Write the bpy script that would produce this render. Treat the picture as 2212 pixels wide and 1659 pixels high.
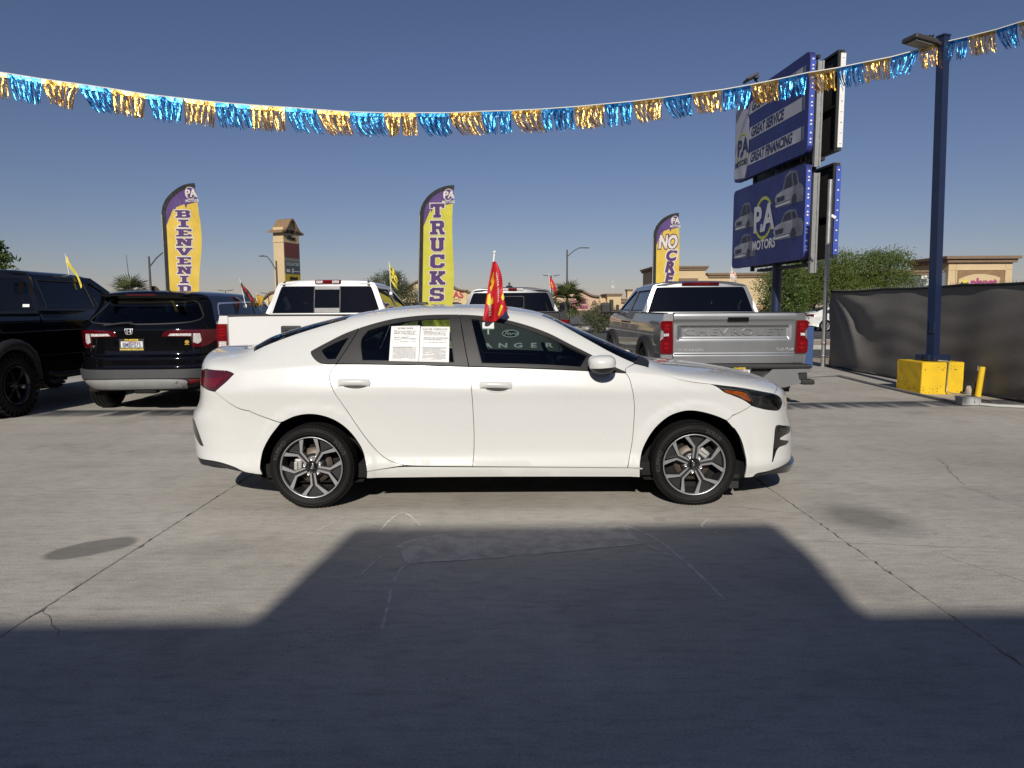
import bpy, bmesh, math, random
import numpy as np
from mathutils import Vector, Matrix
from mathutils.geometry import delaunay_2d_cdt

for o in list(bpy.data.objects):
    bpy.data.objects.remove(o)
scene = bpy.context.scene
col = scene.collection
rad = math.radians

# ------------------------------------------------------------------ camera, sky, sun, exposure
cam_data = bpy.data.cameras.new('camera')
cam = bpy.data.objects.new('camera', cam_data)
col.objects.link(cam)
cam_data.sensor_width = 36.0
cam_data.lens = 36.0 * 1534.0 / 2212.0
cam_data.clip_start = 0.05
cam_data.clip_end = 3000
cam.matrix_world = (Matrix.Translation((0, 0, 1.407)) @ Matrix.Rotation(rad(90 - 6.12), 4, 'X') @ Matrix.Rotation(rad(-0.3), 4, 'Z'))
scene.camera = cam

SUN_EL, SUN_AZ = 29.0, 6.5          # the sun stands behind the camera, a little to its left
world = bpy.data.worlds.new('World')
scene.world = world
world.use_nodes = True
wn = world.node_tree
wn.nodes.clear()
w_out = wn.nodes.new('ShaderNodeOutputWorld')
w_bg = wn.nodes.new('ShaderNodeBackground')
w_sky = wn.nodes.new('ShaderNodeTexSky')
w_sky.sky_type = 'NISHITA'
w_sky.sun_disc = False
w_sky.sun_elevation = rad(SUN_EL)
w_sky.sun_rotation = rad(180 + SUN_AZ)
w_sky.altitude = 20
w_sky.air_density = 1.0
w_sky.dust_density = 0.2
w_sky.ozone_density = 4.2
w_bg.inputs['Strength'].default_value = 0.055
w_tint = wn.nodes.new('ShaderNodeMix')
w_tint.data_type = 'RGBA'
w_tint.blend_type = 'MULTIPLY'
w_tint.inputs['Factor'].default_value = 1.0
for sck in w_tint.inputs:
    if sck.name == 'A' and sck.type == 'RGBA': wn.links.new(w_sky.outputs['Color'], sck)
    if sck.name == 'B' and sck.type == 'RGBA': sck.default_value = (1.05, 0.885, 0.965, 1)
for sck in w_tint.outputs:
    if sck.type == 'RGBA': wn.links.new(sck, w_bg.inputs['Color'])
wn.links.new(w_bg.outputs['Background'], w_out.inputs['Surface'])

sun_data = bpy.data.lights.new('sun', 'SUN')
sun_data.energy = 4.3
sun_data.angle = rad(0.6)
sun_data.color = (1.0, 0.94, 0.85)
sun = bpy.data.objects.new('sun', sun_data)
col.objects.link(sun)
to_sun = Vector((-math.sin(rad(SUN_AZ)) * math.cos(rad(SUN_EL)), -math.cos(rad(SUN_AZ)) * math.cos(rad(SUN_EL)), math.sin(rad(SUN_EL))))
sun.rotation_euler = to_sun.to_track_quat('Z', 'Y').to_euler()
sun.location = to_sun * 60

scene.view_settings.view_transform = 'Standard'
scene.view_settings.look = 'None'
scene.view_settings.exposure = 0.0
scene.view_settings.gamma = 1.0
scene.render.engine = 'CYCLES'
scene.cycles.max_bounces = 10
scene.cycles.transparent_max_bounces = 24
scene.cycles.caustics_reflective = False
scene.cycles.caustics_refractive = False

random.seed(7)
rng = np.random.default_rng(7)
# ------------------------------------------------------------------ materials
def _tree(name):
    m = bpy.data.materials.new(name)
    m.use_nodes = True
    nt = m.node_tree
    nt.nodes.clear()
    out = nt.nodes.new('ShaderNodeOutputMaterial')
    return m, nt, out

def node(nt, kind, **kw):
    n = nt.nodes.new(kind)
    for k, v in kw.items():
        if k in n.inputs:
            n.inputs[k].default_value = v
        else:
            setattr(n, k, v)
    return n

def noise(nt, scale, detail=4.0, coord='Object', rough=0.55, stretch=None):
    tc = nt.nodes.new('ShaderNodeTexCoord') if coord != 'World' else nt.nodes.new('ShaderNodeNewGeometry')
    src = tc.outputs['Position' if coord == 'World' else coord]
    if stretch:
        mp = nt.nodes.new('ShaderNodeMapping')
        mp.inputs['Scale'].default_value = stretch
        nt.links.new(src, mp.inputs['Vector'])
        src = mp.outputs['Vector']
    n = node(nt, 'ShaderNodeTexNoise', Scale=scale, Detail=detail, Roughness=rough)
    nt.links.new(src, n.inputs['Vector'])
    return n

def ramp(nt, fac, stops):
    r = nt.nodes.new('ShaderNodeValToRGB')
    e = r.color_ramp.elements
    while len(e) < len(stops):
        e.new(0.5)
    for i, (p, c) in enumerate(stops):
        e[i].position = p
        e[i].color = (c[0], c[1], c[2], 1) if hasattr(c, '__len__') else (c, c, c, 1)
    nt.links.new(fac, r.inputs['Fac'])
    return r

MATS = {}
def mat(name, color, rough=0.5, metal=0.0, coat=0.0, var=0.12, scale=6.0, bump=0.0, bscale=60.0, spec=0.5, coord='Object', stretch=None, dark=None, sheen=0):
    """principled material with a cloudy colour variation and optional fine relief"""
    if name in MATS:
        return MATS[name]
    m, nt, out = _tree(name)
    b = nt.nodes.new('ShaderNodeBsdfPrincipled')
    b.inputs['Roughness'].default_value = rough
    b.inputs['Metallic'].default_value = metal
    b.inputs['Coat Weight'].default_value = coat
    b.inputs['Coat Roughness'].default_value = 0.04
    b.inputs['Specular IOR Level'].default_value = spec
    n = noise(nt, scale, 5, coord, stretch=stretch)
    lo = dark if dark else tuple(c * (1 - var) for c in color)
    hi = tuple(min(1, c * (1 + var * 0.7)) for c in color)
    r = ramp(nt, n.outputs['Fac'], [(0.3, lo), (0.72, hi)])
    nt.links.new(r.outputs['Color'], b.inputs['Base Color'])
    rr = ramp(nt, n.outputs['Fac'], [(0.3, min(1, rough * 1.12)), (0.7, rough * 0.9)])
    nt.links.new(rr.outputs['Color'], b.inputs['Roughness'])
    if bump:
        n2 = noise(nt, bscale, 3, coord, stretch=stretch)
        bp = node(nt, 'ShaderNodeBump', Strength=bump, Distance=0.01)
        nt.links.new(n2.outputs['Fac'], bp.inputs['Height'])
        nt.links.new(bp.outputs['Normal'], b.inputs['Normal'])
    nt.links.new(b.outputs['BSDF'], out.inputs['Surface'])
    MATS[name] = m
    return m

def glass(name, tint, refl=1.0, rough=0.0):
    if name in MATS:
        return MATS[name]
    m, nt, out = _tree(name)
    t = nt.nodes.new('ShaderNodeBsdfTransparent')
    t.inputs['Color'].default_value = (*tint, 1)
    g = node(nt, 'ShaderNodeBsdfGlossy', Roughness=rough)
    g.inputs['Color'].default_value = (refl, refl, refl, 1)
    fr = node(nt, 'ShaderNodeFresnel', IOR=1.52)
    mix = nt.nodes.new('ShaderNodeMixShader')
    nt.links.new(fr.outputs['Fac'], mix.inputs['Fac'])
    nt.links.new(t.outputs['BSDF'], mix.inputs[1])
    nt.links.new(g.outputs['BSDF'], mix.inputs[2])
    nt.links.new(mix.outputs['Shader'], out.inputs['Surface'])
    MATS[name] = m
    return m

def leaf_mat(name, c1, c2, trans=0.35):
    if name in MATS:
        return MATS[name]
    m, nt, out = _tree(name)
    n = noise(nt, 1.7, 3, 'World')
    n2 = noise(nt, 23.0, 2, 'World')
    mx = nt.nodes.new('ShaderNodeMath'); mx.operation = 'MULTIPLY_ADD'
    mx.inputs[1].default_value = 0.5
    nt.links.new(n.outputs['Fac'], mx.inputs[0])
    hf = nt.nodes.new('ShaderNodeMath'); hf.operation = 'MULTIPLY'; hf.inputs[1].default_value = 0.5
    nt.links.new(n2.outputs['Fac'], hf.inputs[0]); nt.links.new(hf.outputs[0], mx.inputs[2])
    r = ramp(nt, mx.outputs[0], [(0.35, c1), (0.65, c2)])
    d = node(nt, 'ShaderNodeBsdfPrincipled', Roughness=0.55)
    nt.links.new(r.outputs['Color'], d.inputs['Base Color'])
    t = nt.nodes.new('ShaderNodeBsdfTranslucent')
    nt.links.new(r.outputs['Color'], t.inputs['Color'])
    mix = node(nt, 'ShaderNodeMixShader', Fac=trans)
    nt.links.new(d.outputs['BSDF'], mix.inputs[1]); nt.links.new(t.outputs['BSDF'], mix.inputs[2])
    nt.links.new(mix.outputs['Shader'], out.inputs['Surface'])
    MATS[name] = m
    return m

# ------------------------------------------------------------------ objects
def tag(o, label=None, cat=None, group=None, kind=None):
    if label: o['label'] = label
    if cat: o['category'] = cat
    if group: o['group'] = group
    if kind: o['kind'] = kind
    return o

def empty(name, loc=(0, 0, 0), rz=0.0, label=None, cat=None, group=None, kind=None):
    o = bpy.data.objects.new(name, None)
    o.empty_display_size = 0.2
    o.location = loc
    o.rotation_euler = (0, 0, rz)
    col.objects.link(o)
    return tag(o, label, cat, group, kind)

def copy_tree(o, parent=None):
    c = o.copy(); col.objects.link(c)
    if parent is not None: c.parent = parent
    for ch in list(o.children): copy_tree(ch, c)
    return c

class MB:
    """collects shapes into one mesh"""
    def __init__(s): s.v, s.f, s.sm = [], [], []
    def add(s, vs, fs, smooth=False):
        n = len(s.v)
        s.v += [tuple(map(float, p)) for p in vs]
        s.f += [tuple(i + n for i in f) for f in fs]
        s.sm += [smooth] * len(fs)
        return s
    def box(s, c, d, rot=None):
        h = [x / 2 for x in d]
        vs = [Vector((sx * h[0], sy * h[1], sz * h[2])) for sz in (-1, 1) for sy in (-1, 1) for sx in (-1, 1)]
        if rot is not None:
            vs = [rot @ v for v in vs]
        vs = [v + Vector(c) for v in vs]
        return s.add(vs, [(0, 2, 3, 1), (4, 5, 7, 6), (0, 1, 5, 4), (2, 6, 7, 3), (0, 4, 6, 2), (1, 3, 7, 5)])
    def box2(s, lo, hi):
        return s.box([(a + b) / 2 for a, b in zip(lo, hi)], [b - a for a, b in zip(lo, hi)])
    def bevbox(s, c, d, bev, rot=None):
        """box with all edges chamfered"""
        bm = bmesh.new(); bmesh.ops.create_cube(bm, size=1.0)
        for v in bm.verts: v.co = Vector((v.co.x * d[0], v.co.y * d[1], v.co.z * d[2]))
        bmesh.ops.bevel(bm, geom=list(bm.edges), offset=bev, segments=2, profile=0.5, affect='EDGES')
        bm.verts.index_update()
        vs = [(rot @ v.co if rot is not None else v.co) + Vector(c) for v in bm.verts]
        fs = [tuple(v.index for v in f.verts) for f in bm.faces]
        bm.free()
        return s.add(vs, fs)
    def tube(s, pts, r, n=10, cap=True, smooth=True):
        pts = [Vector(p) for p in pts]
        rs = r if hasattr(r, '__len__') else [r] * len(pts)
        rings = []
        up = None
        for i, p in enumerate(pts):
            t = (pts[min(i + 1, len(pts) - 1)] - pts[max(i - 1, 0)]).normalized()
            if up is None:
                up = t.orthogonal().normalized()
            else:
                up = (up - t * up.dot(t)).normalized()
            b = t.cross(up)
            rings.append([p + (up * math.cos(a) + b * math.sin(a)) * rs[i] for a in [2 * math.pi * k / n for k in range(n)]])
        vs = [v for ring in rings for v in ring]
        fs = []
        for i in range(len(pts) - 1):
            for k in range(n):
                a, b2 = i * n + k, i * n + (k + 1) % n
                fs.append((a, b2, b2 + n, a + n))
        s.add(vs, fs, smooth)
        if cap:
            s.add(rings[0], [tuple(reversed(range(n)))]); s.add(rings[-1], [tuple(range(n))])
        return s
    def lathe(s, prof, axis='Y', n=48, center=(0, 0, 0), smooth=True, closed=False):
        """prof: (along axis, radius)"""
        vs, fs = [], []
        for k in range(n):
            a = 2 * math.pi * k / n
            for h, r in prof:
                if axis == 'Y': p = (r * math.cos(a), h, r * math.sin(a))
                elif axis == 'Z': p = (r * math.cos(a), r * math.sin(a), h)
                else: p = (h, r * math.cos(a), r * math.sin(a))
                vs.append(tuple(p[i] + center[i] for i in range(3)))
        m = len(prof)
        for k in range(n):
            k2 = (k + 1) % n
            for i in range(m - 1):
                q = (k * m + i, k * m + i + 1, k2 * m + i + 1, k2 * m + i)
                fs.append(q if axis != 'Y' else q[::-1])
        return s.add(vs, fs, smooth)
    def prism(s, poly, d0, d1, plane='XZ', smooth=False):
        """extrude a polygon; plane XZ extrudes along Y, YZ along X, XY along Z"""
        n = len(poly)
        def P(u, v, d):
            return (u, d, v) if plane == 'XZ' else ((d, u, v) if plane == 'YZ' else (u, v, d))
        vs = [P(u, v, d0) for u, v in poly] + [P(u, v, d1) for u, v in poly]
        ar = sum(poly[i][0] * poly[(i + 1) % n][1] - poly[(i + 1) % n][0] * poly[i][1] for i in range(n))
        flip = (ar > 0) != (plane == 'XZ')
        flip = flip if d1 > d0 else not flip
        a, b = tuple(range(n)), tuple(range(n, 2 * n))
        fs = [a[::-1] if flip else a, b if flip else b[::-1]]
        for i in range(n):
            q = (i, (i + 1) % n, (i + 1) % n + n, i + n)
            fs.append(q if flip else q[::-1])
        return s.add(vs, fs, smooth)
    def mesh(s, name):
        me = bpy.data.meshes.new(name)
        me.from_pydata(s.v, [], s.f)
        me.polygons.foreach_set('use_smooth', s.sm)
        me.update()
        return me
    def build(s, name, m, parent=None, loc=None, label=None, cat=None, group=None, kind=None):
        o = bpy.data.objects.new(name, s.mesh(name))
        o.data.materials.append(m)
        col.objects.link(o)
        if parent is not None: o.parent = parent
        if loc is not None: o.location = loc
        return tag(o, label, cat, group, kind)

def mesh_obj(name, vs, fs, m, parent=None, smooth=False, kind=None):
    me = bpy.data.meshes.new(name)
    me.from_pydata([tuple(map(float, v)) for v in vs], [], [tuple(map(int, f)) for f in fs])
    if smooth: me.polygons.foreach_set('use_smooth', [True] * len(me.polygons))
    me.update()
    me.materials.append(m)
    o = bpy.data.objects.new(name, me); col.objects.link(o)
    if parent is not None: o.parent = parent
    if kind: o['kind'] = kind
    return o

# ------------------------------------------------------------------ outlines and surface panels
def smooth_poly(pts, sub=6):
    """closed outline: Catmull-Rom between corner points (marked with a third entry); no corners = all smooth"""
    n = len(pts); out = []
    P = [np.array(p[:2], float) for p in pts]
    C = [len(p) > 2 for p in pts]
    for i in range(n):
        p1, p2 = P[i], P[(i + 1) % n]
        p0 = P[i - 1] if not C[i] else 2 * p1 - p2
        p3 = P[(i + 2) % n] if not C[(i + 1) % n] else 2 * p2 - p1
        if C[i] and C[(i + 1) % n]:
            out.append(p1); continue
        for k in range(sub):
            t = k / sub
            out.append(0.5 * (2 * p1 + (p2 - p0) * t + (2 * p0 - 5 * p1 + 4 * p2 - p3) * t * t + (3 * p1 - p0 - 3 * p2 + p3) * t ** 3))
    return np.array(out)

def densify(poly, step):
    out = []
    n = len(poly)
    for i in range(n):
        a, b = poly[i], poly[(i + 1) % n]
        k = max(1, int(math.ceil(np.hypot(*(b - a)) / step)))
        for j in range(k): out.append(a + (b - a) * j / k)
    return np.array(out)

def area2(p):
    q = np.roll(p, -1, 0)
    return float((p[:, 0] * q[:, 1] - q[:, 0] * p[:, 1]).sum())

def inset(poly, d):
    if d == 0: return poly
    if area2(poly) < 0: poly = poly[::-1]
    e = np.roll(poly, -1, 0) - poly
    L = np.maximum(np.hypot(e[:, 0], e[:, 1]), 1e-9)[:, None]
    nrm = np.stack([-e[:, 1], e[:, 0]], 1) / L
    nn = nrm + np.roll(nrm, 1, 0)
    nn /= np.maximum((nn ** 2).sum(1), 0.6)[:, None] / 2
    return poly + nn * d

def inside(poly, pts):
    x, y = pts[:, 0], pts[:, 1]
    c = np.zeros(len(pts), bool)
    q = np.roll(poly, 1, 0)
    for (x1, y1), (x2, y2) in zip(poly, q):
        if y1 == y2: continue
        c ^= ((y1 > y) != (y2 > y)) & (x < (x2 - x1) * (y - y1) / (y2 - y1) + x1)
    return c

def tri_fill(poly, step, holes=()):
    rings = [poly] + list(holes)
    lo, hi = poly.min(0), poly.max(0)
    gx = np.arange(lo[0] + step / 2, hi[0], step); gy = np.arange(lo[1] + step / 2, hi[1], step)
    pts = np.zeros((0, 2))
    if len(gx) and len(gy):
        g = np.stack(np.meshgrid(gx, gy, indexing='ij'), -1)
        g[:, 1::2, 0] += step * 0.25
        g = g.reshape(-1, 2)
        ok = inside(poly, g)
        for h in holes: ok &= ~inside(h, g)
        g = g[ok]
        if len(g):
            allb = np.concatenate(rings)
            far = np.ones(len(g), bool)
            for k in range(0, len(g), 2000):
                d = ((g[k:k + 2000, None] - allb[None]) ** 2).sum(-1).min(1)
                far[k:k + 2000] = d > (0.45 * step) ** 2
            pts = g[far]
    vs, es = [], []
    for r in rings:
        n0 = len(vs)
        vs += [tuple(p) for p in r]
        es += [(n0 + i, n0 + (i + 1) % len(r)) for i in range(len(r))]
    nb = len(vs)
    vs += [tuple(p) for p in pts]
    V, E_, F_, _, _, _ = delaunay_2d_cdt([Vector(p) for p in vs], es, [], 0, 1e-7)
    V = np.array([tuple(v) for v in V]); F_ = np.array([f for f in F_ if len(f) == 3], int)
    c = V[F_].mean(1)
    ok = inside(poly, c)
    for h in holes: ok &= ~inside(h, c)
    F_ = F_[ok]
    a = V[F_[:, 1]] - V[F_[:, 0]]; b = V[F_[:, 2]] - V[F_[:, 0]]
    neg = a[:, 0] * b[:, 1] - a[:, 1] * b[:, 0] < 0
    F_[neg] = F_[neg][:, ::-1]
    return V, F_

def surf_eval(S, V, flip=False):
    e = 1e-4
    a, b = V[:, 0], V[:, 1]
    P = S(a, b)
    Na = S(a + e, b) - S(a - e, b); Nb = S(a, b + e) - S(a, b - e)
    N = np.cross(Na, Nb)
    L = np.linalg.norm(N, axis=1)
    bad = L < 1e-13
    N = N / np.maximum(L, 1e-14)[:, None]
    if bad.any():
        N[bad] = N[~bad].mean(0) if (~bad).any() else (0, 0, 1)
    return P, (-N if flip else N)

def patch(name, S, pts, m, parent, step=0.04, gap=0.002, off=0.0, rim=0.012, holes=(), mirror=False, sym=None, raw=False, label=None, flip=False, sub=6, relief=None, far=False):
    """a panel cut from surface S: outline in S's own coordinates, filled, bent to S, given edges of depth rim.
    sym=b0 joins the mirrored half to it along b = b0; mirror makes the copy for the far side."""
    poly = np.array([p[:2] for p in pts], float) if raw else smooth_poly(pts, sub)
    poly = densify(poly, step)
    if area2(poly) < 0: poly = poly[::-1]
    poly = inset(poly, gap)
    if sym is not None: poly[:, 1] = np.minimum(poly[:, 1], sym)
    hs = []
    for h in holes:
        h = np.array([p[:2] for p in h], float) if raw else smooth_poly(h, sub)
        hs.append(densify(h, step))
    V, F_ = tri_fill(poly, step, hs)
    if callable(off):
        def S2(a, b):
            p, n = surf_eval(S, np.stack([a, b], 1), flip)
            return p + n * off(a, b)[:, None]
        P, N = surf_eval(S2, V, flip)
    else:
        P, N = surf_eval(S, V, flip)
        P = P + N * off
    if flip: F_ = F_[:, ::-1]
    if relief is not None:
        P = relief(P, N, V)
    ed = {}
    for f in F_:
        for i in range(3):
            k = (int(f[i]), int(f[(i + 1) % 3]))
            ed[k] = ed.get(k, 0) + 1
    bd = [k for k in ed if (k[1], k[0]) not in ed]
    if sym is not None:
        bd = [k for k in bd if not (V[k[0], 1] > sym - 1e-4 and V[k[1], 1] > sym - 1e-4)]
    vs = list(P); fs = [tuple(f) for f in F_]
    ln = [N[i] for f in F_ for i in f]
    if rim:
        idx = {}
        for i, j in bd:
            for k in (i, j):
                if k not in idx:
                    idx[k] = len(vs); vs.append(P[k] - N[k] * rim)
            q = (j, i, idx[i], idx[j])
            fs.append(q)
            fn = np.cross(P[i] - P[j], vs[idx[i]] - P[j]); fn = fn / max(np.linalg.norm(fn), 1e-9)
            ln += [fn] * 4
    vs = np.array(vs); ln = np.array(ln)
    def make(vs, fs, ln, nm):
        me = bpy.data.meshes.new(nm)
        me.from_pydata([tuple(v) for v in vs], [], [tuple(int(i) for i in f) for f in fs])
        me.polygons.foreach_set('use_smooth', [True] * len(me.polygons))
        me.update()
        me.normals_split_custom_set([tuple(x) for x in ln])
        me.materials.append(m)
        o = bpy.data.objects.new(nm, me); col.objects.link(o)
        if parent is not None: o.parent = parent
        if label: o['label'] = label
        return o
    if sym is not None or mirror:
        vs2 = vs * (1, -1, 1); fs2 = [tuple(reversed(f)) for f in fs]
        ln2 = []; k = 0
        for f in fs:
            ln2 += [ln[k + i] * (1, -1, 1) for i in reversed(range(len(f)))]; k += len(f)
        ln2 = np.array(ln2)
        if sym is not None:
            n0 = len(vs)
            return make(np.concatenate([vs, vs2]), fs + [tuple(i + n0 for i in f) for f in fs2], np.concatenate([ln, ln2]), name)
        a = make(vs, fs, ln, name)
        return a, make(vs2, fs2, ln2, name)
    return make(vs, fs, ln, name)

_fonts = {}
def text_verts(body, size=1.0, bold=0.0, shear=0.0, align='CENTER', spacing=1.0, depth=0.0):
    c = bpy.data.curves.new('lettering', 'FONT')
    c.body = body; c.size = size; c.offset = bold; c.shear = shear; c.align_x = align; c.align_y = 'CENTER'
    c.space_character = spacing; c.extrude = depth; c.resolution_u = 3
    o = bpy.data.objects.new('lettering', c); col.objects.link(o)
    dg = bpy.context.evaluated_depsgraph_get()
    me = bpy.data.meshes.new_from_object(o.evaluated_get(dg))
    V = np.array([tuple(v.co) for v in me.vertices]); F_ = [tuple(p.vertices) for p in me.polygons]
    bpy.data.objects.remove(o); bpy.data.curves.remove(c); bpy.data.meshes.remove(me)
    return V, F_

def text_on(name, S, body, m, parent, center, size, bold=0.0, shear=0.0, off=0.003, align='CENTER', stretch=(1, 1), rot=0.0, spacing=1.0, thick=0.0, label=None, mirror_text=False):
    """lettering laid on surface S at (a, b) = center"""
    V, F_ = text_verts(body, size, bold, shear, align, spacing, thick)
    if not len(V): return None
    c, s = math.cos(rot), math.sin(rot)
    x, y = V[:, 0] * stretch[0] * (-1 if mirror_text else 1), V[:, 1] * stretch[1]
    AB = np.stack([center[0] + c * x - s * y, center[1] + s * x + c * y], 1)
    P, N = surf_eval(S, AB)
    P = P + N * (off + thick + V[:, 2])[:, None]
    return mesh_obj(name, P, F_, m, parent)

def plane_s(o, ux, uy):
    o, ux, uy = (np.array(k, float) for k in (o, ux, uy))
    return lambda a, b: o + np.asarray(a)[..., None] * ux + np.asarray(b)[..., None] * uy

def circle(cx, cy, r, n=20, ry=None, a0=0, a1=360):
    ry = ry or r
    return [(cx + r * math.cos(math.radians(a0 + (a1 - a0) * k / n)), cy + ry * math.sin(math.radians(a0 + (a1 - a0) * k / n))) for k in range(n + (a1 - a0 != 360))]

def rrect(x0, y0, x1, y1, r, n=4):
    out = []
    for cx, cy, a in ((x1 - r, y1 - r, 0), (x0 + r, y1 - r, 90), (x0 + r, y0 + r, 180), (x1 - r, y0 + r, 270)):
        out += [(cx + r * math.cos(math.radians(a + 90 * k / n)), cy + r * math.sin(math.radians(a + 90 * k / n))) for k in range(n + 1)]
    return out

# common materials
M_BLACK = mat('matte black plastic', (.018, .018, .019), .55, bump=.05, bscale=300)
M_DARK = mat('dark cavity', (.006, .006, .006), .9)
M_GLOSSBLK = mat('gloss black trim', (.008, .008, .009), .12, coat=.6)
M_RUBBER = mat('tyre rubber', (.008, .0077, .0075), .55, spec=.22, bump=.15, bscale=90, var=.25)
M_CHROME = mat('chrome', (.80, .80, .81), .25, metal=.75, var=.03)
M_GREYMET = mat('machined alloy', (.46, .46, .47), .34, metal=.7, var=.05)
M_DKMET = mat('dark grey alloy', (.035, .035, .037), .35, metal=.3, coat=.4)
M_STEEL = mat('galvanised steel', (.38, .38, .37), .5, metal=.7, var=.2, scale=9)
M_REDLENS = mat('red lens', (.15, .003, .006), .12, coat=1, var=.35, scale=40)
M_REDDK = mat('dark red lens', (.075, .004, .008), .12, coat=1, var=.3, scale=30)
M_WHITELENS = mat('clear lens', (.62, .60, .58), .18, coat=1, var=.5, scale=45)
M_AMBER = mat('amber lens', (.60, .13, .01), .15, coat=1, var=.45, scale=40)
M_WHITE = mat('white plastic', (.75, .75, .73), .45)
M_SEAT = mat('dark seat cloth', (.055, .057, .060), .85, bump=.2, bscale=160)
M_PAPER = mat('white paper', (.80, .80, .78), .7, var=.04)
M_INK = mat('black ink', (.03, .03, .035), .6)
G_CLEAR = glass('tinted window glass', (.66, .77, .72), .95)
G_DARK = glass('privacy glass', (.035, .04, .045), .9)
G_LENS = glass('clear headlamp lens', (.75, .77, .78), 1.0)
class Crv:
    """monotone cubic curve through points"""
    def __init__(s, pts):
        p = np.array(pts, float); s.x, s.y = p[:, 0], p[:, 1]
        h = np.diff(s.x); d = np.diff(s.y) / h
        m = np.zeros(len(s.x)); m[0], m[-1] = d[0], d[-1]
        for i in range(1, len(d)):
            if d[i - 1] * d[i] > 0:
                w1, w2 = 2 * h[i] + h[i - 1], h[i] + 2 * h[i - 1]
                m[i] = (w1 + w2) / (w1 / d[i - 1] + w2 / d[i])
        s.m, s.h = m, h
    def __call__(s, q):
        q = np.clip(np.asarray(q, float), s.x[0], s.x[-1])
        i = np.clip(np.searchsorted(s.x, q, side='right') - 1, 0, len(s.h) - 1)
        h = s.h[i]; t = (q - s.x[i]) / h
        return ((1 + 2 * t) * (1 - t) ** 2 * s.y[i] + t * (1 - t) ** 2 * h * s.m[i]
                + t * t * (3 - 2 * t) * s.y[i + 1] + t * t * (t - 1) * h * s.m[i + 1])

# ---- sedan body surface: a runs along the side and round both ends, b runs up the side (0-0.8) and over the top (0.8-1.4)
S_ZC = Crv([(-2.42, 1.0), (-2.36, 1.085), (-2.30, 1.108), (-2.2, 1.114), (-1.98, 1.118), (-1.9, 1.128), (-1.70, 1.226), (-1.46, 1.298), (-1.23, 1.355),
            (-1.0, 1.399), (-.75, 1.43), (-.5, 1.439), (-.2, 1.437), (0, 1.424), (.16, 1.402), (.32, 1.366), (.51, 1.283),
            (.75, 1.176), (.98, 1.075), (1.1, 1.024), (1.2, .992), (1.4, .965), (1.6, .944), (1.8, .915), (2.0, .873), (2.12, .825), (2.2, .775), (2.26, .715), (2.3, .70)])
S_ZS = Crv([(-2.45, .93), (-2.2, .95), (-1.9, .985), (-1.6, 1.01), (-1.28, 1.024), (-.24, 1.0), (.86, .95), (1.05, .93), (1.3, .885),
            (1.6, .835), (1.9, .765), (2.1, .715), (2.3, .69)])
S_W = Crv([(.10, .845), (.20, .862), (.25, .882), (.29, .892), (.33, .883), (.40, .870), (.50, .872), (.62, .880), (.75, .892), (.83, .902), (.865, .896),
           (.95, .871), (1.03, .846), (1.1, .83)])
S_XF = Crv([(.10, 2.16), (.15, 2.22), (.2, 2.265), (.3, 2.275), (.42, 2.275), (.5, 2.262), (.6, 2.235), (.7, 2.215), (.78, 2.19), (1.1, 2.1)])
S_XR = Crv([(.10, -2.15), (.22, -2.24), (.28, -2.345), (.4, -2.38), (.5, -2.385), (.6, -2.39), (.64, -2.38), (.7, -2.335), (.76, -2.31), (.86, -2.295), (.96, -2.29), (1.1, -2.27)])
S_GY = Crv([(0, 1), (.2, .93), (.4, .845), (.55, .765), (.65, .69), (.75, .58), (.87, .32), (1, 0)])
S_GZ = Crv([(0, 0), (.2, .27), (.4, .56), (.55, .78), (.65, .885), (.75, .943), (.87, .985), (1, 1)])
S_G = Crv([(-2.1, 0), (-1.75, .9), (-1.6, 1), (.9, 1), (1.0, .9), (1.25, 0), (1.3, 0)])
S_PL = Crv([(-2.4, .955), (-1.9, .985), (-1.2, 1), (.9, 1), (1.5, .992), (2.2, .97)])
XA, XB, LF, LR, PF, PR = 1.62, -1.78, .95, .95, 2.5, 2.9
def sedan_s(a, b):
    a = np.asarray(a, float); b = np.asarray(b, float)
    tf = np.clip((a - XA) / LF, 0, 1) * np.pi / 2; tr = np.clip((XB - a) / LR, 0, 1) * np.pi / 2
    sf, cf = np.sin(tf) ** (2 / PF), np.maximum(np.cos(tf), 0) ** (2 / PF)
    sr, cr = np.sin(tr) ** (2 / PR), np.maximum(np.cos(tr), 0) ** (2 / PR)
    core = np.clip(a, XB, XA)
    def xat(z):
        return core + (S_XF(z) - XA) * sf + (S_XR(z) - XB) * sr
    x = xat(.6); zs = S_ZS(x); x = xat(zs); zs = S_ZS(x)
    tb = np.clip(b / .8, 0, 1); z = .12 + (zs - .12) * tb
    x = xat(z); w = S_W(z) * S_PL(x) * cf * cr
    for xc in (-1.338, 1.343):                       # flared wheel arches
        r = np.hypot(x - xc, z - .315)
        f = np.clip((.455 - r) / .06, 0, 1)
        w = w + .011 * f * f * (3 - 2 * f)
    t = np.clip((b - .8) / .6, 0, 1)
    n = 2.5
    hy, hz = np.maximum(np.cos(t * np.pi / 2), 0) ** (2 / n), np.sin(t * np.pi / 2) ** (2 / n)
    g = S_G(x)
    Y = g * S_GY(t) + (1 - g) * hy; Z = g * S_GZ(t) + (1 - g) * hz
    zc = np.maximum(S_ZC(x), zs + .004)
    top = b > .8
    return np.stack([x, -w * np.where(top, Y, 1), np.where(top, zs + (zc - zs) * Z, z)], -1)
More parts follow.
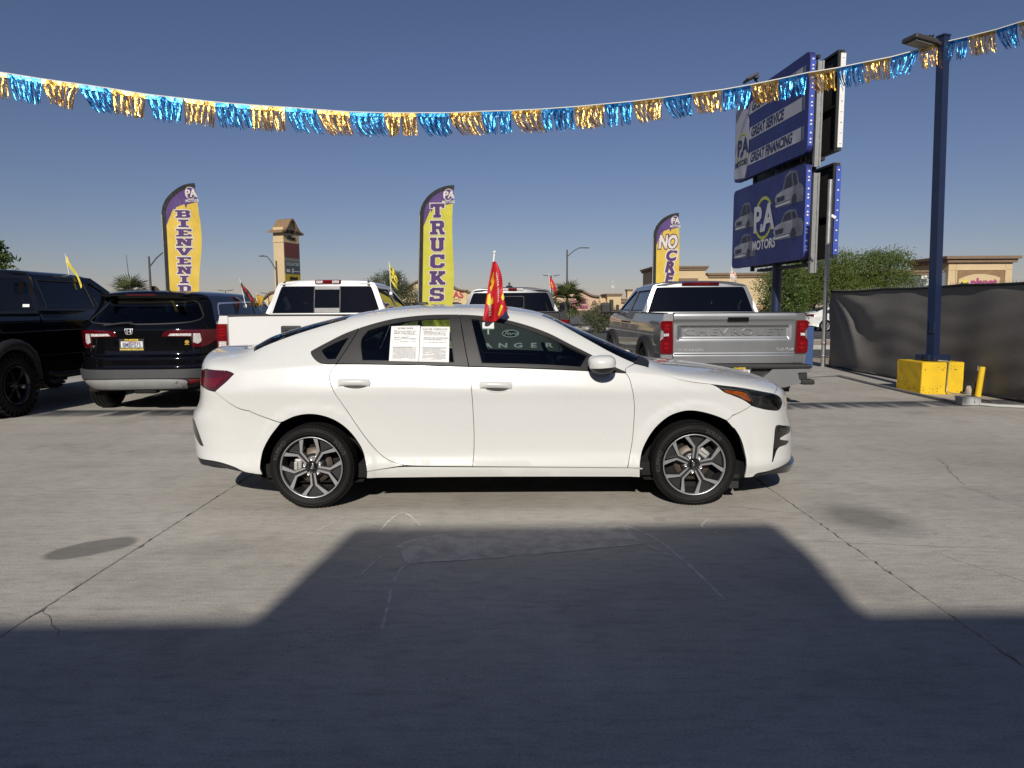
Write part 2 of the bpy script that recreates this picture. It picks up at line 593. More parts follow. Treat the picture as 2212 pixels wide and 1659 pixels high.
# ------------------------------------------------------------------ wheels
def tyre_mb(R, w, rim_r, groove=True, n=72, bulge=1.0):
    hw = w / 2
    prof = [(-hw * .82, rim_r), (-hw * .98, rim_r + (R - rim_r) * .22), (-hw, rim_r + (R - rim_r) * .5), (-hw * .96, R - (R - rim_r) * .22), (-hw * .86, R - .016), (-hw * .74, R - .004)]
    if groove:
        for g in (-.45, 0, .45):
            prof += [(hw * (g - .07), R), (hw * (g - .06), R - .008), (hw * (g + .06), R - .008), (hw * (g + .07), R)]
    prof += [(hw * .74, R - .004), (hw * .86, R - .016), (hw * .96, R - (R - rim_r) * .22), (hw, rim_r + (R - rim_r) * .5), (hw * .98, rim_r + (R - rim_r) * .22), (hw * .82, rim_r)]
    m = MB(); m.lathe(prof, 'Y', n)
    return m

def alloy_wheel(parent, x, y, z, steer=0.0, R=.300, face=-1, spin=0.0, flat=.012):
    """five twin-spoke machined alloy wheel, tyre 205 mm wide; the outer face looks to -y"""
    w = empty('wheel', (x, y, z), 0.0)
    w.parent = parent
    w.rotation_euler = (0, spin if face < 0 else -spin, steer + (math.pi if face > 0 else 0))
    t = tyre_mb(R, .205, .222)
    # block edges of the tread and shoulder
    for k in range(72):
        a = 2 * math.pi * k / 72
        for sy in (-1, 1):
            t.box((math.cos(a) * (R - .009), sy * .076, math.sin(a) * (R - .0055)), (.012, .010, .008), Matrix.Rotation(-a + math.pi / 2, 4, 'Y').to_3x3())
    t.lathe([(-.1035, .268), (-.1055, .270), (-.1055, .273), (-.1035, .275)], 'Y', 72)
    t.lathe([(-.1025, .236), (-.1045, .238), (-.1045, .240), (-.1025, .242)], 'Y', 72)
    # flattened where it stands
    c, s = math.cos(-spin), math.sin(-spin)
    vv = []
    for p in t.v:
        zz = p[0] * math.sin(-spin) + p[2] * math.cos(-spin) if False else None
        vv.append(p)
    t.build('tyre', M_RUBBER, w)
    for q, (txt, ang) in enumerate((('KUMHO', 150), ('SOLUS', 35))):
        S = lambda a, b: np.stack([b * np.cos(a), -.1035 + np.zeros_like(a), b * np.sin(a)], -1)
        V, F_ = text_verts(txt, .042, .0006)
        A = math.radians(ang) - V[:, 0] / .255
        B = .255 + V[:, 1]
        P = S(A, B); P[:, 1] -= .0015
        mesh_obj('lettering', P, F_, mat('raised tyre lettering', (.035, .033, .030), .5), w)
    rim = MB()
    rim.lathe([(.09, .200), (-.02, .195), (-.075, .207), (-.088, .214), (-.094, .2185), (-.098, .2195), (-.099, .216), (-.096, .2115), (-.086, .2085)], 'Y', 72)
    ro = rim.build('rim', M_GREYMET, w)
    barrel = MB(); barrel.lathe([(.085, .196), (-.02, .1925), (-.07, .204), (-.084, .2075)], 'Y', 64)
    barrel.build('rim_barrel', M_DKMET, w)
    Rr = .2095
    left = [(-.088, .20), (-.034, .215), (-.044, .62), (-.315, .949), (-.38, .922), (-.440, .894), (-.108, .59)]
    under = [(-.125, .17), (-.0, .17), (-.0, .62), (-.0, .985), (-.17, .975), (-.50, .865), (-.16, .55)]
    pocket = [(-.035, .63), (-.275, .95), (-.14, .975), (0, .985), (.14, .975), (.275, .95), (.035, .63)]
    for k in range(5):
        th = math.radians(-85 + 72 * k) - math.pi / 2
        c, s = math.cos(th), math.sin(th)
        rot = lambda p: ((p[0] * c - p[1] * s) * Rr, (p[0] * s + p[1] * c) * Rr)
        f = MB(); d = MB()
        for mir in (1, -1):
            P = [rot((q[0] * mir, q[1])) for q in left]
            f.prism(P, -.0855, -.0805, 'XZ')
            P2 = [rot((q[0] * mir * 1.07, q[1])) for q in left]
            d.prism(P2, -.0807, -.040, 'XZ')
        # dark web of the twin spoke, lower than the machined faces
        d.prism([rot((q[0], q[1])) for q in ((-.05, .18), (.05, .18), (.05, .62), (0, .66), (-.05, .62))], -.070, -.045, 'XZ')
        d.prism([rot(q) for q in pocket], -.060, -.045, 'XZ')
        sp = f.build('spoke', M_GREYMET, w)
        d.build('spoke_web', M_DKMET, sp)
        a = math.radians(-85 + 72 * k + 36)
        n = MB(); n.lathe([(-.050, .0), (-.066, .006), (-.070, .010), (-.070, .0105), (-.048, .0125)], 'Y', 12, (math.cos(a) * .057, 0, math.sin(a) * .057))
        n.build('lug_nut', M_CHROME, w)
    hub = MB(); hub.lathe([(-.052, 0), (-.056, .02), (-.058, .07), (-.050, .083), (-.02, .088)], 'Y', 40)
    hub.build('hub', M_DKMET, w)
    cap = MB(); cap.lathe([(-.077, 0), (-.077, .024), (-.074, .0275), (-.050, .0285)], 'Y', 32)
    co = cap.build('hub_cap', M_GLOSSBLK, w)
    V, F_ = text_verts('KIA', .019, .0005)
    a = math.radians(-112)
    P = np.stack([V[:, 0] * math.cos(a) - V[:, 1] * math.sin(a), np.full(len(V), -.0785), V[:, 0] * math.sin(a) + V[:, 1] * math.cos(a)], 1)
    mesh_obj('badge', P, F_, M_CHROME, co)
    disc = MB(); disc.lathe([(-.012, .055), (-.014, .128), (-.004, .130), (.004, .128)], 'Y', 48)
    disc.build('brake_disc', mat('rusty brake disc', (.13, .105, .085), .5, metal=.4, var=.3), w)
    cal = MB(); ca = math.radians(178 if x < 0 else 2) - spin
    M3 = Matrix.Rotation(-ca, 4, 'Y').to_3x3()
    cal.bevbox((math.cos(ca) * .105, -.028, math.sin(ca) * .105), (.055, .05, .10), .012, M3)
    cal.bevbox((math.cos(ca) * .118, -.052, math.sin(ca) * .118), (.026, .03, .06), .006, M3)
    cal.build('brake_caliper', mat('pale alloy caliper', (.45, .45, .43), .5, metal=.3), w)
    back = MB(); back.lathe([(.02, 0), (.02, .19)], 'Y', 32)
    back.build('brake_shield', M_DARK, w)
    return w

def simple_wheel(parent, x, y, z, R, w, rim_r, rim_m, face=-1, spokes=5, steer=0.0, knobs=False, name='wheel', depth=.06):
    e = empty(name, (x, y, z)); e.parent = parent
    e.rotation_euler = (0, 0, steer + (math.pi if face > 0 else 0))
    t = tyre_mb(R, w, rim_r * 1.03, n=56)
    if knobs:
        for k in range(30):
            a = 2 * math.pi * k / 30
            for j, yy in enumerate((-.40, -.12, .12, .40)):
                a2 = a + (j % 2) * math.pi / 30
                t.box((math.cos(a2) * (R + .004), yy * w, math.sin(a2) * (R + .004)), (.055, w * .20, .022), Matrix.Rotation(-a2 + math.pi / 2, 4, 'Y').to_3x3())
            t.box((math.cos(a) * (R - .03), -.49 * w, math.sin(a) * (R - .03)), (.04, .016, .05), Matrix.Rotation(-a + math.pi / 2, 4, 'Y').to_3x3())
    t.build('tyre', M_RUBBER, e)
    r = MB(); hw = w / 2
    r.lathe([(.3 * w, rim_r * .93), (-hw * .75, rim_r * .95), (-hw * .9, rim_r * 1.03), (-hw * .95, rim_r * 1.02), (-hw * .93, rim_r * .98), (-hw * .75, rim_r * .92)], 'Y', 40)
    rr = r.build('rim', rim_m, e)
    s = MB()
    for k in range(spokes):
        a = 2 * math.pi * k / spokes + .3
        c, q = math.cos(a), math.sin(a)
        P = [(-.09, .15), (.09, .15), (.16, .95), (-.16, .95)]
        k2 = 5.0 / spokes
        s.prism([((u * k2 * c - v * q) * rim_r, (u * k2 * q + v * c) * rim_r) for u, v in P], -hw * .78, -hw * .5, 'XZ')
    s.lathe([(-hw * .84, 0), (-hw * .84, rim_r * .16), (-hw * .5, rim_r * .24)], 'Y', 20)
    s.build('spokes', rim_m, e)
    b = MB(); b.lathe([(0, 0), (0, rim_r * .95)], 'Y', 24); b.build('brake_shield', M_DARK, e)
    return e
# ------------------------------------------------------------------ concrete lot, slab by slab
def concrete_mat():
    m, nt, out = _tree('lot concrete')
    b = nt.nodes.new('ShaderNodeBsdfPrincipled')
    geo = nt.nodes.new('ShaderNodeNewGeometry')
    def nz(scale, detail, stretch=None, rough=.6):
        return noise(nt, scale, detail, 'World', rough, stretch).outputs['Fac']
    def mixc(a, b_, fac, mode='MIX'):
        mx = nt.nodes.new('ShaderNodeMix'); mx.data_type = 'RGBA'; mx.blend_type = mode
        ia = [i for i in mx.inputs if i.name == 'A' and i.type == 'RGBA'][0]; ib = [i for i in mx.inputs if i.name == 'B' and i.type == 'RGBA'][0]
        for s_, v in ((ia, a), (ib, b_)):
            if isinstance(v, tuple): s_.default_value = (*v, 1)
            else: nt.links.new(v, s_)
        if isinstance(fac, float): mx.inputs[0].default_value = fac
        else: nt.links.new(fac, mx.inputs[0])
        return [o for o in mx.outputs if o.type == 'RGBA'][0]
    base = ramp(nt, nz(.55, 6), [(.28, (.385, .358, .312)), (.5, (.452, .424, .372)), (.74, (.515, .488, .434))]).outputs['Color']
    # broom finish and worn lanes run across the lot
    streak = ramp(nt, nz(3.0, 5, (.12, 1.6, 1)), [(.3, .90), (.55, 1.0), (.75, 1.05)]).outputs['Color']
    base = mixc(base, streak, .75, 'MULTIPLY')
    grain = ramp(nt, nz(85, 4), [(.25, .68), (.5, 1.0), (.75, 1.2)]).outputs['Color']
    base = mixc(base, grain, .8, 'MULTIPLY')
    sharp = ramp(nt, nz(240, 3, rough=.75), [(.30, .70), (.48, 1.0), (.72, 1.16)]).outputs['Color']
    base = mixc(base, sharp, .75, 'MULTIPLY')
    fine = ramp(nt, nz(14, 6, (.5, 1.6, 1)), [(.28, .74), (.5, 1.0), (.72, 1.12)]).outputs['Color']
    base = mixc(base, fine, .8, 'MULTIPLY')
    def spot(cx, cy, rx, ry, rot, soft, ragged=.35):
        """a stain with a ragged edge of its own"""
        mp = nt.nodes.new('ShaderNodeMapping'); mp.vector_type = 'TEXTURE'
        mp.inputs['Location'].default_value = (cx, cy, 0); mp.inputs['Rotation'].default_value = (0, 0, rot); mp.inputs['Scale'].default_value = (rx, ry, 1)
        nt.links.new(geo.outputs['Position'], mp.inputs['Vector'])
        ln = nt.nodes.new('ShaderNodeVectorMath'); ln.operation = 'LENGTH'; nt.links.new(mp.outputs['Vector'], ln.inputs[0])
        ad = nt.nodes.new('ShaderNodeMath'); ad.operation = 'MULTIPLY_ADD'; ad.inputs[1].default_value = ragged
        nt.links.new(nz(5.5, 5), ad.inputs[0]); nt.links.new(ln.outputs['Value'], ad.inputs[2])
        return ramp(nt, ad.outputs[0], [(max(0, .9 - soft + ragged * .5), 1.0), (min(1, .95 + ragged * .05), 0.0)]).outputs['Color']
    def darken(base, mask, amt, col_=(.10, .095, .085)):
        mu = nt.nodes.new('ShaderNodeMath'); mu.operation = 'MULTIPLY'; mu.inputs[1].default_value = amt
        nt.links.new(mask, mu.inputs[0])
        return mixc(base, col_, mu.outputs[0])
    for (cx, cy, rx, ry, rot, soft, amt) in ((-2.50, 4.10, .34, .20, .75, .25, .66), (2.34, 4.62, .46, .60, .3, .6, .62), (.98, 4.62, .07, .07, 0, .4, .25), (-1.5, 2.05, .07, .05, .3, .5, .35), (-1.62, 1.93, .09, .05, .5, .5, .35),
                                             (1.75, 1.95, .05, .04, 0, .5, .3), (3.4, 3.85, .07, .04, 0, .4, .4), (2.95, 3.55, .05, .03, 0, .4, .35), (2.62, 4.28, .03, .02, 0, .4, .35), (5.4, 9.3, .5, .22, .2, .7, .25), (-6.5, 7.7, .6, .3, .2, .8, .25), (.4, 2.3, .5, .3, 0, .9, .12), (-3.9, 6.3, .6, .2, .1, .9, .2)):
        base = darken(base, spot(cx, cy, rx, ry, rot, soft), amt)
    # brownish traffic film where cars stand
    base = darken(base, spot(.2, 5.15, 2.6, .65, 0, .9, .5), .28, (.21, .165, .115))
    base = darken(base, spot(-1.2, 5.0, .9, .35, .1, .9, .5), .25, (.24, .16, .10))
    film = ramp(nt, nz(.9, 4), [(.52, 0.0), (.68, 1.0)]).outputs['Color']
    base = darken(base, film, .30, (.17, .152, .13))
    pits = ramp(nt, nz(38, 2, rough=.4), [(.20, 1.0), (.255, 0.0)]).outputs['Color']
    base = darken(base, pits, .45, (.09, .085, .075))
    nt.links.new(base, b.inputs['Base Color'])
    nt.links.new(ramp(nt, nz(6, 4), [(.3, .68), (.7, .88)]).outputs['Color'], b.inputs['Roughness'])
    b.inputs['Specular IOR Level'].default_value = .35
    bp = node(nt, 'ShaderNodeBump', Strength=.5, Distance=.005)
    ad = nt.nodes.new('ShaderNodeMath'); ad.operation = 'ADD'
    nt.links.new(nz(120, 4), ad.inputs[0]); nt.links.new(nz(20, 4, (.3, 1.5, 1)), ad.inputs[1])
    nt.links.new(ad.outputs[0], bp.inputs['Height'])
    nt.links.new(bp.outputs['Normal'], b.inputs['Normal'])
    nt.links.new(b.outputs['BSDF'], out.inputs['Surface'])
    return m
M_CONC = concrete_mat()
M_SOIL = mat('dry tan soil', (.36, .29, .21), .95, var=.3, scale=3, bump=.4, bscale=30, coord='World')
M_ASPH = mat('asphalt', (.075, .073, .070), .9, var=.2, scale=2.5, bump=.2, bscale=80, coord='World')
g_ = MB(); g_.add([(-1500, -1500, -.06), (1500, -1500, -.06), (1500, 1500, -.06), (-1500, 1500, -.06)], [(0, 1, 2, 3)])
g_.build('ground', M_SOIL, kind='structure')
lot = empty('concrete_lot', (0, 0, 0), kind='structure')
jb = MB(); jb.add([(-36, -16, -.022), (7.7, -16, -.022), (7.7, 16.7, -.022), (-36, 16.7, -.022)], [(0, 1, 2, 3)])
jb.build('joint_filler', mat('dirty joint', (.13, .112, .09), .95, var=.4, scale=20, coord='World'), lot)
xs = [-2.23 + 4.23 * k for k in range(-8, 3)] + [7.62]
xs = [x for x in xs if x < 7.0] + [7.62]
ys = [5.48 + 4.23 * k for k in range(-5, 3)] + [16.62]
def slab(x0, x1, y0, y1):
    r = random.Random(int(x0 * 97 + y0 * 31))
    near = y0 < 6 and abs((x0 + x1) / 2) < 7
    st = .05 if near else .5
    ring = []
    j = .002
    for (xa, ya, xb, yb) in ((x0, y0, x1, y0), (x1, y0, x1, y1), (x1, y1, x0, y1), (x0, y1, x0, y0)):
        n = max(1, int(math.hypot(xb - xa, yb - ya) / st))
        for k in range(n):
            f = k / n
            ring.append((xa + (xb - xa) * f, ya + (yb - ya) * f))
    g = .0022
    cx, cy = (x0 + x1) / 2, (y0 + y1) / 2
    out, top = [], []
    for (x, y) in ring:
        along = abs(y - y0) < 1e-6 or abs(y - y1) < 1e-6
        chip = 0 if (along or not near) else r.random() ** 9 * .016
        d = (.0006 if along else g) + (0 if along else 1) * abs(r.gauss(0, j)) * .5 + chip
        X = x + (d if x <= x0 + 1e-6 else 0) - (d if x >= x1 - 1e-6 else 0)
        Y = y + (d if y <= y0 + 1e-6 else 0) - (d if y >= y1 - 1e-6 else 0)
        out.append((X, Y))
        e = .0003 if along else .003
        top.append((X + (e if x <= x0 + 1e-6 else 0) - (e if x >= x1 - 1e-6 else 0), Y + (e if y <= y0 + 1e-6 else 0) - (e if y >= y1 - 1e-6 else 0)))
    n = len(out)
    vs = [(p[0], p[1], 0) for p in top] + [(p[0], p[1], -.004) for p in out] + [(p[0], p[1], -.03) for p in out]
    fs = [tuple(range(n))]
    for i in range(n):
        k = (i + 1) % n
        fs.append((n + i, n + k, k, i)); fs.append((2 * n + i, 2 * n + k, n + k, n + i))
    mesh_obj('concrete_slab', vs, fs, M_CONC, lot)
for i in range(len(xs) - 1):
    for k in range(len(ys) - 1):
        slab(xs[i], xs[i + 1], ys[k], ys[k + 1])
# hairline cracks
M_CRACK = mat('crack', (.13, .115, .095), .95)
def ribbon(name, pts, w, m, z=.002, jit=.008, seed=1, kind=None, taper=True):
    r = random.Random(seed)
    P = []
    for (a, b) in zip(pts[:-1], pts[1:]):
        n = max(2, int(math.dist(a, b) / .04))
        for k in range(n):
            f = k / n
            P.append((a[0] + (b[0] - a[0]) * f + r.gauss(0, jit), a[1] + (b[1] - a[1]) * f + r.gauss(0, jit)))
    P.append(pts[-1])
    vs, fs = [], []
    for i, p in enumerate(P):
        q0, q1 = P[max(0, i - 1)], P[min(len(P) - 1, i + 1)]
        dx, dy = q1[0] - q0[0], q1[1] - q0[1]; L_ = math.hypot(dx, dy) or 1
        ww = w * .7 * (.5 + r.random()) * (.35 + .65 * math.sin(math.pi * min(1, max(0, (i + .5) / len(P)))) if taper else 1)
        vs += [(p[0] - dy / L_ * ww, p[1] + dx / L_ * ww, z), (p[0] + dy / L_ * ww, p[1] - dx / L_ * ww, z)]
    fs = [(2 * i + 1, 2 * i + 3, 2 * i + 2, 2 * i) for i in range(len(P) - 1)]
    return mesh_obj(name, vs, fs, m, lot, kind=kind)
for i, (pts, w) in enumerate((([(3.95, 6.5), (3.86, 6.23), (3.74, 5.96), (3.64, 5.71), (3.56, 5.47)], .0035), ([(1.55, 4.17), (1.8, 4.15), (2.02, 4.1), (2.32, 4.07), (2.57, 4.03), (3.1, 3.98)], .0018), ([(2.4, 3.97), (2.51, 3.73), (2.62, 3.51), (2.7, 3.2)], .0015), ([(3.53, 5.41), (3.55, 5.07), (3.57, 4.83), (3.4, 4.4)], .0015),
                              ([(-2.22, 3.21), (-2.1, 3.1), (-1.98, 2.95)], .0022), ([(-1.75, 2.66), (-1.66, 2.59), (-1.53, 2.46)], .0012), ([(-.6, 3.32), (.3, 3.30), (1.2, 3.28)], .001), ([(1.45, 4.95), (1.9, 4.75), (2.1, 4.72)], .0018))):
    ribbon('crack', pts, w, M_CRACK, seed=i)
# pale dried-water lines left on the concrete
def film_mat(name, colr, a):
    m, nt, out = _tree(name)
    d = node(nt, 'ShaderNodeBsdfDiffuse'); d.inputs['Color'].default_value = (*colr, 1)
    t_ = nt.nodes.new('ShaderNodeBsdfTransparent')
    n = noise(nt, 9, 4, 'World'); r = ramp(nt, n.outputs['Fac'], [(.38, a * .66), (.58, a)])
    mx = nt.nodes.new('ShaderNodeMixShader'); nt.links.new(r.outputs['Color'], mx.inputs['Fac'])
    nt.links.new(t_.outputs['BSDF'], mx.inputs[1]); nt.links.new(d.outputs['BSDF'], mx.inputs[2]); nt.links.new(mx.outputs['Shader'], out.inputs['Surface'])
    return m
M_FILM = film_mat('dried water line', (.74, .70, .65), .90)
M_FILM2 = film_mat('dried water sheet', (.64, .59, .52), .94)
sw1 = [(-.81, 3.61), (-.77, 3.85), (-.68, 4.1), (-.56, 4.25), (-.24, 4.37), (0, 4.385), (.44, 4.46), (.73, 4.48)]
sw2 = [(-.58, 3.0), (-.60, 3.28), (-.62, 3.57), (-.59, 3.78), (-.51, 3.83), (-.28, 3.86), (0, 3.92), (.4, 4.02), (.77, 4.12)]
def cr(pts, n=6):
    P = [np.array(p, float) for p in pts]; out = []
    for i in range(len(P) - 1):
        p0, p1, p2, p3 = P[max(0, i - 1)], P[i], P[i + 1], P[min(len(P) - 1, i + 2)]
        for k in range(n):
            t_ = k / n
            out.append(tuple(.5 * (2 * p1 + (p2 - p0) * t_ + (2 * p0 - 5 * p1 + 4 * p2 - p3) * t_ * t_ + (3 * p1 - p0 - 3 * p2 + p3) * t_ ** 3)))
    return out + [tuple(P[-1])]
for i, (pts, w) in enumerate(((sw1, .005), (sw2, .006), ([(.73, 4.48), (.87, 4.22), (.94, 3.9), (.99, 3.58), (1.02, 3.3)], .007), ([(.73, 4.48), (.72, 4.3), (.80, 4.1), (.93, 3.85)], .004), ([(-.85, 4.39), (-.8, 4.72), (-.73, 4.77), (-.6, 4.5)], .006), ([(-1.3, 4.35), (-1.25, 4.4), (-1.15, 4.7)], .005), ([(-.24, 4.37), (-.22, 4.0)], .003), ([(-.62, 4.1), (-.55, 4.0), (-.2, 4.05), (.3, 4.1)], .004), ([(1.3, 4.6), (1.22, 4.45), (1.28, 4.3)], .006))):
    ribbon('water_mark', cr(pts), w * 1.7, M_FILM, z=.0025, jit=.001, seed=20 + i, taper=False)
sheet = cr(sw1[2:]) + list(reversed(cr(sw2[3:])))
V_, F_ = tri_fill(np.array(sheet), .2)
mesh_obj('water_mark', [(p[0], p[1], .0015) for p in V_], F_, M_FILM2, lot)
# leaf bits and grit lying about
gr = MB(); rr = random.Random(5)
for k in range(170):
    x, y = rr.uniform(-2.5, 3.5), rr.uniform(1.3, 4.6)
    if k > 120: x, y = -.85 + rr.gauss(0, .12), 2.95 + rr.gauss(0, .06)
    s_ = rr.uniform(.0015, .005); a = rr.random() * 6
    gr.add([(x + s_ * math.cos(a), y + s_ * math.sin(a), .0015), (x - s_ * math.sin(a), y + s_ * math.cos(a) * .6, .003), (x - s_ * math.cos(a), y - s_ * math.sin(a), .0015), (x + s_ * .4, y - s_ * .7, .004)], [(0, 1, 2, 3), (0, 3, 2, 1)])
gr.build('grit', mat('dark grit', (.02, .018, .015), .9), kind='stuff')
# street, verge, median and the parking lot beyond, all sheets 4 mm apart
def sheet_(name, x0, x1, y0, y1, z, m):
    s_ = MB(); s_.add([(x0, y0, z), (x1, y0, z), (x1, y1, z), (x0, y1, z)], [(0, 1, 2, 3)]); return s_.build(name, m, kind='structure')
M_GRAVEL = mat('tan gravel', (.42, .34, .25), .95, var=.35, scale=9, bump=.6, bscale=40, coord='World')
sheet_('verge', -120, 120, 16.62, 19.6, -.012, M_SOIL)
sheet_('street', -300, 300, 19.6, 46, -.02, M_ASPH)
sheet_('parking_lot', -300, 300, 48, 140, -.016, mat('parking asphalt', (.11, .105, .10), .9, var=.2, scale=.5, coord='World'))
for (y0, y1, nm) in ((23.6, 27.8, 'median'), (46, 48, 'sidewalk')):
    k = MB(); k.box2((-200, y0 + .16, -.03), (200, y1 - .16, .10)); k.build(nm, M_GRAVEL if nm == 'median' else mat('pale sidewalk', (.42, .39, .35), .85, coord='World'), kind='structure')
    for yy in (y0, y1 - .15):
        k = MB(); k.bevbox((0, yy + .075, .045), (400, .15, .15), .02); k.build('kerb', mat('kerb concrete', (.40, .38, .35), .85, var=.2, coord='World'), kind='structure')
for y in (20.0, 36.5):
    k = MB(); 
    for i in range(-20, 21):
        x = i * 7.0
        k.add([(x, y, -.015), (x + 3, y, -.015), (x + 3, y + .12, -.015), (x, y + .12, -.015)], [(0, 1, 2, 3)])
    k.build('lane_marking', mat('worn road paint', (.6, .59, .55), .8, var=.2), kind='structure')
# ------------------------------------------------------------------ white sedan
SED = Matrix.Translation((-.071, 5.82, 0)) @ Matrix.Rotation(rad(.6), 4, 'Z')
SEDN = np.array(SED)
def sedan_w(a, b):
    p = sedan_s(a, b)
    return p @ SEDN[:3, :3].T + SEDN[:3, 3]

P_WHITE = mat('white pearl paint', (.655, .66, .64), .26, coat=.9, var=.015, scale=2)
P_FRAME = mat('dark grey window trim', (.032, .031, .030), .42, var=.08)
c = 'c'
sedan = empty('sedan', (-.071, 5.82, 0), rad(.6), 'white four-door sedan parked side-on in the middle of the concrete lot', 'car')

seam_b = [(-.22, .1583, c), (-.2114, .2354), (-.2075, .3773), (-.2148, .566), (-.2256, .7127), (-.2391, .7978, c)]
rear_edge = [(-1.1655, .7976, c), (-1.199, .76), (-1.2123, .7251), (-1.2023, .6815), (-1.1698, .6198), (-1.1133, .5383), (-1.0284, .4192), (-.9516, .3177), (-.8827, .2438), (-.8018, .1937), (-.6996, .1678)]
front_edge = [(.8753, .1504, c), (.8881, .2026), (.9126, .3433), (.9219, .5457), (.9135, .6352), (.8993, .7034), (.8813, .7693), (.8575, .7975, c)]
arch_f_rear = [(1.577, .5433, c), (1.51, .567), (1.43, .585), (1.3418, .5923), (1.26, .5778), (1.159, .5245), (1.0596, .4216), (.9904, .2951), (.9649, .1941), (.9627, .1512, c)]
arch_r = [(-.9645, .128, c), (-.9698, .1718), (-1.0037, .2808), (-1.0905, .3915), (-1.1982, .4606), (-1.3277, .4917), (-1.4496, .4835), (-1.5599, .4447, c)]
lamp_low = [(1.4522, .8141, c), (1.5054, .7918), (1.555, .7623), (1.6069, .7508), (1.6413, .7382), (1.677, .7215), (1.7136, .695)]
tail_top = [(-1.8391, .773, c), (-1.8659, .7881), (-1.9221, .8035), (-2.1306, .8405)]
trunk_seam = [(-2.1306, .8405, c), (-2.0966, .8964), (-2.0548, .9518), (-2.0054, .9845), (-1.9275, 1.006), (-1.8418, 1.0246), (-1.806, 1.0373), (-1.7824, 1.0534, c)]
bl_edge = [(-1.7824, 1.0534, c), (-1.5271, 1.1191), (-1.3245, 1.1543), (-1.1515, 1.1822, c)]
ws_edge = [(.2934, 1.2403, c), (.4685, 1.182), (.6717, 1.1071), (.8223, 1.0457), (.9408, .9908, c)]
frame_top = [(.854, .8226), (.6595, .9602), (.4577, 1.0365), (.2521, 1.085), (.0443, 1.1198), (-.1654, 1.1424), (-.3143, 1.1500), (-.5236, 1.1469), (-.732, 1.1313), (-.8965, 1.107), (-1.0288, 1.0802)]
frame_rear = [(-1.0288, 1.0802), (-1.1391, 1.0476), (-1.2366, 1.0), (-1.3327, .9439), (-1.3568, .9148), (-1.3219, .8459), (-1.267, .8031)]
rb_seam = [(-1.5599, .4447, c), (-1.6287, .4666), (-1.7004, .492), (-1.76, .519), (-1.8145, .5518), (-1.8643, .5886), (-1.9241, .632), (-1.9836, .6721, c)]
fglass = [(-.2402, 1.1243, c), (-.0603, 1.115), (.0962, 1.0944), (.2516, 1.0651), (.416, 1.0263), (.55, .985), (.6093, .962, c), (.5494, .8258, c), (-.1536, .8176, c)]
rglass = [(-.9931, .8213, c), (-1.0164, .9815), (-.9708, 1.0643, c), (-.8118, 1.097), (-.6257, 1.1151), (-.5008, 1.1229), (-.3787, 1.1268, c), (-.3356, .8185, c)]
qglass = [(-1.3006, .9161), (-1.2863, .9518), (-1.2057, 1.0009), (-1.1166, 1.0337), (-1.0532, 1.0495, c), (-1.1128, .9402), (-1.16, .8226, c), (-1.2359, .8222), (-1.2773, .8688)]
CE = 2.57
def rev(l): return list(reversed(l))

def sp(name, pts, m=P_WHITE, **kw):
    kw.setdefault('step', .035)
    return patch(name, sedan_s, pts, m, sedan, **kw)

sp('front_door', seam_b + [(.3453, .7956, )] [:0] + rev(front_edge), mirror=True)
sp('rear_door', [(-1.1655, .7976, c)] + rear_edge[1:] + [(-.55, .1615), (-.22, .1583, c)] + [(p[0] , p[1]) for p in seam_b[1:-1]] + [(-.2391, .7978, c)], mirror=True)
sp('front_fender', [(.8575, .7975, c), (.8625, .8665, c), (.9401, .978, c), (1.0362, .962), (1.1092, .8633), (1.1857, .822), (1.2766, .808), (1.3577, .8058)] + lamp_low[:-1] + [(1.7136, .695, c), (1.6435, .6177)]
   + arch_f_rear + [(.8783, .1504, c)] + front_edge[1:], mirror=True)
sp('quarter_panel', rear_edge + [(-.70, .166, c)] + arch_r + rb_seam + [(-1.8919, .7253)] + tail_top[:-1] + trunk_seam[:-1] + bl_edge
   + [(-.6, 1.205), (0, 1.212)] + ws_edge + [(.8625, .8665, c), (.8575, .815, c)] + frame_top + frame_rear, mirror=True)
sp('front_bumper', [(1.7136, .693, c), (1.6435, .6157), (1.577, .5413, c), (1.6177, .4967), (1.6338, .4611), (1.6539, .3987), (1.6695, .3223), (1.6793, .2455), (1.6801, .1991), (1.6825, .0809, c),
   (1.7314, .0823), (1.7636, .1143), (1.848, .1284), (2.0511, .1672), (2.25, .17), (CE, .17, c), (CE, 1.4, c), (2.19, 1.4, c), (2.085, 1.1), (1.96, .907, c), (1.9344, .8575, c), (1.9933, .8362), (2.042, .7936), (2.0223, .7428), (1.9647, .6922), (1.8473, .6808), (1.7604, .6853)], mirror=True)
sp('rear_bumper', [(-1.9836, .6701, c)] + [(p[0], p[1] - .002) for p in rb_seam[-2:0:-1]] + [(-1.5599, .4427, c), (-1.6421, .354), (-1.6985, .2617), (-1.7148, .1699), (-1.7045, .1137, c), (-1.7855, .1242), (-1.8541, .1694), (-1.991, .1994), (-2.25, .2), (-2.73, .2, c), (-2.73, .80, c), (-2.40, .72, c), (-2.1997, .7041), (-2.0614, .681)], mirror=True)
sp('rear_valance', [(-1.7855, .122, c), (-1.8541, .166), (-1.991, .196), (-2.25, .197), (-2.73, .197, c), (-2.73, .150, c), (-2.25, .154), (-1.99, .163), (-1.85, .143)], M_BLACK, off=-.004, mirror=True)
sp('sill', [(-.9645, .1251, c), (-.80, .148), (-.6792, .158), (-.22, .1547), (.8757, .1463), (.9632, .1467, c), (.9688, .0816, c), (-.1691, .0844), (-.9717, .081, c)], mirror=True)
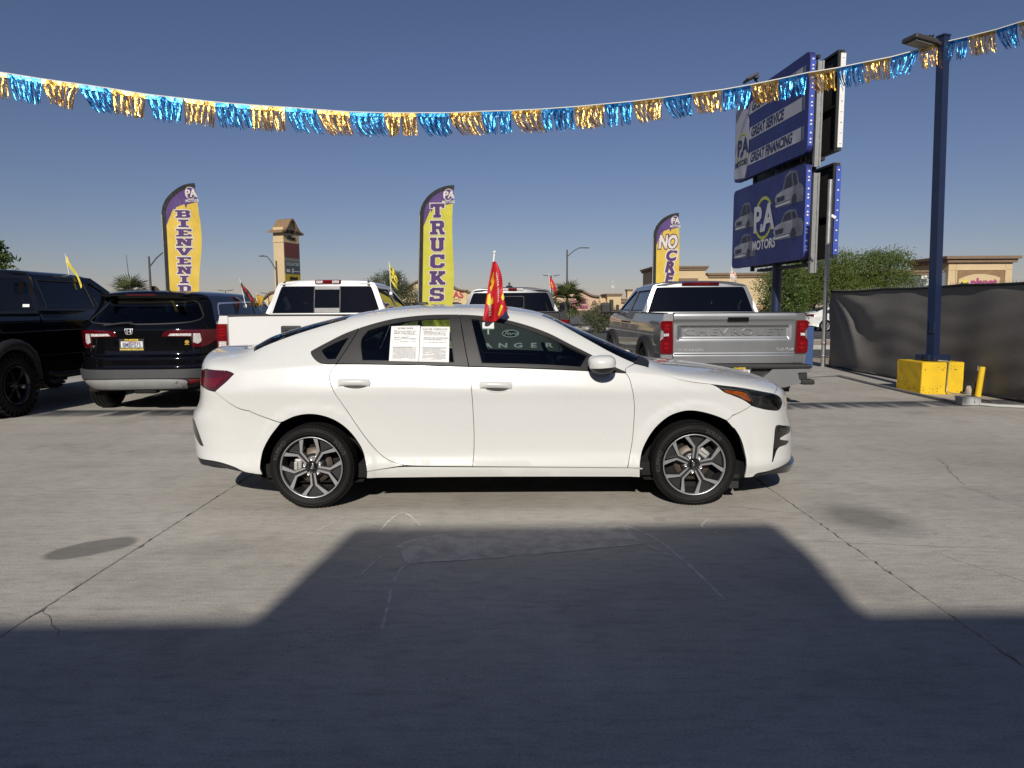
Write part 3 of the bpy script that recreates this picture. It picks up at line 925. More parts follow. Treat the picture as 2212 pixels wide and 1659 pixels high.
sp('hood', [(1.0362, .985, c), (1.075, 1.2), (1.09, 1.4, c), (2.185, 1.4, c), (2.08, 1.1), (1.955, .905, c), (1.9344, .8595, c), (1.8238, .8568), (1.6826, .8513), (1.5798, .8311), (1.4592, .818, c), (1.3577, .8098), (1.2766, .811), (1.1857, .825), (1.1092, .8663)], sym=1.4)
sp('roof', [(-1.1515, 1.1842, c), (-.6, 1.207), (0, 1.214), (.2934, 1.2423, c), (.318, 1.3), (.33, 1.4, c), (-1.08, 1.4, c), (-1.10, 1.3)], sym=1.4)
sp('trunk_lid', [(-1.80, 1.4, c), (-1.79, 1.2), (-1.7804, 1.0554, c)] + rev(trunk_seam)[1:-1] + [(-2.1306, .8425, c), (-2.40, .802, c), (-2.73, .802, c), (-2.73, 1.4, c)], sym=1.4)
sp('windshield', ws_edge + [(1.0, 1.2), (1.055, 1.4, c), (.33, 1.4, c), (.318, 1.3)], glass('windshield glass', (.55, .62, .60)), sym=1.4, gap=.001)
for q in ([(.352, 1.272), (.372, 1.268), (.385, 1.283), (.362, 1.288)], [(.395, 1.262), (.43, 1.256), (.455, 1.272), (.41, 1.280)], [(.335, 1.262), (.347, 1.262), (.347, 1.275), (.335, 1.275)]):
    sp('price_sticker', q, mat('yellow sticker', (.62, .48, .05), .6), off=.003, rim=0, raw=True, gap=0)
sp('rear_window', bl_edge + [(-1.10, 1.3), (-1.08, 1.4, c), (-1.80, 1.4, c), (-1.79, 1.2)], G_CLEAR, sym=1.4, gap=.001)
sp('cowl', [(.9428, .983, c), (1.036, .975, c), (1.073, 1.2), (1.088, 1.4, c), (1.058, 1.4, c), (1.002, 1.2)], M_BLACK, sym=1.4, gap=0, off=-.004)
# side windows in their dark frames
F = dict(m=P_FRAME, mirror=True, rim=.02, step=.03)
sp('front_window_frame', [(-.2391, .80, c), (-.3143, 1.1500, c)] + rev(frame_top)[5:] + [(.8575, .800, c)], holes=[fglass], off=.002, **F)
sp('rear_window_frame', [(-1.1655, .80, c), (-1.0288, 1.0802, c)] + rev(frame_top)[1:4] + [(-.3163, 1.1500, c), (-.2411, .80, c)], holes=[rglass], off=.002, **F)
sp('quarter_window_frame', [(-1.1675, .80, c), (-1.267, .8031), (-1.3219, .8459), (-1.3568, .9148), (-1.3327, .9439), (-1.2366, 1.0), (-1.1391, 1.0476), (-1.0308, 1.0802, c)], holes=[qglass], off=.002, **F)
for nm, g, m in (('front_window', fglass, G_CLEAR), ('rear_side_window', rglass, G_CLEAR), ('quarter_window', qglass, glass('smoked glass', (.16, .18, .18)))):
    sp(nm, g, m, mirror=True, off=-.006, rim=0, gap=-.004, step=.05)
# black rubber round the glass
def ring(pts, d):
    p = densify(smooth_poly(pts), .03)
    return p if area2(p) > 0 else p[::-1]
for nm, g in (('front_window_seal', fglass), ('rear_window_seal', rglass), ('quarter_window_seal', qglass)):
    r0 = ring(g, 0)
    sp(nm, [tuple(p) for p in inset(r0, -.001)], M_BLACK, holes=[[tuple(p) for p in inset(r0, .009 if 'quarter' not in nm else .022)]], off=.001, raw=True, gap=0, mirror=True, rim=.01)
# dark shell behind the panel joints
arcf = [(1.69, .06), (1.69, .2), (1.64, .46), (1.577, .545), (1.45, .59), (1.34, .602), (1.25, .585), (1.15, .53), (1.05, .42), (.98, .295), (.955, .19), (.955, .06)]
arcr = [(-.96, .06), (-.96, .17), (-.995, .281), (-1.083, .398), (-1.195, .468), (-1.3277, .5), (-1.45, .495), (-1.565, .45), (-1.65, .354), (-1.705, .262), (-1.725, .17), (-1.72, .06)]
shell = [(2.5, .13), (2.5, .795), (-2.66, .795), (-2.66, .17), (-2.3, .16), (-1.9, .15), (-1.72, .10)] + rev(arcr) [1:-1] + [(-.96, .085), (.955, .085)] + rev(arcf)[1:-1] + [(1.72, .10), (1.9, .13)]
sp('body_shell', shell, M_DARK, off=-.013, rim=0, gap=0, raw=True, step=.06, mirror=True)
# lamps
sp('taillight', [(-1.8411, .773, c), (-1.8679, .7871), (-1.9221, .8015), (-2.1306, .8385, c), (-2.40, .80, c), (-2.40, .722, c), (-2.1997, .7081), (-2.0614, .685), (-1.9836, .6741, c), (-1.8919, .7263)], M_REDDK, off=.003, mirror=True)
sp('taillight_reflector', [(-2.25, .775, c), (-2.00, .760, c), (-1.90, .760, c), (-1.975, .700, c), (-2.06, .700, c), (-2.25, .722, c)], M_REDLENS, off=.005, rim=.001, mirror=True)
hl = [(1.4522, .8141, c), (1.5054, .7938), (1.555, .7643), (1.6069, .7528), (1.6413, .7402), (1.677, .7235), (1.7186, .7002), (1.7604, .6873), (1.8473, .6828), (1.9647, .6942), (2.0203, .7428), (2.04, .7936), (1.9913, .8352), (1.9324, .8560), (1.8238, .8528), (1.6826, .8473), (1.5798, .8271)]
sp('headlight_housing', hl, mat('headlamp housing', (.028, .030, .036), .22, coat=.8, var=.5, scale=25), off=-.004, mirror=True)
sp('headlight_chrome', [(1.80, .700), (1.95, .705), (2.00, .74), (2.01, .78), (1.97, .812), (1.88, .812), (1.80, .80), (1.77, .75)], mat('headlamp reflector', (.45, .46, .47), .25, metal=.8, var=.5, scale=30), off=-.001, mirror=True)
for q in ((1.835, .755), (1.925, .757)):
    sp('headlight_projector', circle(q[0], q[1], .030), mat('projector bowl', (.02, .022, .026), .08, coat=1), off=.001, mirror=True)
sp('turn_signal', [(1.5389, .7829, c), (1.5653, .7622), (1.6281, .7533), (1.6727, .7313), (1.7164, .7241, c), (1.7048, .7546), (1.6771, .7921, c), (1.6406, .7926)], M_AMBER, off=.001, mirror=True)
sp('signal_trim', [(1.505, .797, c), (1.5389, .7869), (1.6406, .7966), (1.6791, .7961), (1.7088, .7546), (1.7204, .7221), (1.728, .7221), (1.715, .757), (1.684, .803), (1.64, .8035), (1.54, .795)], M_GREYMET, off=.0015, mirror=True, rim=.002)
sp('headlight_lens', hl, G_LENS, off=.004, mirror=True, rim=0)
# bumper mouths
sp('front_vent', [(1.9218, .5427), (2.0087, .5507), (2.1745, .5291), (2.1457, .478), (2.0252, .454), (1.9552, .4179), (2.0903, .3944), (2.0477, .3601), (1.9351, .3337), (1.8728, .2136, c), (1.8627, .2144, c), (1.8748, .29), (1.8926, .4412)], M_GLOSSBLK, off=.003, mirror=True)
sp('fog_lamp', rrect(1.945, .49, 2.12, .528, .01), M_DKMET, off=.009, mirror=True)
sp('rear_vent', [(-2.36, .475, c), (-2.2293, .4574), (-2.0996, .2934, c), (-2.1547, .298), (-2.2539, .3526), (-2.38, .42, c)], M_GLOSSBLK, off=.003, mirror=True)
sp('front_lip', [(1.7314, .0803, c), (1.7636, .1123), (1.848, .1264), (2.0511, .1652), (2.25, .168), (CE, .168, c), (CE, .085, c), (2.2, .085), (1.8546, .1005)], M_GLOSSBLK, off=lambda a, b: .006 + .018 * np.clip((a - 1.75) / .4, 0, 1), mirror=True, rim=.04)
sp('grille', [(2.20, .17, c), (2.36, .30, c), (2.28, .40, c), (2.30, .78, c), (CE, .80, c), (CE, .17, c)], M_BLACK, off=.002, mirror=True)
# door handles: a domed bar over a shallow cup
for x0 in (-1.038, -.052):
    sp('door_handle_cup', circle(x0 + .005, .674, .085, 24, .034), P_WHITE, off=.0012, rim=.003, mirror=True)
    def dome(a, b, x0=x0):
        u = np.clip(np.abs((a - x0) / .117), 0, 1); v = np.clip(np.abs((b - .688) / .024), 0, 1)
        return .004 + .032 * (1 - u ** 3.5) * (1 - v ** 2.5)
    sp('door_handle_shade', [(x0 - .07, .662), (x0 - .02, .652), (x0 + .04, .652), (x0 + .085, .664), (x0 + .04, .668), (x0 - .03, .668)], M_BLACK, off=.0022, rim=0, mirror=True, gap=0)  # dark sliver painted on the door for the shade under the handle
    h = sp('door_handle', rrect(x0 - .117, .666, x0 + .117, .71, .02), P_WHITE, off=dome, rim=.003, mirror=True, step=.01)
# door mirrors
for s_ in (-1, 1):
    e = MB(); k = MB()
    for (m_, z0, z1) in ((e, -.28, 1), (k, -1, -.28)):
        n1, n2 = 12, 28
        vs, fs = [], []
        for i in range(n1 + 1):
            z = z0 + (z1 - z0) * i / n1
            rr = max(0, 1 - abs(z) ** 2.6) ** (1 / 2.6)
            for j in range(n2):
                a = 2 * math.pi * j / n2
                cx, cy = math.cos(a), math.sin(a)
                px = math.copysign(abs(cx) ** .85, cx) * rr; py = math.copysign(abs(cy) ** .85, cy) * rr
                vs.append((.68 + px * .094 - .02 * z * (px < 0), s_ * (.965 + py * .105), 1.018 + z * .066 + px * .006))
        for i in range(n1):
            for j in range(n2):
                q = (i * n2 + j, i * n2 + (j + 1) % n2, (i + 1) * n2 + (j + 1) % n2, (i + 1) * n2 + j)
                fs.append(q)
        m_.add(vs, fs, True)
    k.bevbox((.70, s_ * .86, .965), (.10, .13, .035), .012)
    k.add([(.58, s_ * .965, .995)], [])
    mo = e.build('mirror_cap', P_WHITE, sedan)
    k.build('mirror_base', M_BLACK, mo)
# cabin
cab = MB()
cab.box2((-1.75, -.80, .20), (1.55, .80, .30)); cab.box2((-.95, -.56, .2), (.95, .56, .24))
cab.build('floor_pan', M_DARK, sedan)
dash = MB(); dash.bevbox((.78, 0, .80), (.42, 1.42, .26), .06); dash.bevbox((.55, .37, .93), (.16, .34, .10), .03); dash.bevbox((.3, 0, .62), (.9, .22, .2), .05)
dash.build('dashboard', M_BLACK, sedan)
for y in (-.37, .37):
    s = MB()
    s.bevbox((.12, y, .52), (.52, .50, .16), .06)
    s.bevbox((-.20, y, .82), (.14, .48, .58), .06, Matrix.Rotation(rad(-16), 4, 'Y').to_3x3())
    s.build('front_seat', M_SEAT, sedan)
    h = MB(); h.bevbox((-.31, y, 1.19), (.09, .26, .17), .04, Matrix.Rotation(rad(-12), 4, 'Y').to_3x3()); h.tube([(-.28, y - .06, 1.02), (-.30, y - .06, 1.14)], .007); h.tube([(-.28, y + .06, 1.02), (-.30, y + .06, 1.14)], .007)
    h.build('headrest', M_SEAT, sedan)
    h2 = MB(); h2.bevbox((-1.13, y, 1.10), (.08, .24, .12), .035); h2.build('headrest', M_SEAT, sedan)
s = MB(); s.bevbox((-.82, 0, .52), (.48, 1.26, .16), .06); s.bevbox((-1.08, 0, .80), (.14, 1.26, .54), .06, Matrix.Rotation(rad(-20), 4, 'Y').to_3x3()); s.build('rear_seat', M_SEAT, sedan)
s = MB(); s.box2((-1.74, -.66, .98), (-1.2, .66, 1.0)); s.build('parcel_shelf', M_SEAT, sedan)
sw = MB()
R3 = Matrix.Rotation(rad(65), 4, 'Y').to_3x3()
sw.tube([Vector((.42, .37, .93)) + R3 @ Vector((.185 * math.cos(t), .185 * math.sin(t), 0)) for t in [2 * math.pi * k / 32 for k in range(33)]], .014, 8)
sw.box((.43, .37, .92), (.05, .34, .04), R3)
sw.build('steering_wheel', M_BLACK, sedan)
# wheel houses
for x in (-1.35, 1.35):
    for y in (-1, 1):
        w = MB(); w.lathe([(y * .85, .385), (y * .55, .385), (y * .55, 0)], 'Y', 40, (x, 0, .33))
        w.v = [p if p[2] > .18 else (p[0], p[1], .18) for p in w.v]
        w.build('wheel_liner', M_DARK, sedan)
for x, y, st, spn in ((-1.35, -.815, 0, 0), (1.35, -.815, rad(-3), rad(-24)), (-1.35, .815, 0, .4), (1.35, .815, rad(-3), .9)):
    alloy_wheel(sedan, x, y, .299, st, face=-1 if y < 0 else 1, spin=spn)
# mud flap edge ahead of the front bumper skirt
mf = MB(); mf.box2((1.63, -.80, .10), (1.70, -.55, .2)); mf.build('splash_guard', M_BLACK, sedan)

# notices taped to the rear window
def notice(name, corners, title, heads, label):
    x0, x1, y0, y1 = corners
    def S(a, b): return sedan_w(a, b)
    o = patch(name, S, [(x0, y1), (x1, y1 - .001), (x1 + .001, y0), (x0 - .001, y0)], M_PAPER, None, raw=True, gap=0, off=.009, rim=.001, step=.05)
    tag(o, label, 'notice', 'notices on the sedan window')
    w = x1 - x0; hgt = y1 - y0; cx = (x0 + x1) / 2
    lines = []
    r = random.Random(title)
    y = y1 - .10 * hgt
    text_on('heading', S, title, M_INK, o, (cx, y1 - .075 * hgt), .0165, .0002, off=.0105, stretch=(1, .8))
    for i, hd in enumerate(heads):
        text_on('heading', S, hd, M_INK, o, (x0 + .12 * w, y1 - (.205 + .11 * i) * hgt), .0115, .0002, off=.0105, align='LEFT', stretch=(1, .8))
    mb = MB()
    def bar(xa, xb, yy, t=.0011):
        k = 5
        A = np.linspace(xa, xb, k); P, N = surf_eval(S, np.concatenate([np.stack([A, np.full(k, yy - t)], 1), np.stack([A, np.full(k, yy + t)], 1)]))
        P = P + N * .0105
        mb.add(P, [(i, i + 1, k + i + 1, k + i) for i in range(k - 1)])
    rows = [.12, .135, .155, .17, .24, .255, .345, .36, .375, .43, .445] + [.60 + .018 * i for i in range(19)]
    for q in rows:
        yy = y1 - q * hgt; xa = x0 + .10 * w
        while xa < x1 - .12 * w:
            ln = r.uniform(.02, .07) * (1 if q > .5 else 1)
            xb = min(xa + ln, x1 - .10 * w)
            if r.random() < .86: bar(xa, xb, yy, .0008)
            xa = xb + .004
    for yy in (y1 - .035 * hgt, y0 + .03 * hgt): bar(x0 + .05 * w, x1 - .05 * w, yy, .0006)
    bar(x0 + .06 * w, x1 - .06 * w, y1 - .585 * hgt, .0016)
    mb.build('fine_print', mat('grey print', (.30, .30, .31), .7), o)
    return o
notice('window_notice', (-.798, -.593, .822, 1.068), 'BUYERS GUIDE', ('IMPLIED WARRANTIES ONLY', 'DEALER WARRANTY'), 'printed paper notice headed BUYERS GUIDE on the rear door window of the white sedan')
notice('window_notice', (-.588, -.381, .822, 1.061), 'GUIA DEL COMPRADOR', ('SOLO GARANTIAS IMPLICITAS', 'GARANTIA DEL CONCESIONARIO'), 'printed paper notice headed GUIA DEL COMPRADOR beside the first notice on the sedan window')
# ------------------------------------------------------------------ pickups and the SUV (local x runs forward, local -y is the right side)
P_SILVER = mat('silver paint', (.31, .32, .33), .38, metal=.8, coat=.8, var=.02, scale=2)
P_GREY = mat('dark metallic grey paint', (.07, .072, .076), .34, metal=.6, coat=.8, var=.02, scale=2)
P_BLACK = mat('black paint', (.003, .003, .0038), .06, coat=0, var=.02, scale=2)
P_TRUCKW = mat('white truck paint', (.70, .70, .69), .3, coat=.8, var=.015, scale=2)
G_SIDE = glass('dark side glass', (.10, .115, .125), .95)
G_REAR = glass('dark rear glass', (.05, .055, .06), .95)
M_CLAD = mat('grey bumper cladding', (.050, .052, .056), .55, bump=.05, bscale=300)
M_SKID = mat('silver skid plate', (.36, .36, .36), .42, metal=.4)
M_BED = mat('bed cover', (.012, .012, .013), .6)
M_PLATE = mat('number plate white', (.62, .62, .60), .5, var=.03)
M_YELLOWPRINT = mat('yellow print', (.75, .55, .03), .5, var=.05)
M_BLUEINK = mat('plate blue', (.02, .03, .13), .5)

def plate(parent, S, a0, a1, b0, b1, number, off=.02, bottom=None, red=False, name='license_plate'):
    p = patch(name, S, rrect(a0, b0, a1, b1, .01), M_PLATE, parent, raw=True, gap=0, off=off, rim=.012, step=.1)
    w, h = a1 - a0, b1 - b0; ca, cb = (a0 + a1) / 2, (b0 + b1) / 2
    fr = patch('plate_frame', S, rrect(a0 - .008, b0 - .008, a1 + .008, b1 + .008, .01), M_BLACK, p, raw=True, gap=0, off=off + .004, rim=.015, step=.1,
               holes=[rrect(a0 + .008, b0 + .26 * h if bottom else b0 + .012, a1 - .008, b1 - .16 * h, .006)])
    text_on('number', S, number, M_BLUEINK, p, (ca, cb - .02 * h), h * .62, .0015, off=off + .002, stretch=(.90 * w / (len(number) * h * .62 * .62), 1))
    text_on('state_name', S, 'California', mat('red print', (.5, .02, .03), .5), p, (ca, b1 - .24 * h), h * .2, .0005, shear=.3, off=off + .002)
    text_on('frame_lettering', S, 'P&A MOTORS', M_YELLOWPRINT, p, (ca, b1 - .045 * h), h * .19, .0018, off=off + .006)
    if bottom:
        text_on('frame_lettering', S, bottom, M_YELLOWPRINT, p, (ca, b0 + .09 * h), h * .19, .0015, off=off + .006, stretch=(.82, 1))
    if red:
        patch('registration_sticker', S, [(a1 - .05, b1 - .2 * h), (a1 - .02, b1 - .2 * h), (a1 - .02, b1 - .07 * h), (a1 - .05, b1 - .07 * h)], M_REDLENS, p, raw=True, gap=0, off=off + .003, rim=0)
    return p

def pickup(name, loc, rz, label, paint, W, zt, zsill, xc, xw, L, zbelt, zroof, Wb, Wr, ax, R, rim_m, glass_m, gate_top_dark=True, flare=0.0, knobs=False, lean=.22,
           rear_glass=None, rear_poly=None, spokes=6, pillar=.0, win_split=.5, chrome_trim=False, doors=True, gate_z0=.62, gate_w=None, gate_off=None, tw=.26):
    t = empty(name, loc, rz + math.pi / 2, label, 'pickup truck')
    prof = Crv([(zsill - .1, W * .93), (zsill, W * .955), (zsill + .16, W * .99), ((zsill + zt) / 2 + .05, W), (zt - .14, W * .985), (zt, W * .955), (zt + .3, W * .93)])
    def side(a, b):
        nose = np.clip((np.asarray(a) - (L - .55)) / .55, 0, 1)
        return np.stack([a, -prof(b) * (1 - .16 * nose ** 2.2) , b], -1)
    def rear(a, b):
        return np.stack([.03 * np.abs(np.asarray(a) / W) ** 4 + 0 * np.asarray(b), -np.asarray(a), b + 0 * np.asarray(a)], -1)
    hgt = zroof - .09 - zbelt
    def cabside(a, b):
        k = np.clip((np.asarray(b) - zbelt) / hgt, -.6, 1.2)
        return np.stack([a, -(Wb - (Wb - Wr) * np.sign(k) * np.abs(k) ** 1.15), b], -1)
    def cabrear(a, b):
        k = (np.asarray(b) - zbelt)
        return np.stack([xc + lean * k + .05 * (np.abs(np.asarray(a)) / Wb) ** 3, -np.asarray(a), b + 0 * np.asarray(a)], -1)
    gw = gate_w or W - .17
    ch = dict(step=.08)
    # bed
    def arch(x, r, z0, n=10):
        return [(x + r * math.cos(math.radians(180 - 180 * k / n)), max(z0, .42 * (R / .40) + r * math.sin(math.radians(180 * k / n)))) for k in range(n + 1)]
    ra = R + .09
    patch('bed_side', side, [(.03, zsill, c), (ax[0] - ra, zsill, c)] + [(q[0], q[1]) for q in arch(ax[0], ra, zsill)[1:-1]] + [(ax[0] + ra, zsill, c), (xc - .012, zsill, c), (xc - .012, zt, c), (.03, zt, c)], paint, t, mirror=True, gap=0, rim=.03, step=.06)
    patch('tailgate', rear, rrect(-gw, gate_z0, gw, zt, .025), paint, t, raw=True, off=gate_off if gate_off else 0.0, step=.028 if gate_off else .1, gap=0, rim=.04)
    for sx in (1, -1):
        patch('bed_corner', rear, [(sx * (gw + .006), gate_z0, c), (sx * W * .965, gate_z0, c), (sx * W * .985, (gate_z0 + zt) / 2), (sx * W * .955, zt, c), (sx * (gw + .006), zt, c)], paint, t, off=.002, gap=0, rim=.05, step=.15)
    mb = MB()
    mb.box2((.06, -W * .93, zt - .05), (xc - .02, W * .93, zt - .02))
    mb.build('bed_cover', M_BED, t)
    mb = MB(); mb.bevbox((.035, 0, zt + .004), (.09, 2 * gw, .022), .008); mb.bevbox(((xc) / 2, W * .935, zt + .004), (xc - .04, .07, .02), .008); mb.bevbox(((xc) / 2, -W * .935, zt + .004), (xc - .04, .07, .02), .008)
    mb.build('bed_rail_cap', M_BLACK if gate_top_dark else paint, t)
    mb = MB(); mb.box2((.12, -W * .86, zsill + .02), (L - .3, W * .86, zsill + .16)); mb.box2((.05, -W * .9, gate_z0), (.07, W * .9, zt - .06)); mb.box2((xc + .05, -W * .88, zsill), (xc + .12, W * .88, zbelt)); mb.box2((.3, -.5, .34), (L - .6, .5, zsill + .05))
    mb.build('chassis', M_DARK, t)
    # cab
    zj = zbelt
    xm = xc + (xw - xc) * win_split
    patch('rear_door', side, [(xc + .006, zsill, c), (xm, zsill, c), (xm, zj, c), (xc + .006, zj, c)], paint, t, mirror=True, gap=.004, rim=.03, **ch)
    patch('front_door', side, [(xm, zsill, c), (xw - .05, zsill, c), (xw - .05, zj, c), (xm, zj, c)], paint, t, mirror=True, gap=.004, rim=.03, **ch)
    patch('front_fender', side, [(xw - .05, zsill, c), (ax[1] - ra, zsill, c)] + arch(ax[1], ra, zsill)[1:-1] + [(ax[1] + ra, zsill, c), (L - .02, zsill + .03, c), (L - .02, zj - .14, c), (xw + .3, zj - .03), (xw - .05, zj, c)], paint, t, mirror=True, gap=.004, rim=.03, step=.07)
    xt = xw - .75 * (xw - xc) * .36 - .25                     # top of the windscreen
    zr0 = zroof - .09
    xr0 = xc + lean * hgt
    frame = [(xc + .03, zj, c), (xw - .02, zj, c), (xt + .12, zr0 - .03), (xt, zr0 + .012, c), (xr0 + .05, zr0 + .012, c)]
    pw = .16 + pillar
    w1 = [(xc + lean * .1 + pw, zj + .035, c), (xm - .05, zj + .035, c), (xm - .05, zr0 - .055, c), (xr0 + pw * .85, zr0 - .055, c)]
    w2 = [(xm + .05, zj + .035, c), (xw - .19, zj + .035, c), (xt - .03, zr0 - .075), (xt - .12, zr0 - .055, c), (xm + .05, zr0 - .055, c)]
    patch('cab_side', cabside, frame, paint, t, mirror=True, gap=0, rim=.05, holes=[w1, w2], **ch)
    for nm, w_ in (('rear_side_window', w1), ('front_side_window', w2)):
        patch(nm, cabside, w_, glass_m, t, mirror=True, gap=-.004, off=-.012, rim=0, step=.2)
        r0 = densify(smooth_poly(w_), .1); r0 = r0 if area2(r0) > 0 else r0[::-1]
        patch('window_seal', cabside, [tuple(q) for q in r0], M_BLACK, t, mirror=True, gap=0, off=.003, rim=.012, raw=True, holes=[[tuple(q) for q in inset(r0, .018)]], step=.1)
    rp = rear_poly
    patch('cab_back', cabrear, rp, paint, t, gap=0, rim=.05, holes=[rear_glass], step=.07)
    patch('rear_window', cabrear, rear_glass, G_REAR, t, gap=-.005, off=-.008, rim=0, step=.2)
    # roof: rounded loft
    vs, fs = [], []
    nx, ny = 14, 24
    for i in range(nx + 1):
        u = i / nx; x = xr0 + .01 + (xt - xr0) * u
        drop = .045 * (1 - min(1, u / .12)) ** 2 + .05 * max(0, (u - .8) / .2) ** 2
        for j in range(ny + 1):
            v = -1 + 2 * j / ny
            z = zr0 + (.09 - drop) * max(0, 1 - abs(v) ** 3.2) ** (1 / 2.0)
            vs.append((x, -v * (Wr + .002) , z))
    for i in range(nx):
        for j in range(ny):
            q = (i * (ny + 1) + j, i * (ny + 1) + j + 1, (i + 1) * (ny + 1) + j + 1, (i + 1) * (ny + 1) + j)
            fs.append(q[::-1])
    for i0, fl in ((0, False), (nx, True)):
        fs.append(tuple(i0 * (ny + 1) + j for j in (range(ny + 1) if not fl else reversed(range(ny + 1)))))
    mesh_obj('roof', vs, fs, paint, t, smooth=True)
    # windscreen, hood and nose
    k = MB(); k.add([(xw, -Wb + .08, zj), (xw, Wb - .08, zj), (xt, Wr - .03, zr0 + .02), (xt, -Wr + .03, zr0 + .02)], [(0, 1, 2, 3)])
    k.build('windshield', G_CLEAR, t)
    k = MB(); k.bevbox(((xw + L) / 2 - .02, 0, zj - .10), (L - xw, W * 1.62, .2), .07); k.build('hood', paint, t)
    k = MB(); k.bevbox((L - .06, 0, zj - .32), (.12, W * 1.5, .42), .04); k.build('grille', M_BLACK, t)
    k = MB(); k.bevbox((L, 0, zsill + .08), (.2, W * 1.84, .24), .06); k.build('front_bumper', M_CHROME if chrome_trim else M_BLACK, t)
    # seats seen through the glass
    for xx in (xm + .12, xc + .42):
        for y in (-.4, .4):
            s_ = MB(); s_.bevbox((xx, y, zbelt - .1), (.14, .5, .5), .05); s_.build('seat', M_SEAT, t)
            h_ = MB(); h_.bevbox((xx - .03, y, zbelt + .27), (.10, .28, .19), .05); h_.build('headrest', M_SEAT, t)
    # mirrors
    for sy in (-1, 1):
        m_ = MB(); m_.bevbox((xw - .12, sy * (Wb + .27), zj + .08), (.10, .21, .22), .035); m_.tube([(xw - .1, sy * (Wb - .02), zj + .02), (xw - .1, sy * (Wb + .2), zj + .0)], .03, 8)
        m_.build('mirror', M_BLACK, t)
        for xx in (xm - .22, xw - .32 + .05):
            hd = MB(); hd.bevbox((xx - .02 if xx < xm else xm + .2, sy * (W + .012), zj - .16), (.17, .035, .035), .012); hd.build('door_handle', M_BLACK if not chrome_trim else paint, t)
    for xx in ax:
        for sy in (-1, 1):
            simple_wheel(t, xx, sy * (W - tw / 2 - .01 + flare), R, R, tw, R * .60, rim_m, face=sy, spokes=spokes, knobs=knobs)
            lw = MB(); lw.lathe([(sy * (W - .06), ra + .02), (sy * (W - .45), ra + .02), (sy * (W - .45), 0)], 'Y', 28, (xx, 0, R))
            lw.v = [q if q[2] > zsill - .02 else (q[0], q[1], zsill - .02) for q in lw.v]
            lw.build('wheel_liner', M_DARK, t)
            # wheel lip
            lp = MB()
            pts = [(xx + (ra + .02) * math.cos(math.radians(a)), sy * (float(prof(min(zt, R + ra * math.sin(math.radians(a))))) + flare * .5), .42 * (R / .40) + (ra + .01) * math.sin(math.radians(a))) for a in range(180, -1, -15)]
            lp.tube(pts, .022 + flare * .55, 8); lp.build('wheel_arch_trim', M_BLACK if flare or name == 'pickup_truck' else paint, t)
    return t, side, rear, cabside, cabrear

# --- silver pickup with CHEVROLET tailgate
def gate_relief(a, b):
    d = np.minimum.reduce([(a + .81) / .07, (.81 - a) / .07, (b - .935) / .05, (1.150 - b) / .028])
    d = np.clip(d, 0, 1); d = d * d * (3 - 2 * d)
    k = np.clip((b - 1.185) / .05, 0, 1); k = k * k * (3 - 2 * k)
    e = np.clip((.745 - b) / .012, 0, 1)
    return .004 - .024 * d + .028 * k - .012 * np.clip((b - 1.29) / .03, 0, 1) + .012 * e
sil, s_side, s_rear, s_cs, s_cr = pickup('pickup_truck', (3.13, 10.0, 0), 0, 'silver crew-cab pickup with raised lettering across its tailgate, nearest the fence', P_SILVER, 1.035, 1.315, .52, 1.78, 4.55, 5.75, 1.31, 1.845, .955, .76, (1.22, 4.85), .40,
    M_GREYMET, G_SIDE, lean=.22, flare=.05, rear_poly=[(-.955, 1.30, c), (.955, 1.30, c), (.80, 1.70), (.75, 1.77), (.64, 1.795, c), (-.64, 1.795, c), (-.75, 1.77), (-.80, 1.70)],
    rear_glass=[(-.87, 1.325, c), (.87, 1.325, c), (.745, 1.68), (.70, 1.735, c), (-.70, 1.735, c), (-.745, 1.68)], gate_off=gate_relief, gate_z0=.615, gate_w=.855)
text_on('lettering', s_rear, 'CHEVROLET', P_SILVER, sil, (0, 1.05), .135, .002, off=-.020, stretch=(1.75, 1), thick=.007, spacing=1.12)
text_on('lettering', s_rear, 'SILVERADO', M_CHROME, sil, (-.62, .80), .05, .001, off=.006, stretch=(1.5, 1), thick=.002)
text_on('lettering', s_rear, 'CUSTOM', M_CHROME, sil, (.72, .805), .05, .001, off=.006, stretch=(1.2, 1), thick=.002)
hb = MB(); hb.bevbox((-.02, -.04, 1.228), (.04, .30, .07), .012); h_ = hb.build('tailgate_handle', M_GLOSSBLK, sil)
for sx in (1, -1):
    lamp = [(1.035, 1.19), (1.005, 1.215, c), (.868, 1.215, c), (.862, .752, c), (1.01, .752, c), (1.035, .785), (1.035, .931), (.995, .98), (.995, 1.077), (1.035, 1.11)]
    l_ = patch('tail_lamp', s_rear, [(q[0] * sx,) + tuple(q[1:]) for q in lamp], M_REDLENS, sil, off=.03, rim=.08, gap=.001, step=.05)
    patch('reverse_light', s_rear, [(.92 * sx, 1.0, c), (.99 * sx, .995, c), (.99 * sx, 1.035, c), (.92 * sx, 1.04, c)], M_WHITELENS, l_, off=.036, rim=.01)
    for zz in (1.10, 1.15, .83, .89):
        patch('lamp_facet', s_rear, circle(.95 * sx, zz, .038, 16, .022), mat('bright red lens', (.26, .006, .009), .15, coat=1, var=.4, scale=60), l_, off=.034, rim=.004)
b_ = MB()
for sy in (-1, 1):
    b_ = MB()
    b_.prism([(sy * q[0], q[1]) for q in [(.30, .375), (.49, .54), (1.02, .545), (1.03, .50), (.84, .49), (.86, .40), (.93, .355), (.66, .285), (.37, .300)]], -.18, .12, 'YZ')
    b_.build('rear_bumper', P_SILVER, sil)
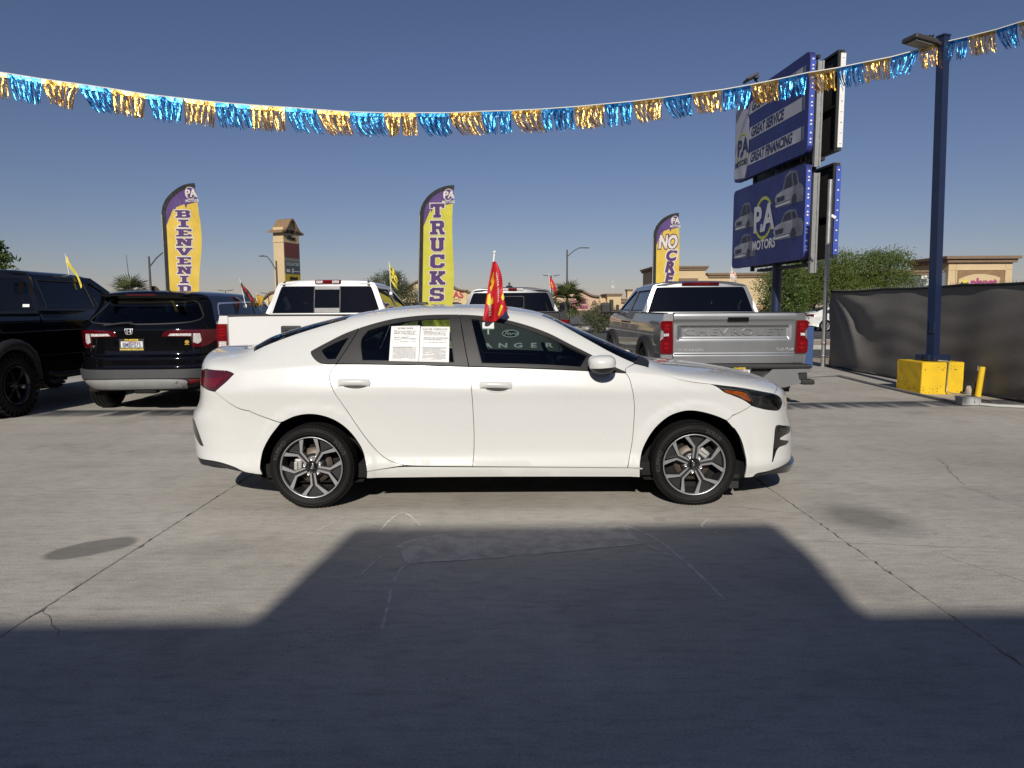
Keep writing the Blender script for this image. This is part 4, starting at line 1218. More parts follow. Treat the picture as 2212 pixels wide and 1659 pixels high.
b_ = MB(); b_.bevbox((-.06, 0, .575), (.26, 2.06, .06), .02); b_.box2((-.10, -.46, .36), (.1, .46, .56)); b_.bevbox((-.12, .96, .36), (.2, .18, .07), .02); b_.bevbox((-.12, -.98, .36), (.2, .18, .07), .02); b_.bevbox((-.1, -.92, .43), (.1, .14, .12), .02)
b_.bevbox((.0, 0, .30), (.3, 1.2, .1), .03)
b_.build('bumper_step', M_BLACK, sil)
plate(sil, s_rear, -.13, .175, .43, .565, '52703U3', off=.205, red=True)
for sy in (-1, 1):
    b_ = MB(); b_.bevbox((.72, sy * .94, .30), (.03, .28, .36), .008); b_.build('mud_flap', M_BLACK, sil)
b_ = MB(); b_.tube([(.9, -.62, .30), (.35, -.66, .30), (.05, -.80, .27)], .045, 10); b_.build('exhaust_pipe', mat('rusty exhaust', (.09, .065, .05), .6, metal=.5), sil)
br = MB(); br.bevbox((1.78 + .105, .0, 1.785), (.07, .62, .055), .015); bo = br.build('third_brake_light', M_REDDK, sil)
br = MB(); br.bevbox((1.78 + .072, .0, 1.785), (.02, .28, .04), .008); br.build('brake_lens', M_REDLENS, bo)

# --- white pickup behind the sedan
wht, w_side, w_rear, w_cs, w_cr = pickup('pickup_truck', (-2.97, 9.6, 0), 0, 'white pickup with a black tailgate handle and black bed cover behind the white sedan', P_TRUCKW, 1.02, 1.32, .52, 1.80, 4.5, 5.8, 1.34, 1.885, .965, .74, (1.22, 4.8), .40,
    M_GREYMET, G_SIDE, lean=.20, rear_poly=[(-.955, 1.32, c), (.965, 1.32, c), (.80, 1.76), (.72, 1.825), (.60, 1.845, c), (-.60, 1.845, c), (-.72, 1.825), (-.80, 1.76)],
    rear_glass=[(-.865, 1.34, c), (.865, 1.34, c), (.735, 1.72), (.69, 1.768, c), (-.69, 1.768, c), (-.735, 1.72)], gate_z0=.62, gate_w=.852, chrome_trim=True)
hb = MB(); hb.bevbox((-.012, .0, 1.115), (.03, .27, .135), .02); ho = hb.build('tailgate_handle', M_BLACK, wht)
hb = MB(); hb.bevbox((-.030, .01, 1.10), (.02, .15, .05), .008); hb.build('handle_grip', M_GLOSSBLK, ho)
for sx in (1, -1):
    l_ = patch('tail_lamp', w_rear, [(sx * .862, 1.212, c), (sx * 1.0, 1.212, c), (sx * 1.01, 1.10), (sx * 1.005, .86, c), (sx * .862, .858, c)], M_REDLENS, wht, off=.03, rim=.09, gap=.001, step=.05)
    patch('reverse_light', w_rear, rrect(min(sx * .875, sx * .985), .885, max(sx * .875, sx * .985), .98, .01), M_WHITELENS, l_, off=.034, rim=.006, raw=True)
    for zz in (1.06, 1.10, 1.14, 1.18):
        patch('lamp_facet', w_rear, rrect(min(sx * .88, sx * .975), zz - .014, max(sx * .88, sx * .975), zz + .014, .006), mat('bright red lens', (.26, .006, .009), .15), l_, off=.034, rim=.004, raw=True)
b_ = MB(); b_.bevbox((-.04, 0, .52), (.24, 2.0, .18), .04); b_.build('rear_bumper', M_CHROME, wht)
br = MB(); br.bevbox((1.80 + .11, -.03, 1.834), (.09, .42, .068), .02); bo = br.build('third_brake_light', M_REDLENS, wht)
for yy in (.10, -.16):
    k = MB(); k.bevbox((1.80 + .062, yy, 1.834), (.02, .11, .045), .006); k.build('cargo_lamp', M_WHITELENS, bo)
for (z0, z1) in ((1.715, 1.765), (1.345, 1.42)):
    patch('window_frame_bar', w_cr, rrect(-.18, z0, .225, z1, .005), mat('grey window bar', (.15, .15, .155), .4), wht, raw=True, gap=0, off=.002, rim=.004)
for aa in (-.185, .225):
    patch('window_frame_bar', w_cr, rrect(aa - .008, 1.345, aa + .008, 1.765, .003), M_BLACK, wht, raw=True, gap=0, off=.003, rim=.004)
for sx in (-1, 1):
    patch('roof_joint', w_cr, [(sx * .655, 1.775), (sx * .70, 1.768), (sx * .69, 1.84), (sx * .655, 1.85)], M_DARK, wht, raw=True, gap=0, off=.003, rim=.004)

# --- grey pickup behind the sedan
rgr, r_side, r_rear, r_cs, r_cr = pickup('pickup_truck', (-.02, 11.5, 0), 0, 'dark grey pickup with a roof fin, mostly hidden behind the white sedan', P_GREY, .945, 1.335, .50, 1.55, 4.1, 5.3, 1.33, 1.79, .89, .69, (1.1, 4.35), .38,
    M_DKMET, G_SIDE, lean=.22, rear_poly=[(-.88, 1.31, c), (.88, 1.31, c), (.745, 1.66), (.68, 1.735), (.56, 1.755, c), (-.56, 1.755, c), (-.68, 1.735), (-.745, 1.66)],
    rear_glass=[(-.80, 1.34, c), (.80, 1.34, c), (.70, 1.63), (.65, 1.682, c), (-.65, 1.682, c), (-.70, 1.63)], gate_z0=.60, gate_w=.79)
for sx in (1, -1):
    patch('tail_lamp', r_rear, [(sx * .80, 1.22, c), (sx * .93, 1.21, c), (sx * .945, 1.0), (sx * .93, .80, c), (sx * .80, .80, c)], M_REDLENS, rgr, off=.03, rim=.09, gap=.001, step=.05)
ov = patch('emblem', r_rear, circle(0, .995, .135, 28, .058), M_GLOSSBLK, rgr, raw=True, gap=0, off=.012, rim=.02)
patch('emblem_rim', r_rear, circle(0, .995, .138, 28, .061), M_CHROME, ov, raw=True, gap=0, off=.014, rim=.01, holes=[circle(0, .995, .124, 28, .048)])
text_on('emblem_script', r_rear, 'Ford', M_CHROME, ov, (0, .995), .085, .001, shear=.4, off=.014, stretch=(1.3, 1))
for i, ch_ in enumerate('RANGER'):
    text_on('lettering', r_rear, ch_, M_CHROME, rgr, (-.62 + .248 * i, .80), .12, .003, off=.004, stretch=(1.7, .85))
patch('tailgate_panel', r_rear, rrect(-.74, .70, .74, 1.22, .04), P_GREY, rgr, raw=True, gap=0, off=.003, rim=.004, step=.2)
br = MB(); br.bevbox((1.55 + .11, -.04, 1.742), (.08, .40, .05), .014); bo = br.build('third_brake_light', M_WHITELENS, rgr)
k = MB(); k.bevbox((1.55 + .067, -.04, 1.742), (.02, .16, .045), .008); k.build('brake_lens', M_REDLENS, bo)
k = MB(); k.prism([(0, 0), (.16, 0), (.10, .045), (.045, .095)], -.02, .02, 'XZ'); k.lathe([(-.01, .07), (.025, .06), (.04, .02), (.045, 0)], 'Z', 20, (.06, 0, 0)); fo = k.build('roof_fin', M_BLACK, rgr, (1.85, .02, 1.785))
patch('sliding_pane', r_cr, rrect(-.02 - .27, 1.40, -.02 + .27, 1.62, .03), M_BLACK, rgr, raw=True, gap=0, off=.002, rim=.003, holes=[rrect(-.02 - .262, 1.408, -.02 + .262, 1.612, .025)])
b_ = MB(); b_.bevbox((-.05, 0, .50), (.22, 1.8, .18), .04); b_.build('rear_bumper', M_CHROME, rgr)

# --- lifted black pickup at the left edge
blk, b_side, b_rear, b_cs, b_cr = pickup('pickup_truck', (-7.62, 8.35, 0), 0, 'lifted black pickup with wide wheel arches and knobbly tyres at the left edge', P_BLACK, .96, 1.36, .66, 1.78, 4.3, 5.6, 1.40, 2.0, .93, .72, (1.05, 4.6), .42,
    M_GLOSSBLK, glass('black truck side glass', (.20, .22, .24), .95), lean=.16, flare=.10, knobs=True, tw=.32, spokes=6,
    rear_poly=[(-.92, 1.37, c), (.92, 1.37, c), (.77, 1.82), (.70, 1.93), (.58, 1.96, c), (-.58, 1.96, c), (-.70, 1.93), (-.77, 1.82)],
    rear_glass=[(-.84, 1.40, c), (.84, 1.40, c), (.70, 1.80), (.66, 1.86, c), (-.66, 1.86, c), (-.70, 1.80)], gate_z0=.66, win_split=.56)
for sx in (1, -1):
    patch('tail_lamp', b_rear, [(sx * .80, 1.28, c), (sx * .94, 1.27, c), (sx * .945, 1.0), (sx * .93, .86, c), (sx * .80, .86, c)], M_REDLENS, blk, off=.03, rim=.09, gap=.001, step=.05)
for sy in (-1, 1):
    st = MB()
    st.tube([(1.9, sy * .90, .52), (2.0, sy * .98, .47), (3.9, sy * .98, .47), (4.0, sy * .90, .52)], .04, 8)
    for xx in (2.2, 2.95, 3.7): st.tube([(xx, sy * .6, .6), (xx, sy * .97, .47)], .02, 6)
    st.build('running_board', M_BLACK, blk)
b_ = MB(); b_.bevbox((-.05, 0, .62), (.22, 1.8, .2), .04); b_.build('rear_bumper', M_BLACK, blk)
k = MB(); k.box((1.60, .9, 1.43), (.02, .10, .05)); 
patch('window_sticker', b_cr, rrect(.67, 1.455, .76, 1.495, .004), M_WHITE, blk, raw=True, gap=0, off=.002, rim=.001)

# --- black SUV
suv = empty('suv', (-5.07, 9.6, 0), rad(2.0) + math.pi / 2, 'black SUV with plate 8MBF075 and a silver skid plate parked between two pickups', 'SUV')
E_S = Crv([(.30, .74), (.36, .80), (.45, .875), (.60, .90), (.78, .895), (.94, .895), (1.12, .905), (1.2, .885), (1.3, .835), (1.42, .79), (1.53, .755), (1.60, .72), (1.64, .67), (1.70, .6)])
X_S = Crv([(.30, .16), (.36, .05), (.45, .0), (.60, .0), (.615, .03), (.76, .05), (.80, .08), (1.0, .10), (1.12, .10), (1.2, .14), (1.53, .34), (1.58, .30), (1.62, .30), (1.68, .42)])
D_S = .30
def suv_r(a, b):
    t_ = np.clip(np.asarray(a) / .9, -1, 1)
    return np.stack([X_S(b) + D_S * np.abs(t_) ** 5, -t_ * E_S(b) * (1 + .03), b + 0 * t_], -1)
def suv_s(a, b):
    """a = distance ahead of the rear corner"""
    a = np.asarray(a); x = X_S(b) + D_S + a
    nose = np.clip((a - 3.5) / .8, 0, 1)
    return np.stack([x, -(E_S(b) * 1.03 + .045 * np.sin(np.clip(a / 3.6, 0, 1) * np.pi) * (b < 9)) * (1 - .2 * nose ** 2.2), b + 0 * a], -1)
def sup(name, pts, m=P_BLACK, **kw):
    kw.setdefault('step', .05); kw.setdefault('rim', .03); kw.setdefault('gap', .002)
    return patch(name, suv_r, pts, m, suv, **kw)
s_glass = [(-.60, 1.51), (-.68, 1.42), (-.80, 1.285), (-.70, 1.232), (-.45, 1.21), (0, 1.202), (.45, 1.212), (.70, 1.24), (.80, 1.30), (.80, 1.38), (.77, 1.50), (.70, 1.548, c), (-.60, 1.548, c)]
sup('hatch', [(-.70, .785, c), (.70, .785, c), (.90, .81, c), (.90, 1.60, c), (.6, 1.64), (0, 1.665), (-.6, 1.64), (-.90, 1.60, c), (-.90, .81, c)], holes=[s_glass])
sup('rear_window', s_glass, G_REAR, off=-.006, rim=0, gap=-.004, step=.1)
r0 = densify(smooth_poly(s_glass), .05); r0 = r0 if area2(r0) > 0 else r0[::-1]
sup('window_trim', [tuple(q) for q in r0], M_BLACK, raw=True, gap=0, off=.003, rim=.01, holes=[[tuple(q) for q in inset(r0, .016)]])
sup('bumper_skin', [(-.90, .605, c), (.90, .605, c), (.90, .80, c), (.70, .775, c), (-.70, .775, c), (-.90, .80, c)])
sup('bumper_cladding', [(-.90, .44, c), (-.78, .46), (-.6, .475), (.6, .475), (.78, .46), (.90, .44, c), (.90, .602, c), (-.90, .602, c)], M_CLAD, off=.012)
sup('bumper_lower', [(-.90, .44, c), (-.78, .458), (-.6, .472), (.6, .472), (.78, .458), (.90, .44, c), (.88, .36), (.70, .335, c), (-.72, .335, c), (-.88, .36)], M_BLACK, off=.0)
sup('skid_plate', [(-.76, .455, c), (-.57, .465), (.50, .465), (.64, .40), (.66, .345, c), (-.74, .338, c)], M_SKID, off=.03)
sup('skid_panel', [(-.60, .45), (-.50, .460), (.42, .460), (.50, .42), (.52, .365), (-.60, .36), (-.64, .40)], M_SKID, off=.04, rim=.012)
for sx in (1, -1):
    sup('rear_reflector', [(sx * .64, .463, c), (sx * .80, .462, c), (sx * .78, .43), (sx * .72, .408, c), (sx * .65, .404, c)], M_REDLENS, off=.018, rim=.01)
    l_ = sup('tail_lamp', [(sx * .285, 1.042, c), (sx * .355, 1.118), (sx * .66, 1.132), (sx * .90, 1.128, c), (sx * .90, 1.0), (sx * .80, .905), (sx * .655, .892, c), (sx * .655, 1.03, c)], mat('deep red lens', (.085, .002, .005), .1, coat=1, var=.3, scale=30), off=.012, rim=.03)
    patch('reverse_strip', suv_r, [(sx * .37, 1.05, c), (sx * .40, 1.085, c), (sx * .65, 1.085, c), (sx * .65, 1.045, c)], M_WHITELENS, l_, off=.018, rim=.006)
    patch('signal_lens', suv_r, [(sx * .665, 1.085, c), (sx * .74, 1.085, c), (sx * .755, .98), (sx * .72, .935, c), (sx * .665, .96, c)], M_WHITELENS, l_, off=.018, rim=.006)
plate(suv, suv_r, -.255, .05, .855, 1.005, '8MBF075', off=.012, bottom='WWW.PAMOTORSCAL.COM')
bd = patch('badge', suv_r, [(-.185, 1.145, c), (-.075, 1.145, c), (-.085, 1.09), (-.10, 1.072, c), (-.16, 1.072, c), (-.175, 1.09)], M_CHROME, suv, gap=0, off=.02, rim=.01,
           holes=[[(-.176, 1.138, c), (-.084, 1.138, c), (-.094, 1.09), (-.105, 1.079, c), (-.155, 1.079, c), (-.166, 1.09)]])
text_on('badge_letter', suv_r, 'H', M_CHROME, bd, (-.13, 1.108), .075, .002, off=.018, stretch=(1.2, 1))
text_on('lettering', suv_r, 'PILOT', M_CHROME, suv, (-.70, .905), .05, .001, off=.006, stretch=(1.4, .8))
sup('dealer_sticker', circle(.60, .965, .028, 16), mat('gold sticker', (.55, .36, .05), .4, metal=.5), off=.005, rim=.002, raw=True)
sup('dealer_sticker', rrect(.57, .925, .63, .937, .003), mat('gold sticker', (.55, .36, .05), .4), off=.005, rim=.002, raw=True)
wp = MB(); wp.tube([(.06, .06, 1.235), (.12, .25, 1.225), (.10, .47, 1.20)], [.012, .016, .01], 8); wp.build('rear_wiper', M_BLACK, suv)
sp_ = MB(); sp_.bevbox((.34, 0, 1.612), (.26, 1.16, .04), .018); so = sp_.build('spoiler', P_BLACK, suv)
k = MB(); k.bevbox((.212, 0, 1.61), (.02, .40, .022), .006); k.build('third_brake_light', M_REDDK, so)
# grooves either side of the plate recess
for sx, x0_ in ((-1, -.56), (1, .34)):
    sup('hatch_crease', [(x0_ - sx * .12 * 0, 1.03, c), (x0_ + .05, 1.03, c), (x0_ + .16 * -sx * 1 + .05, .83, c), (x0_ + .16 * -sx, .83, c)], P_BLACK, off=.006, rim=.006)
# sides, roof
X0 = 0.0
sq = [(.0, 1.13), (.0, .8), (.0, .44), (.06, .36, c)]
sa = [(.40 + .42 * math.cos(math.radians(a)), max(.36, .38 + .42 * math.sin(math.radians(a)))) for a in range(180, -1, -20)]
sb = [(3.05 + .42 * math.cos(math.radians(a)), max(.36, .38 + .42 * math.sin(math.radians(a)))) for a in range(180, -1, -20)]
qwin = [(.28, 1.185, c), (.22, 1.22), (.20, 1.42), (.25, 1.485, c), (.80, 1.50, c), (.92, 1.185, c)]
rwin = [(1.0, 1.185, c), (.88, 1.50, c), (1.62, 1.515, c), (1.72, 1.185, c)]
fwin = [(1.80, 1.185, c), (1.71, 1.515, c), (2.25, 1.50), (2.40, 1.45), (2.85, 1.20, c), (2.82, 1.185, c)]
patch('body_side', suv_s, [(0, .45, c), (-.02, .38, c)] + [(max(-.05, q[0]), q[1]) for q in sa] + [(2.63, .36, c)] + sb[1:] + [(3.6, .40, c), (4.0, .5), (4.05, .9), (3.9, 1.02), (3.0, 1.13, c), (2.45, 1.47), (2.25, 1.56), (1.7, 1.60), (.8, 1.60), (0, 1.595, c)], P_BLACK, suv, mirror=True, gap=0, rim=.04, holes=[qwin, rwin, fwin], step=.08)
for nm, w_ in (('quarter_window', qwin), ('rear_side_window', rwin), ('front_side_window', fwin)):
    patch(nm, suv_s, w_, glass('suv side glass', (.07, .08, .09), .95), suv, mirror=True, gap=-.004, off=-.008, rim=0, step=.2)
ow = [(.24, 1.165, c), (.18, 1.21), (.17, 1.43), (.22, 1.505, c), (.80, 1.52), (1.62, 1.535), (2.25, 1.52), (2.42, 1.47), (2.90, 1.20), (2.88, 1.165, c)]
ro = densify(smooth_poly(ow), .08); ro = ro if area2(ro) > 0 else ro[::-1]
patch('window_brightwork', suv_s, [tuple(q) for q in ro], M_CHROME, suv, mirror=True, gap=0, off=.004, rim=.01, raw=True, holes=[[tuple(q) for q in inset(ro, .024)]], step=.1)
for xa in (.94, 1.75):
    patch('door_gap', suv_s, [(xa, .55, c), (xa + .006, .55, c), (xa + .006, 1.16, c), (xa, 1.16, c)], M_DARK, suv, mirror=True, gap=0, off=.001, rim=0)
vs, fs = [], []
nx, ny = 16, 24
for i in range(nx + 1):
    u = i / nx; x = .36 + (2.75 - .36) * u
    zc_ = 1.60 + (.075 + .015 * math.sin(u * math.pi)) - .07 * max(0, (u - .8) / .2) ** 2 - .03 * (1 - min(1, u / .1)) ** 2
    ww = (float(E_S(1.595)) * 1.03 + .045 * math.sin(min(1, max(0, (x - .6)) / 3.6) * math.pi)) + .003
    for j in range(ny + 1):
        v = -1 + 2 * j / ny
        xv = .33 + .34 * abs(v) ** 5; xv = xv + (2.75 - xv) * u
        vs.append((xv, -v * ww, 1.59 + (zc_ - 1.59) * max(0, 1 - abs(v) ** 3) ** .5))
for i in range(nx):
    for j in range(ny):
        q = (i * (ny + 1) + j, i * (ny + 1) + j + 1, (i + 1) * (ny + 1) + j + 1, (i + 1) * (ny + 1) + j); fs.append(q[::-1])
mesh_obj('roof', vs, fs, P_BLACK, suv, smooth=True)
fin = MB(); fin.prism([(0, 0), (.20, 0), (.10, .05), (.03, .075), (.0, .07)], -.022, .022, 'XZ'); fin.build('roof_fin', P_BLACK, suv, (.75, .08, 1.675))
k = MB(); k.add([(3.45, -.8, 1.12), (3.45, .8, 1.12), (2.72, .66, 1.60), (2.72, -.66, 1.60)], [(0, 1, 2, 3)]); k.build('windshield', G_CLEAR, suv)
k = MB(); k.bevbox((3.95, 0, 1.02), (1.1, 1.6, .16), .06); k.build('hood', P_BLACK, suv)
k = MB(); k.bevbox((4.42, 0, .66), (.24, 1.7, .56), .08); k.build('front_bumper', P_BLACK, suv)
k = MB(); k.box2((.25, -.8, .28), (4.2, .8, .42)); k.box2((.16, -.70, .40), (.2, .70, 1.1)); k.box2((.5, -.8, .42), (4.2, .8, .8)); k.bevbox((.12, -.05, .31), (.14, .3, .09), .02); k.build('chassis', M_DARK, suv)
for y in (-.4, .4):
    for xx in (.95, 1.75):
        s_ = MB(); s_.bevbox((xx, y, 1.12), (.14, .48, .5), .05); s_.build('seat', M_SEAT, suv)
for xx in (.70, 3.36):
    for sy in (-1, 1):
        simple_wheel(suv, xx, sy * .775, .36, .36, .23, .235, M_GREYMET, face=sy, spokes=5)
for sy in (-1, 1):
    k = MB(); k.bevbox((2.95, sy * 1.02, 1.19), (.13, .2, .15), .04); k.tube([(3.0, sy * .8, 1.14), (2.95, sy * 1.0, 1.16)], .025, 6); k.build('mirror', P_BLACK, suv)
# ------------------------------------------------------------------ things standing round the lot
M_BLUE = mat('blue painted steel', (.012, .022, .060), .4, var=.12, coat=.2)
M_YEL = mat('yellow painted concrete', (.72, .47, .012), .65, var=.10, scale=5, bump=.25, bscale=40)
# screened chain-link fence along the right side of the lot
fence = empty('screen_fence', (7.40, 16.55, 0), 0, 'chain-link fence covered with dark privacy cloth along the right side of the lot', 'fence')
FL = 18.5
def fence_s(a, b):
    """a runs from the far end towards the viewer"""
    a = np.asarray(a, float); b = np.asarray(b, float)
    d = np.maximum(a, 0); zz = 1.72 - b
    th = np.arctan2(zz, d + .08)
    rr_ = np.hypot(zz, d)
    fan = .050 * np.sin(th * 11.0 + .7 * np.sin(rr_ * 2.2)) * np.exp(-((rr_ - 1.4) / 1.5) ** 2) * np.clip(rr_ / .5, 0, 1) * np.clip(b / .3, 0.3, 1) * np.clip((1.75 - b) / .3, 0, 1)
    wav = .012 * np.sin(a * 2.1 + 1.3 * b) + .006 * np.sin(a * 5.3 - 2 * b) + .004 * np.sin(b * 17 + 2.2 * np.sin(a * 1.7)) * np.clip((1.7 - b) * 2, 0, 1)
    lean = .035 * np.sin(np.pi * np.clip(b / 1.75, 0, 1)) * (1 + .5 * np.sin(a * 1.05))
    x = -(fan + wav + lean) * np.clip((1.76 - b) / .12, 0, 1)
    return np.stack([x, -a - .22 * np.clip(1 - b / 1.75, 0, 1) * 0 + 0 * x, b + 0 * x], -1)
M_CLOTH = mat('dark privacy cloth', (.19, .178, .16), .9, var=.18, scale=30, bump=.25, bscale=600, stretch=(1, 1, 3))
top_z = lambda a: 1.75 - .02 * np.abs(np.sin(a * math.pi / 2.4))
ol = [(0, .02), (.0, 1.74)] + [(a, float(top_z(a))) for a in np.arange(.3, FL, .3)] + [(FL, 1.74), (FL, .02)] + [(a, .02 + .025 * math.sin(a * 2.3) ** 2) for a in np.arange(FL - .3, .1, -.3)]
patch('screen_cloth', fence_s, ol, M_CLOTH, fence, raw=True, gap=0, rim=0, step=.06, flip=True)
hem = MB(); hem.tube([(-.012, -a, float(top_z(a)) - .01) for a in np.arange(0, FL, .3)], .022, 6); hem.build('hem', mat('black hem', (.012, .012, .012), .8), fence)
hem = MB(); hem.tube([(-.012, -a, .022 + .01 * math.sin(a * 3)) for a in np.arange(0, FL, .3)], .02, 6); hem.build('hem', mat('black hem', (.012, .012, .012), .8), fence)
tips = MB(); rt_ = random.Random(3)
for k in range(int(FL / .075)):
    a = k * .075
    for s_ in (-1, 1):
        tips.tube([(.03, -a, 1.70), (.03 + rt_.gauss(0, .006), -a - s_ * .012, 1.785 + rt_.gauss(0, .012))], .0022, 4, cap=False)
tips.build('wire_tips', M_STEEL, fence, kind='stuff')
for k in range(0, 8):
    p = MB(); p.tube([(.06, -.05 - k * 2.4, -.02), (.06, -.05 - k * 2.4, 1.74)], .03, 10); p.build('post', M_STEEL, fence)
tear = MB(); tear.prism([(0, .0), (.18, 0), (.14, .30), (.09, .48), (.03, .3)], 0, .01, 'YZ'); tear.build('torn_opening', M_DARK, fence, (-.115, -5.60, .01))
tear = MB(); tear.tube([(-.13, -5.59, .02), (-.15, -5.55, .25), (-.12, -5.50, .47)], [.012, .03, .008], 6); tear.build('cloth_fold', M_CLOTH, fence)

# light pole on its yellow block
blk_e = empty('concrete_block', (6.85, 11.60, 0), rad(1), 'yellow painted concrete block at the foot of the blue light pole', 'concrete block')
k = MB()
bm = bmesh.new(); bmesh.ops.create_cube(bm, size=1.0)
for v in bm.verts: v.co = Vector((v.co.x * .68, v.co.y * .70, v.co.z * .52 + .25))
bmesh.ops.bevel(bm, geom=list(bm.edges), offset=.012, segments=2, profile=.5, affect='EDGES')
bmesh.ops.subdivide_edges(bm, edges=list(bm.edges), cuts=3, use_grid_fill=True)
for v in bm.verts: v.co += Vector((rng.normal(0, .0015), rng.normal(0, .0015), rng.normal(0, .0015)))
bm.verts.index_update(); k.add([v.co for v in bm.verts], [tuple(v.index for v in f.verts) for f in bm.faces]); bm.free()
k.build('block', M_YEL, blk_e)
pits = MB(); rp_ = random.Random(9)
for i in range(46):
    x, z = rp_.uniform(-.32, .32), rp_.choice([rp_.uniform(.38, .46), rp_.uniform(.02, .3), rp_.uniform(.02, .12)])
    r_ = rp_.uniform(.003, .009)
    pits.lathe([(-.3535, 0), (-.353, r_)], 'Y', 7, (x, 0, z))
for i in range(16):
    y, z = rp_.uniform(-.3, .3), rp_.uniform(.05, .2); r_ = rp_.uniform(.004, .01)
    pits.lathe([(-.3435, 0), (-.343, r_)], 'X', 7, (0, y, z))
pits.build('chips', mat('brown pits', (.16, .09, .02), .9), blk_e, kind='stuff')
pole = empty('light_pole', (6.90, 11.62, .51), 0, 'tall square blue light pole standing on the yellow block', 'light pole')
Rz = Matrix.Rotation(rad(20), 4, 'Z').to_3x3()
top = Vector((-.15, -.05, 5.06))
def sq_tube(p0, p1, w0, w1, R):
    vs = []
    for p, w_ in ((p0, w0), (p1, w1)):
        for sx, sy in ((-1, -1), (1, -1), (1, 1), (-1, 1)):
            vs.append(Vector(p) + R @ Vector((sx * w_ / 2, sy * w_ / 2, 0)))
    return vs, [(0, 1, 5, 4), (1, 2, 6, 5), (2, 3, 7, 6), (3, 0, 4, 7), (0, 3, 2, 1), (4, 5, 6, 7)]
k = MB(); k.add(*sq_tube((0, 0, 0), top, .135, .125, Rz)); k.build('shaft', M_BLUE, pole)
k = MB(); k.bevbox((0, 0, .05), (.36, .36, .10), .01, Rz); k.bevbox((-.12, -.10, .06), (.13, .1, .09), .01, Rz); k.bevbox((.15, -.06, .06), (.16, .12, .09), .01, Rz); k.build('base_cover', M_BLUE, pole)
k = MB(); k.bevbox((-.07, -.06, .55), (.035, .10, .2), .01, Rz); k.build('hand_hole_cover', M_BLUE, pole)
k = MB(); k.bevbox(top + Vector((0, 0, .01)), (.15, .15, .03), .005, Rz); k.build('cap', M_BLUE, pole)
M_LAMPG = mat('dark grey lamp housing', (.045, .042, .040), .5)
k = MB(); R2 = (Matrix.Rotation(rad(14), 4, 'Z') @ Matrix.Rotation(rad(8), 4, 'Y')).to_3x3()
k.bevbox(top + Vector((-.42, -.10, -.10)), (.42, .30, .075), .02, R2)
k.tube([top + Vector((-.03, 0, -.12)), top + Vector((-.14, -.03, -.08)), top + Vector((-.26, -.06, -.09))], .035, 8)
for i in range(5):
    k.box(top + Vector((-.30 - .05 * i, -.10 + .01 * i, -.055)), (.008, .24, .03), R2)
lh = k.build('lamp_head', M_LAMPG, pole)
k = MB(); k.box(top + Vector((-.43, -.10, -.147)), (.32, .22, .012), R2); k.build('lens', mat('frosted lens', (.35, .34, .32), .3), lh)
cd = MB(); cd.tube([(.07, -.39, .50), (.07, -.385, .47), (.065, -.375, .20), (.06, -.38, .06), (.10, -.44, .03), (.28, -.62, .02), (.34, -.64, .02)], .0085, 8); cd.tube([(-.05, -.30, .535), (.06, -.36, .53), (.07, -.39, .50)], .011, 8)
cdo = cd.build('conduit', mat('grey metal conduit', (.36, .35, .30), .45, metal=.6), None, (6.85, 11.60, 0)); tag(cdo, 'thin bent conduit running down the front of the yellow block', 'conduit')
bo = MB(); bo.tube([(0, 0, 0), (.05, .01, .47)], .043, 20); bo.add([(0, 0, 0)], [])
bol = bo.build('bollard', M_YEL, None, (7.17, 10.85, 0)); tag(bol, 'round yellow bollard leaning behind the grey junction box', 'bollard')
jb_ = empty('junction_box', (6.46, 9.98, 0), rad(-4), 'grey electrical junction box lying on the concrete in front of the bollard', 'junction box')
k = MB(); k.bevbox((0, 0, .06), (.25, .20, .10), .006); k.build('box', mat('grey utility box', (.40, .41, .41), .5, metal=.2), jb_)
k = MB(); k.bevbox((0, 0, .117), (.265, .215, .014), .004); k.build('lid', mat('grey utility box', (.40, .41, .41), .5), jb_)
k = MB(); k.tube([(.04, -.104, .11), (.04, -.112, .11), (.04, -.112, .05)], .006, 6); k.tube([(.13, .02, .06), (.19, .03, .06)], .02, 8); k.build('latch', M_STEEL, jb_)
k = MB(); k.tube([(5.2, 14.0, .02), (5.8, 14.04, .02), (6.5, 14.19, .022), (6.54, 14.1, .024), (6.44, 12.59, .024), (6.39, 11.43, .024), (6.35, 10.03, .03)], .022, 10)
tag(k.build('pipe', mat('grey pvc pipe', (.20, .20, .20), .55)), 'long grey pipe lying on the concrete, ending at the junction box', 'pipe')
k = MB(); k.tube([(6.57, 9.88, .03), (6.70, 9.76, .024), (7.0, 9.62, .024), (7.3, 9.2, .024)], .022, 10)
tag(k.build('pipe', mat('pale pvc pipe', (.48, .48, .46), .5)), 'short pale pipe leaving the right side of the junction box', 'pipe')
k = MB(); k.tube([(6.87, 10.9, .012), (7.0, 10.6, .012), (7.02, 10.3, .012), (6.7, 10.05, .02), (6.6, 10.02, .03)], .009, 8)
tag(k.build('cable', mat('tan cable', (.28, .22, .15), .7)), 'thin tan cable on the ground between the block and the junction box', 'cable')
k = MB(); bm = bmesh.new(); bmesh.ops.create_icosphere(bm, subdivisions=2, radius=.07)
for v in bm.verts: v.co = Vector((v.co.x * .8, v.co.y, v.co.z * 1.3)) * (1 + rng.normal(0, .07))
bm.verts.index_update(); k.add([v.co for v in bm.verts], [tuple(v.index for v in f.verts) for f in bm.faces]); bm.free()
tag(k.build('stone', mat('pale stone', (.42, .36, .29), .9, bump=.4, bscale=50), None, (7.17, 11.05, .06)), 'pale stone lying by the torn corner of the fence cloth', 'stone')
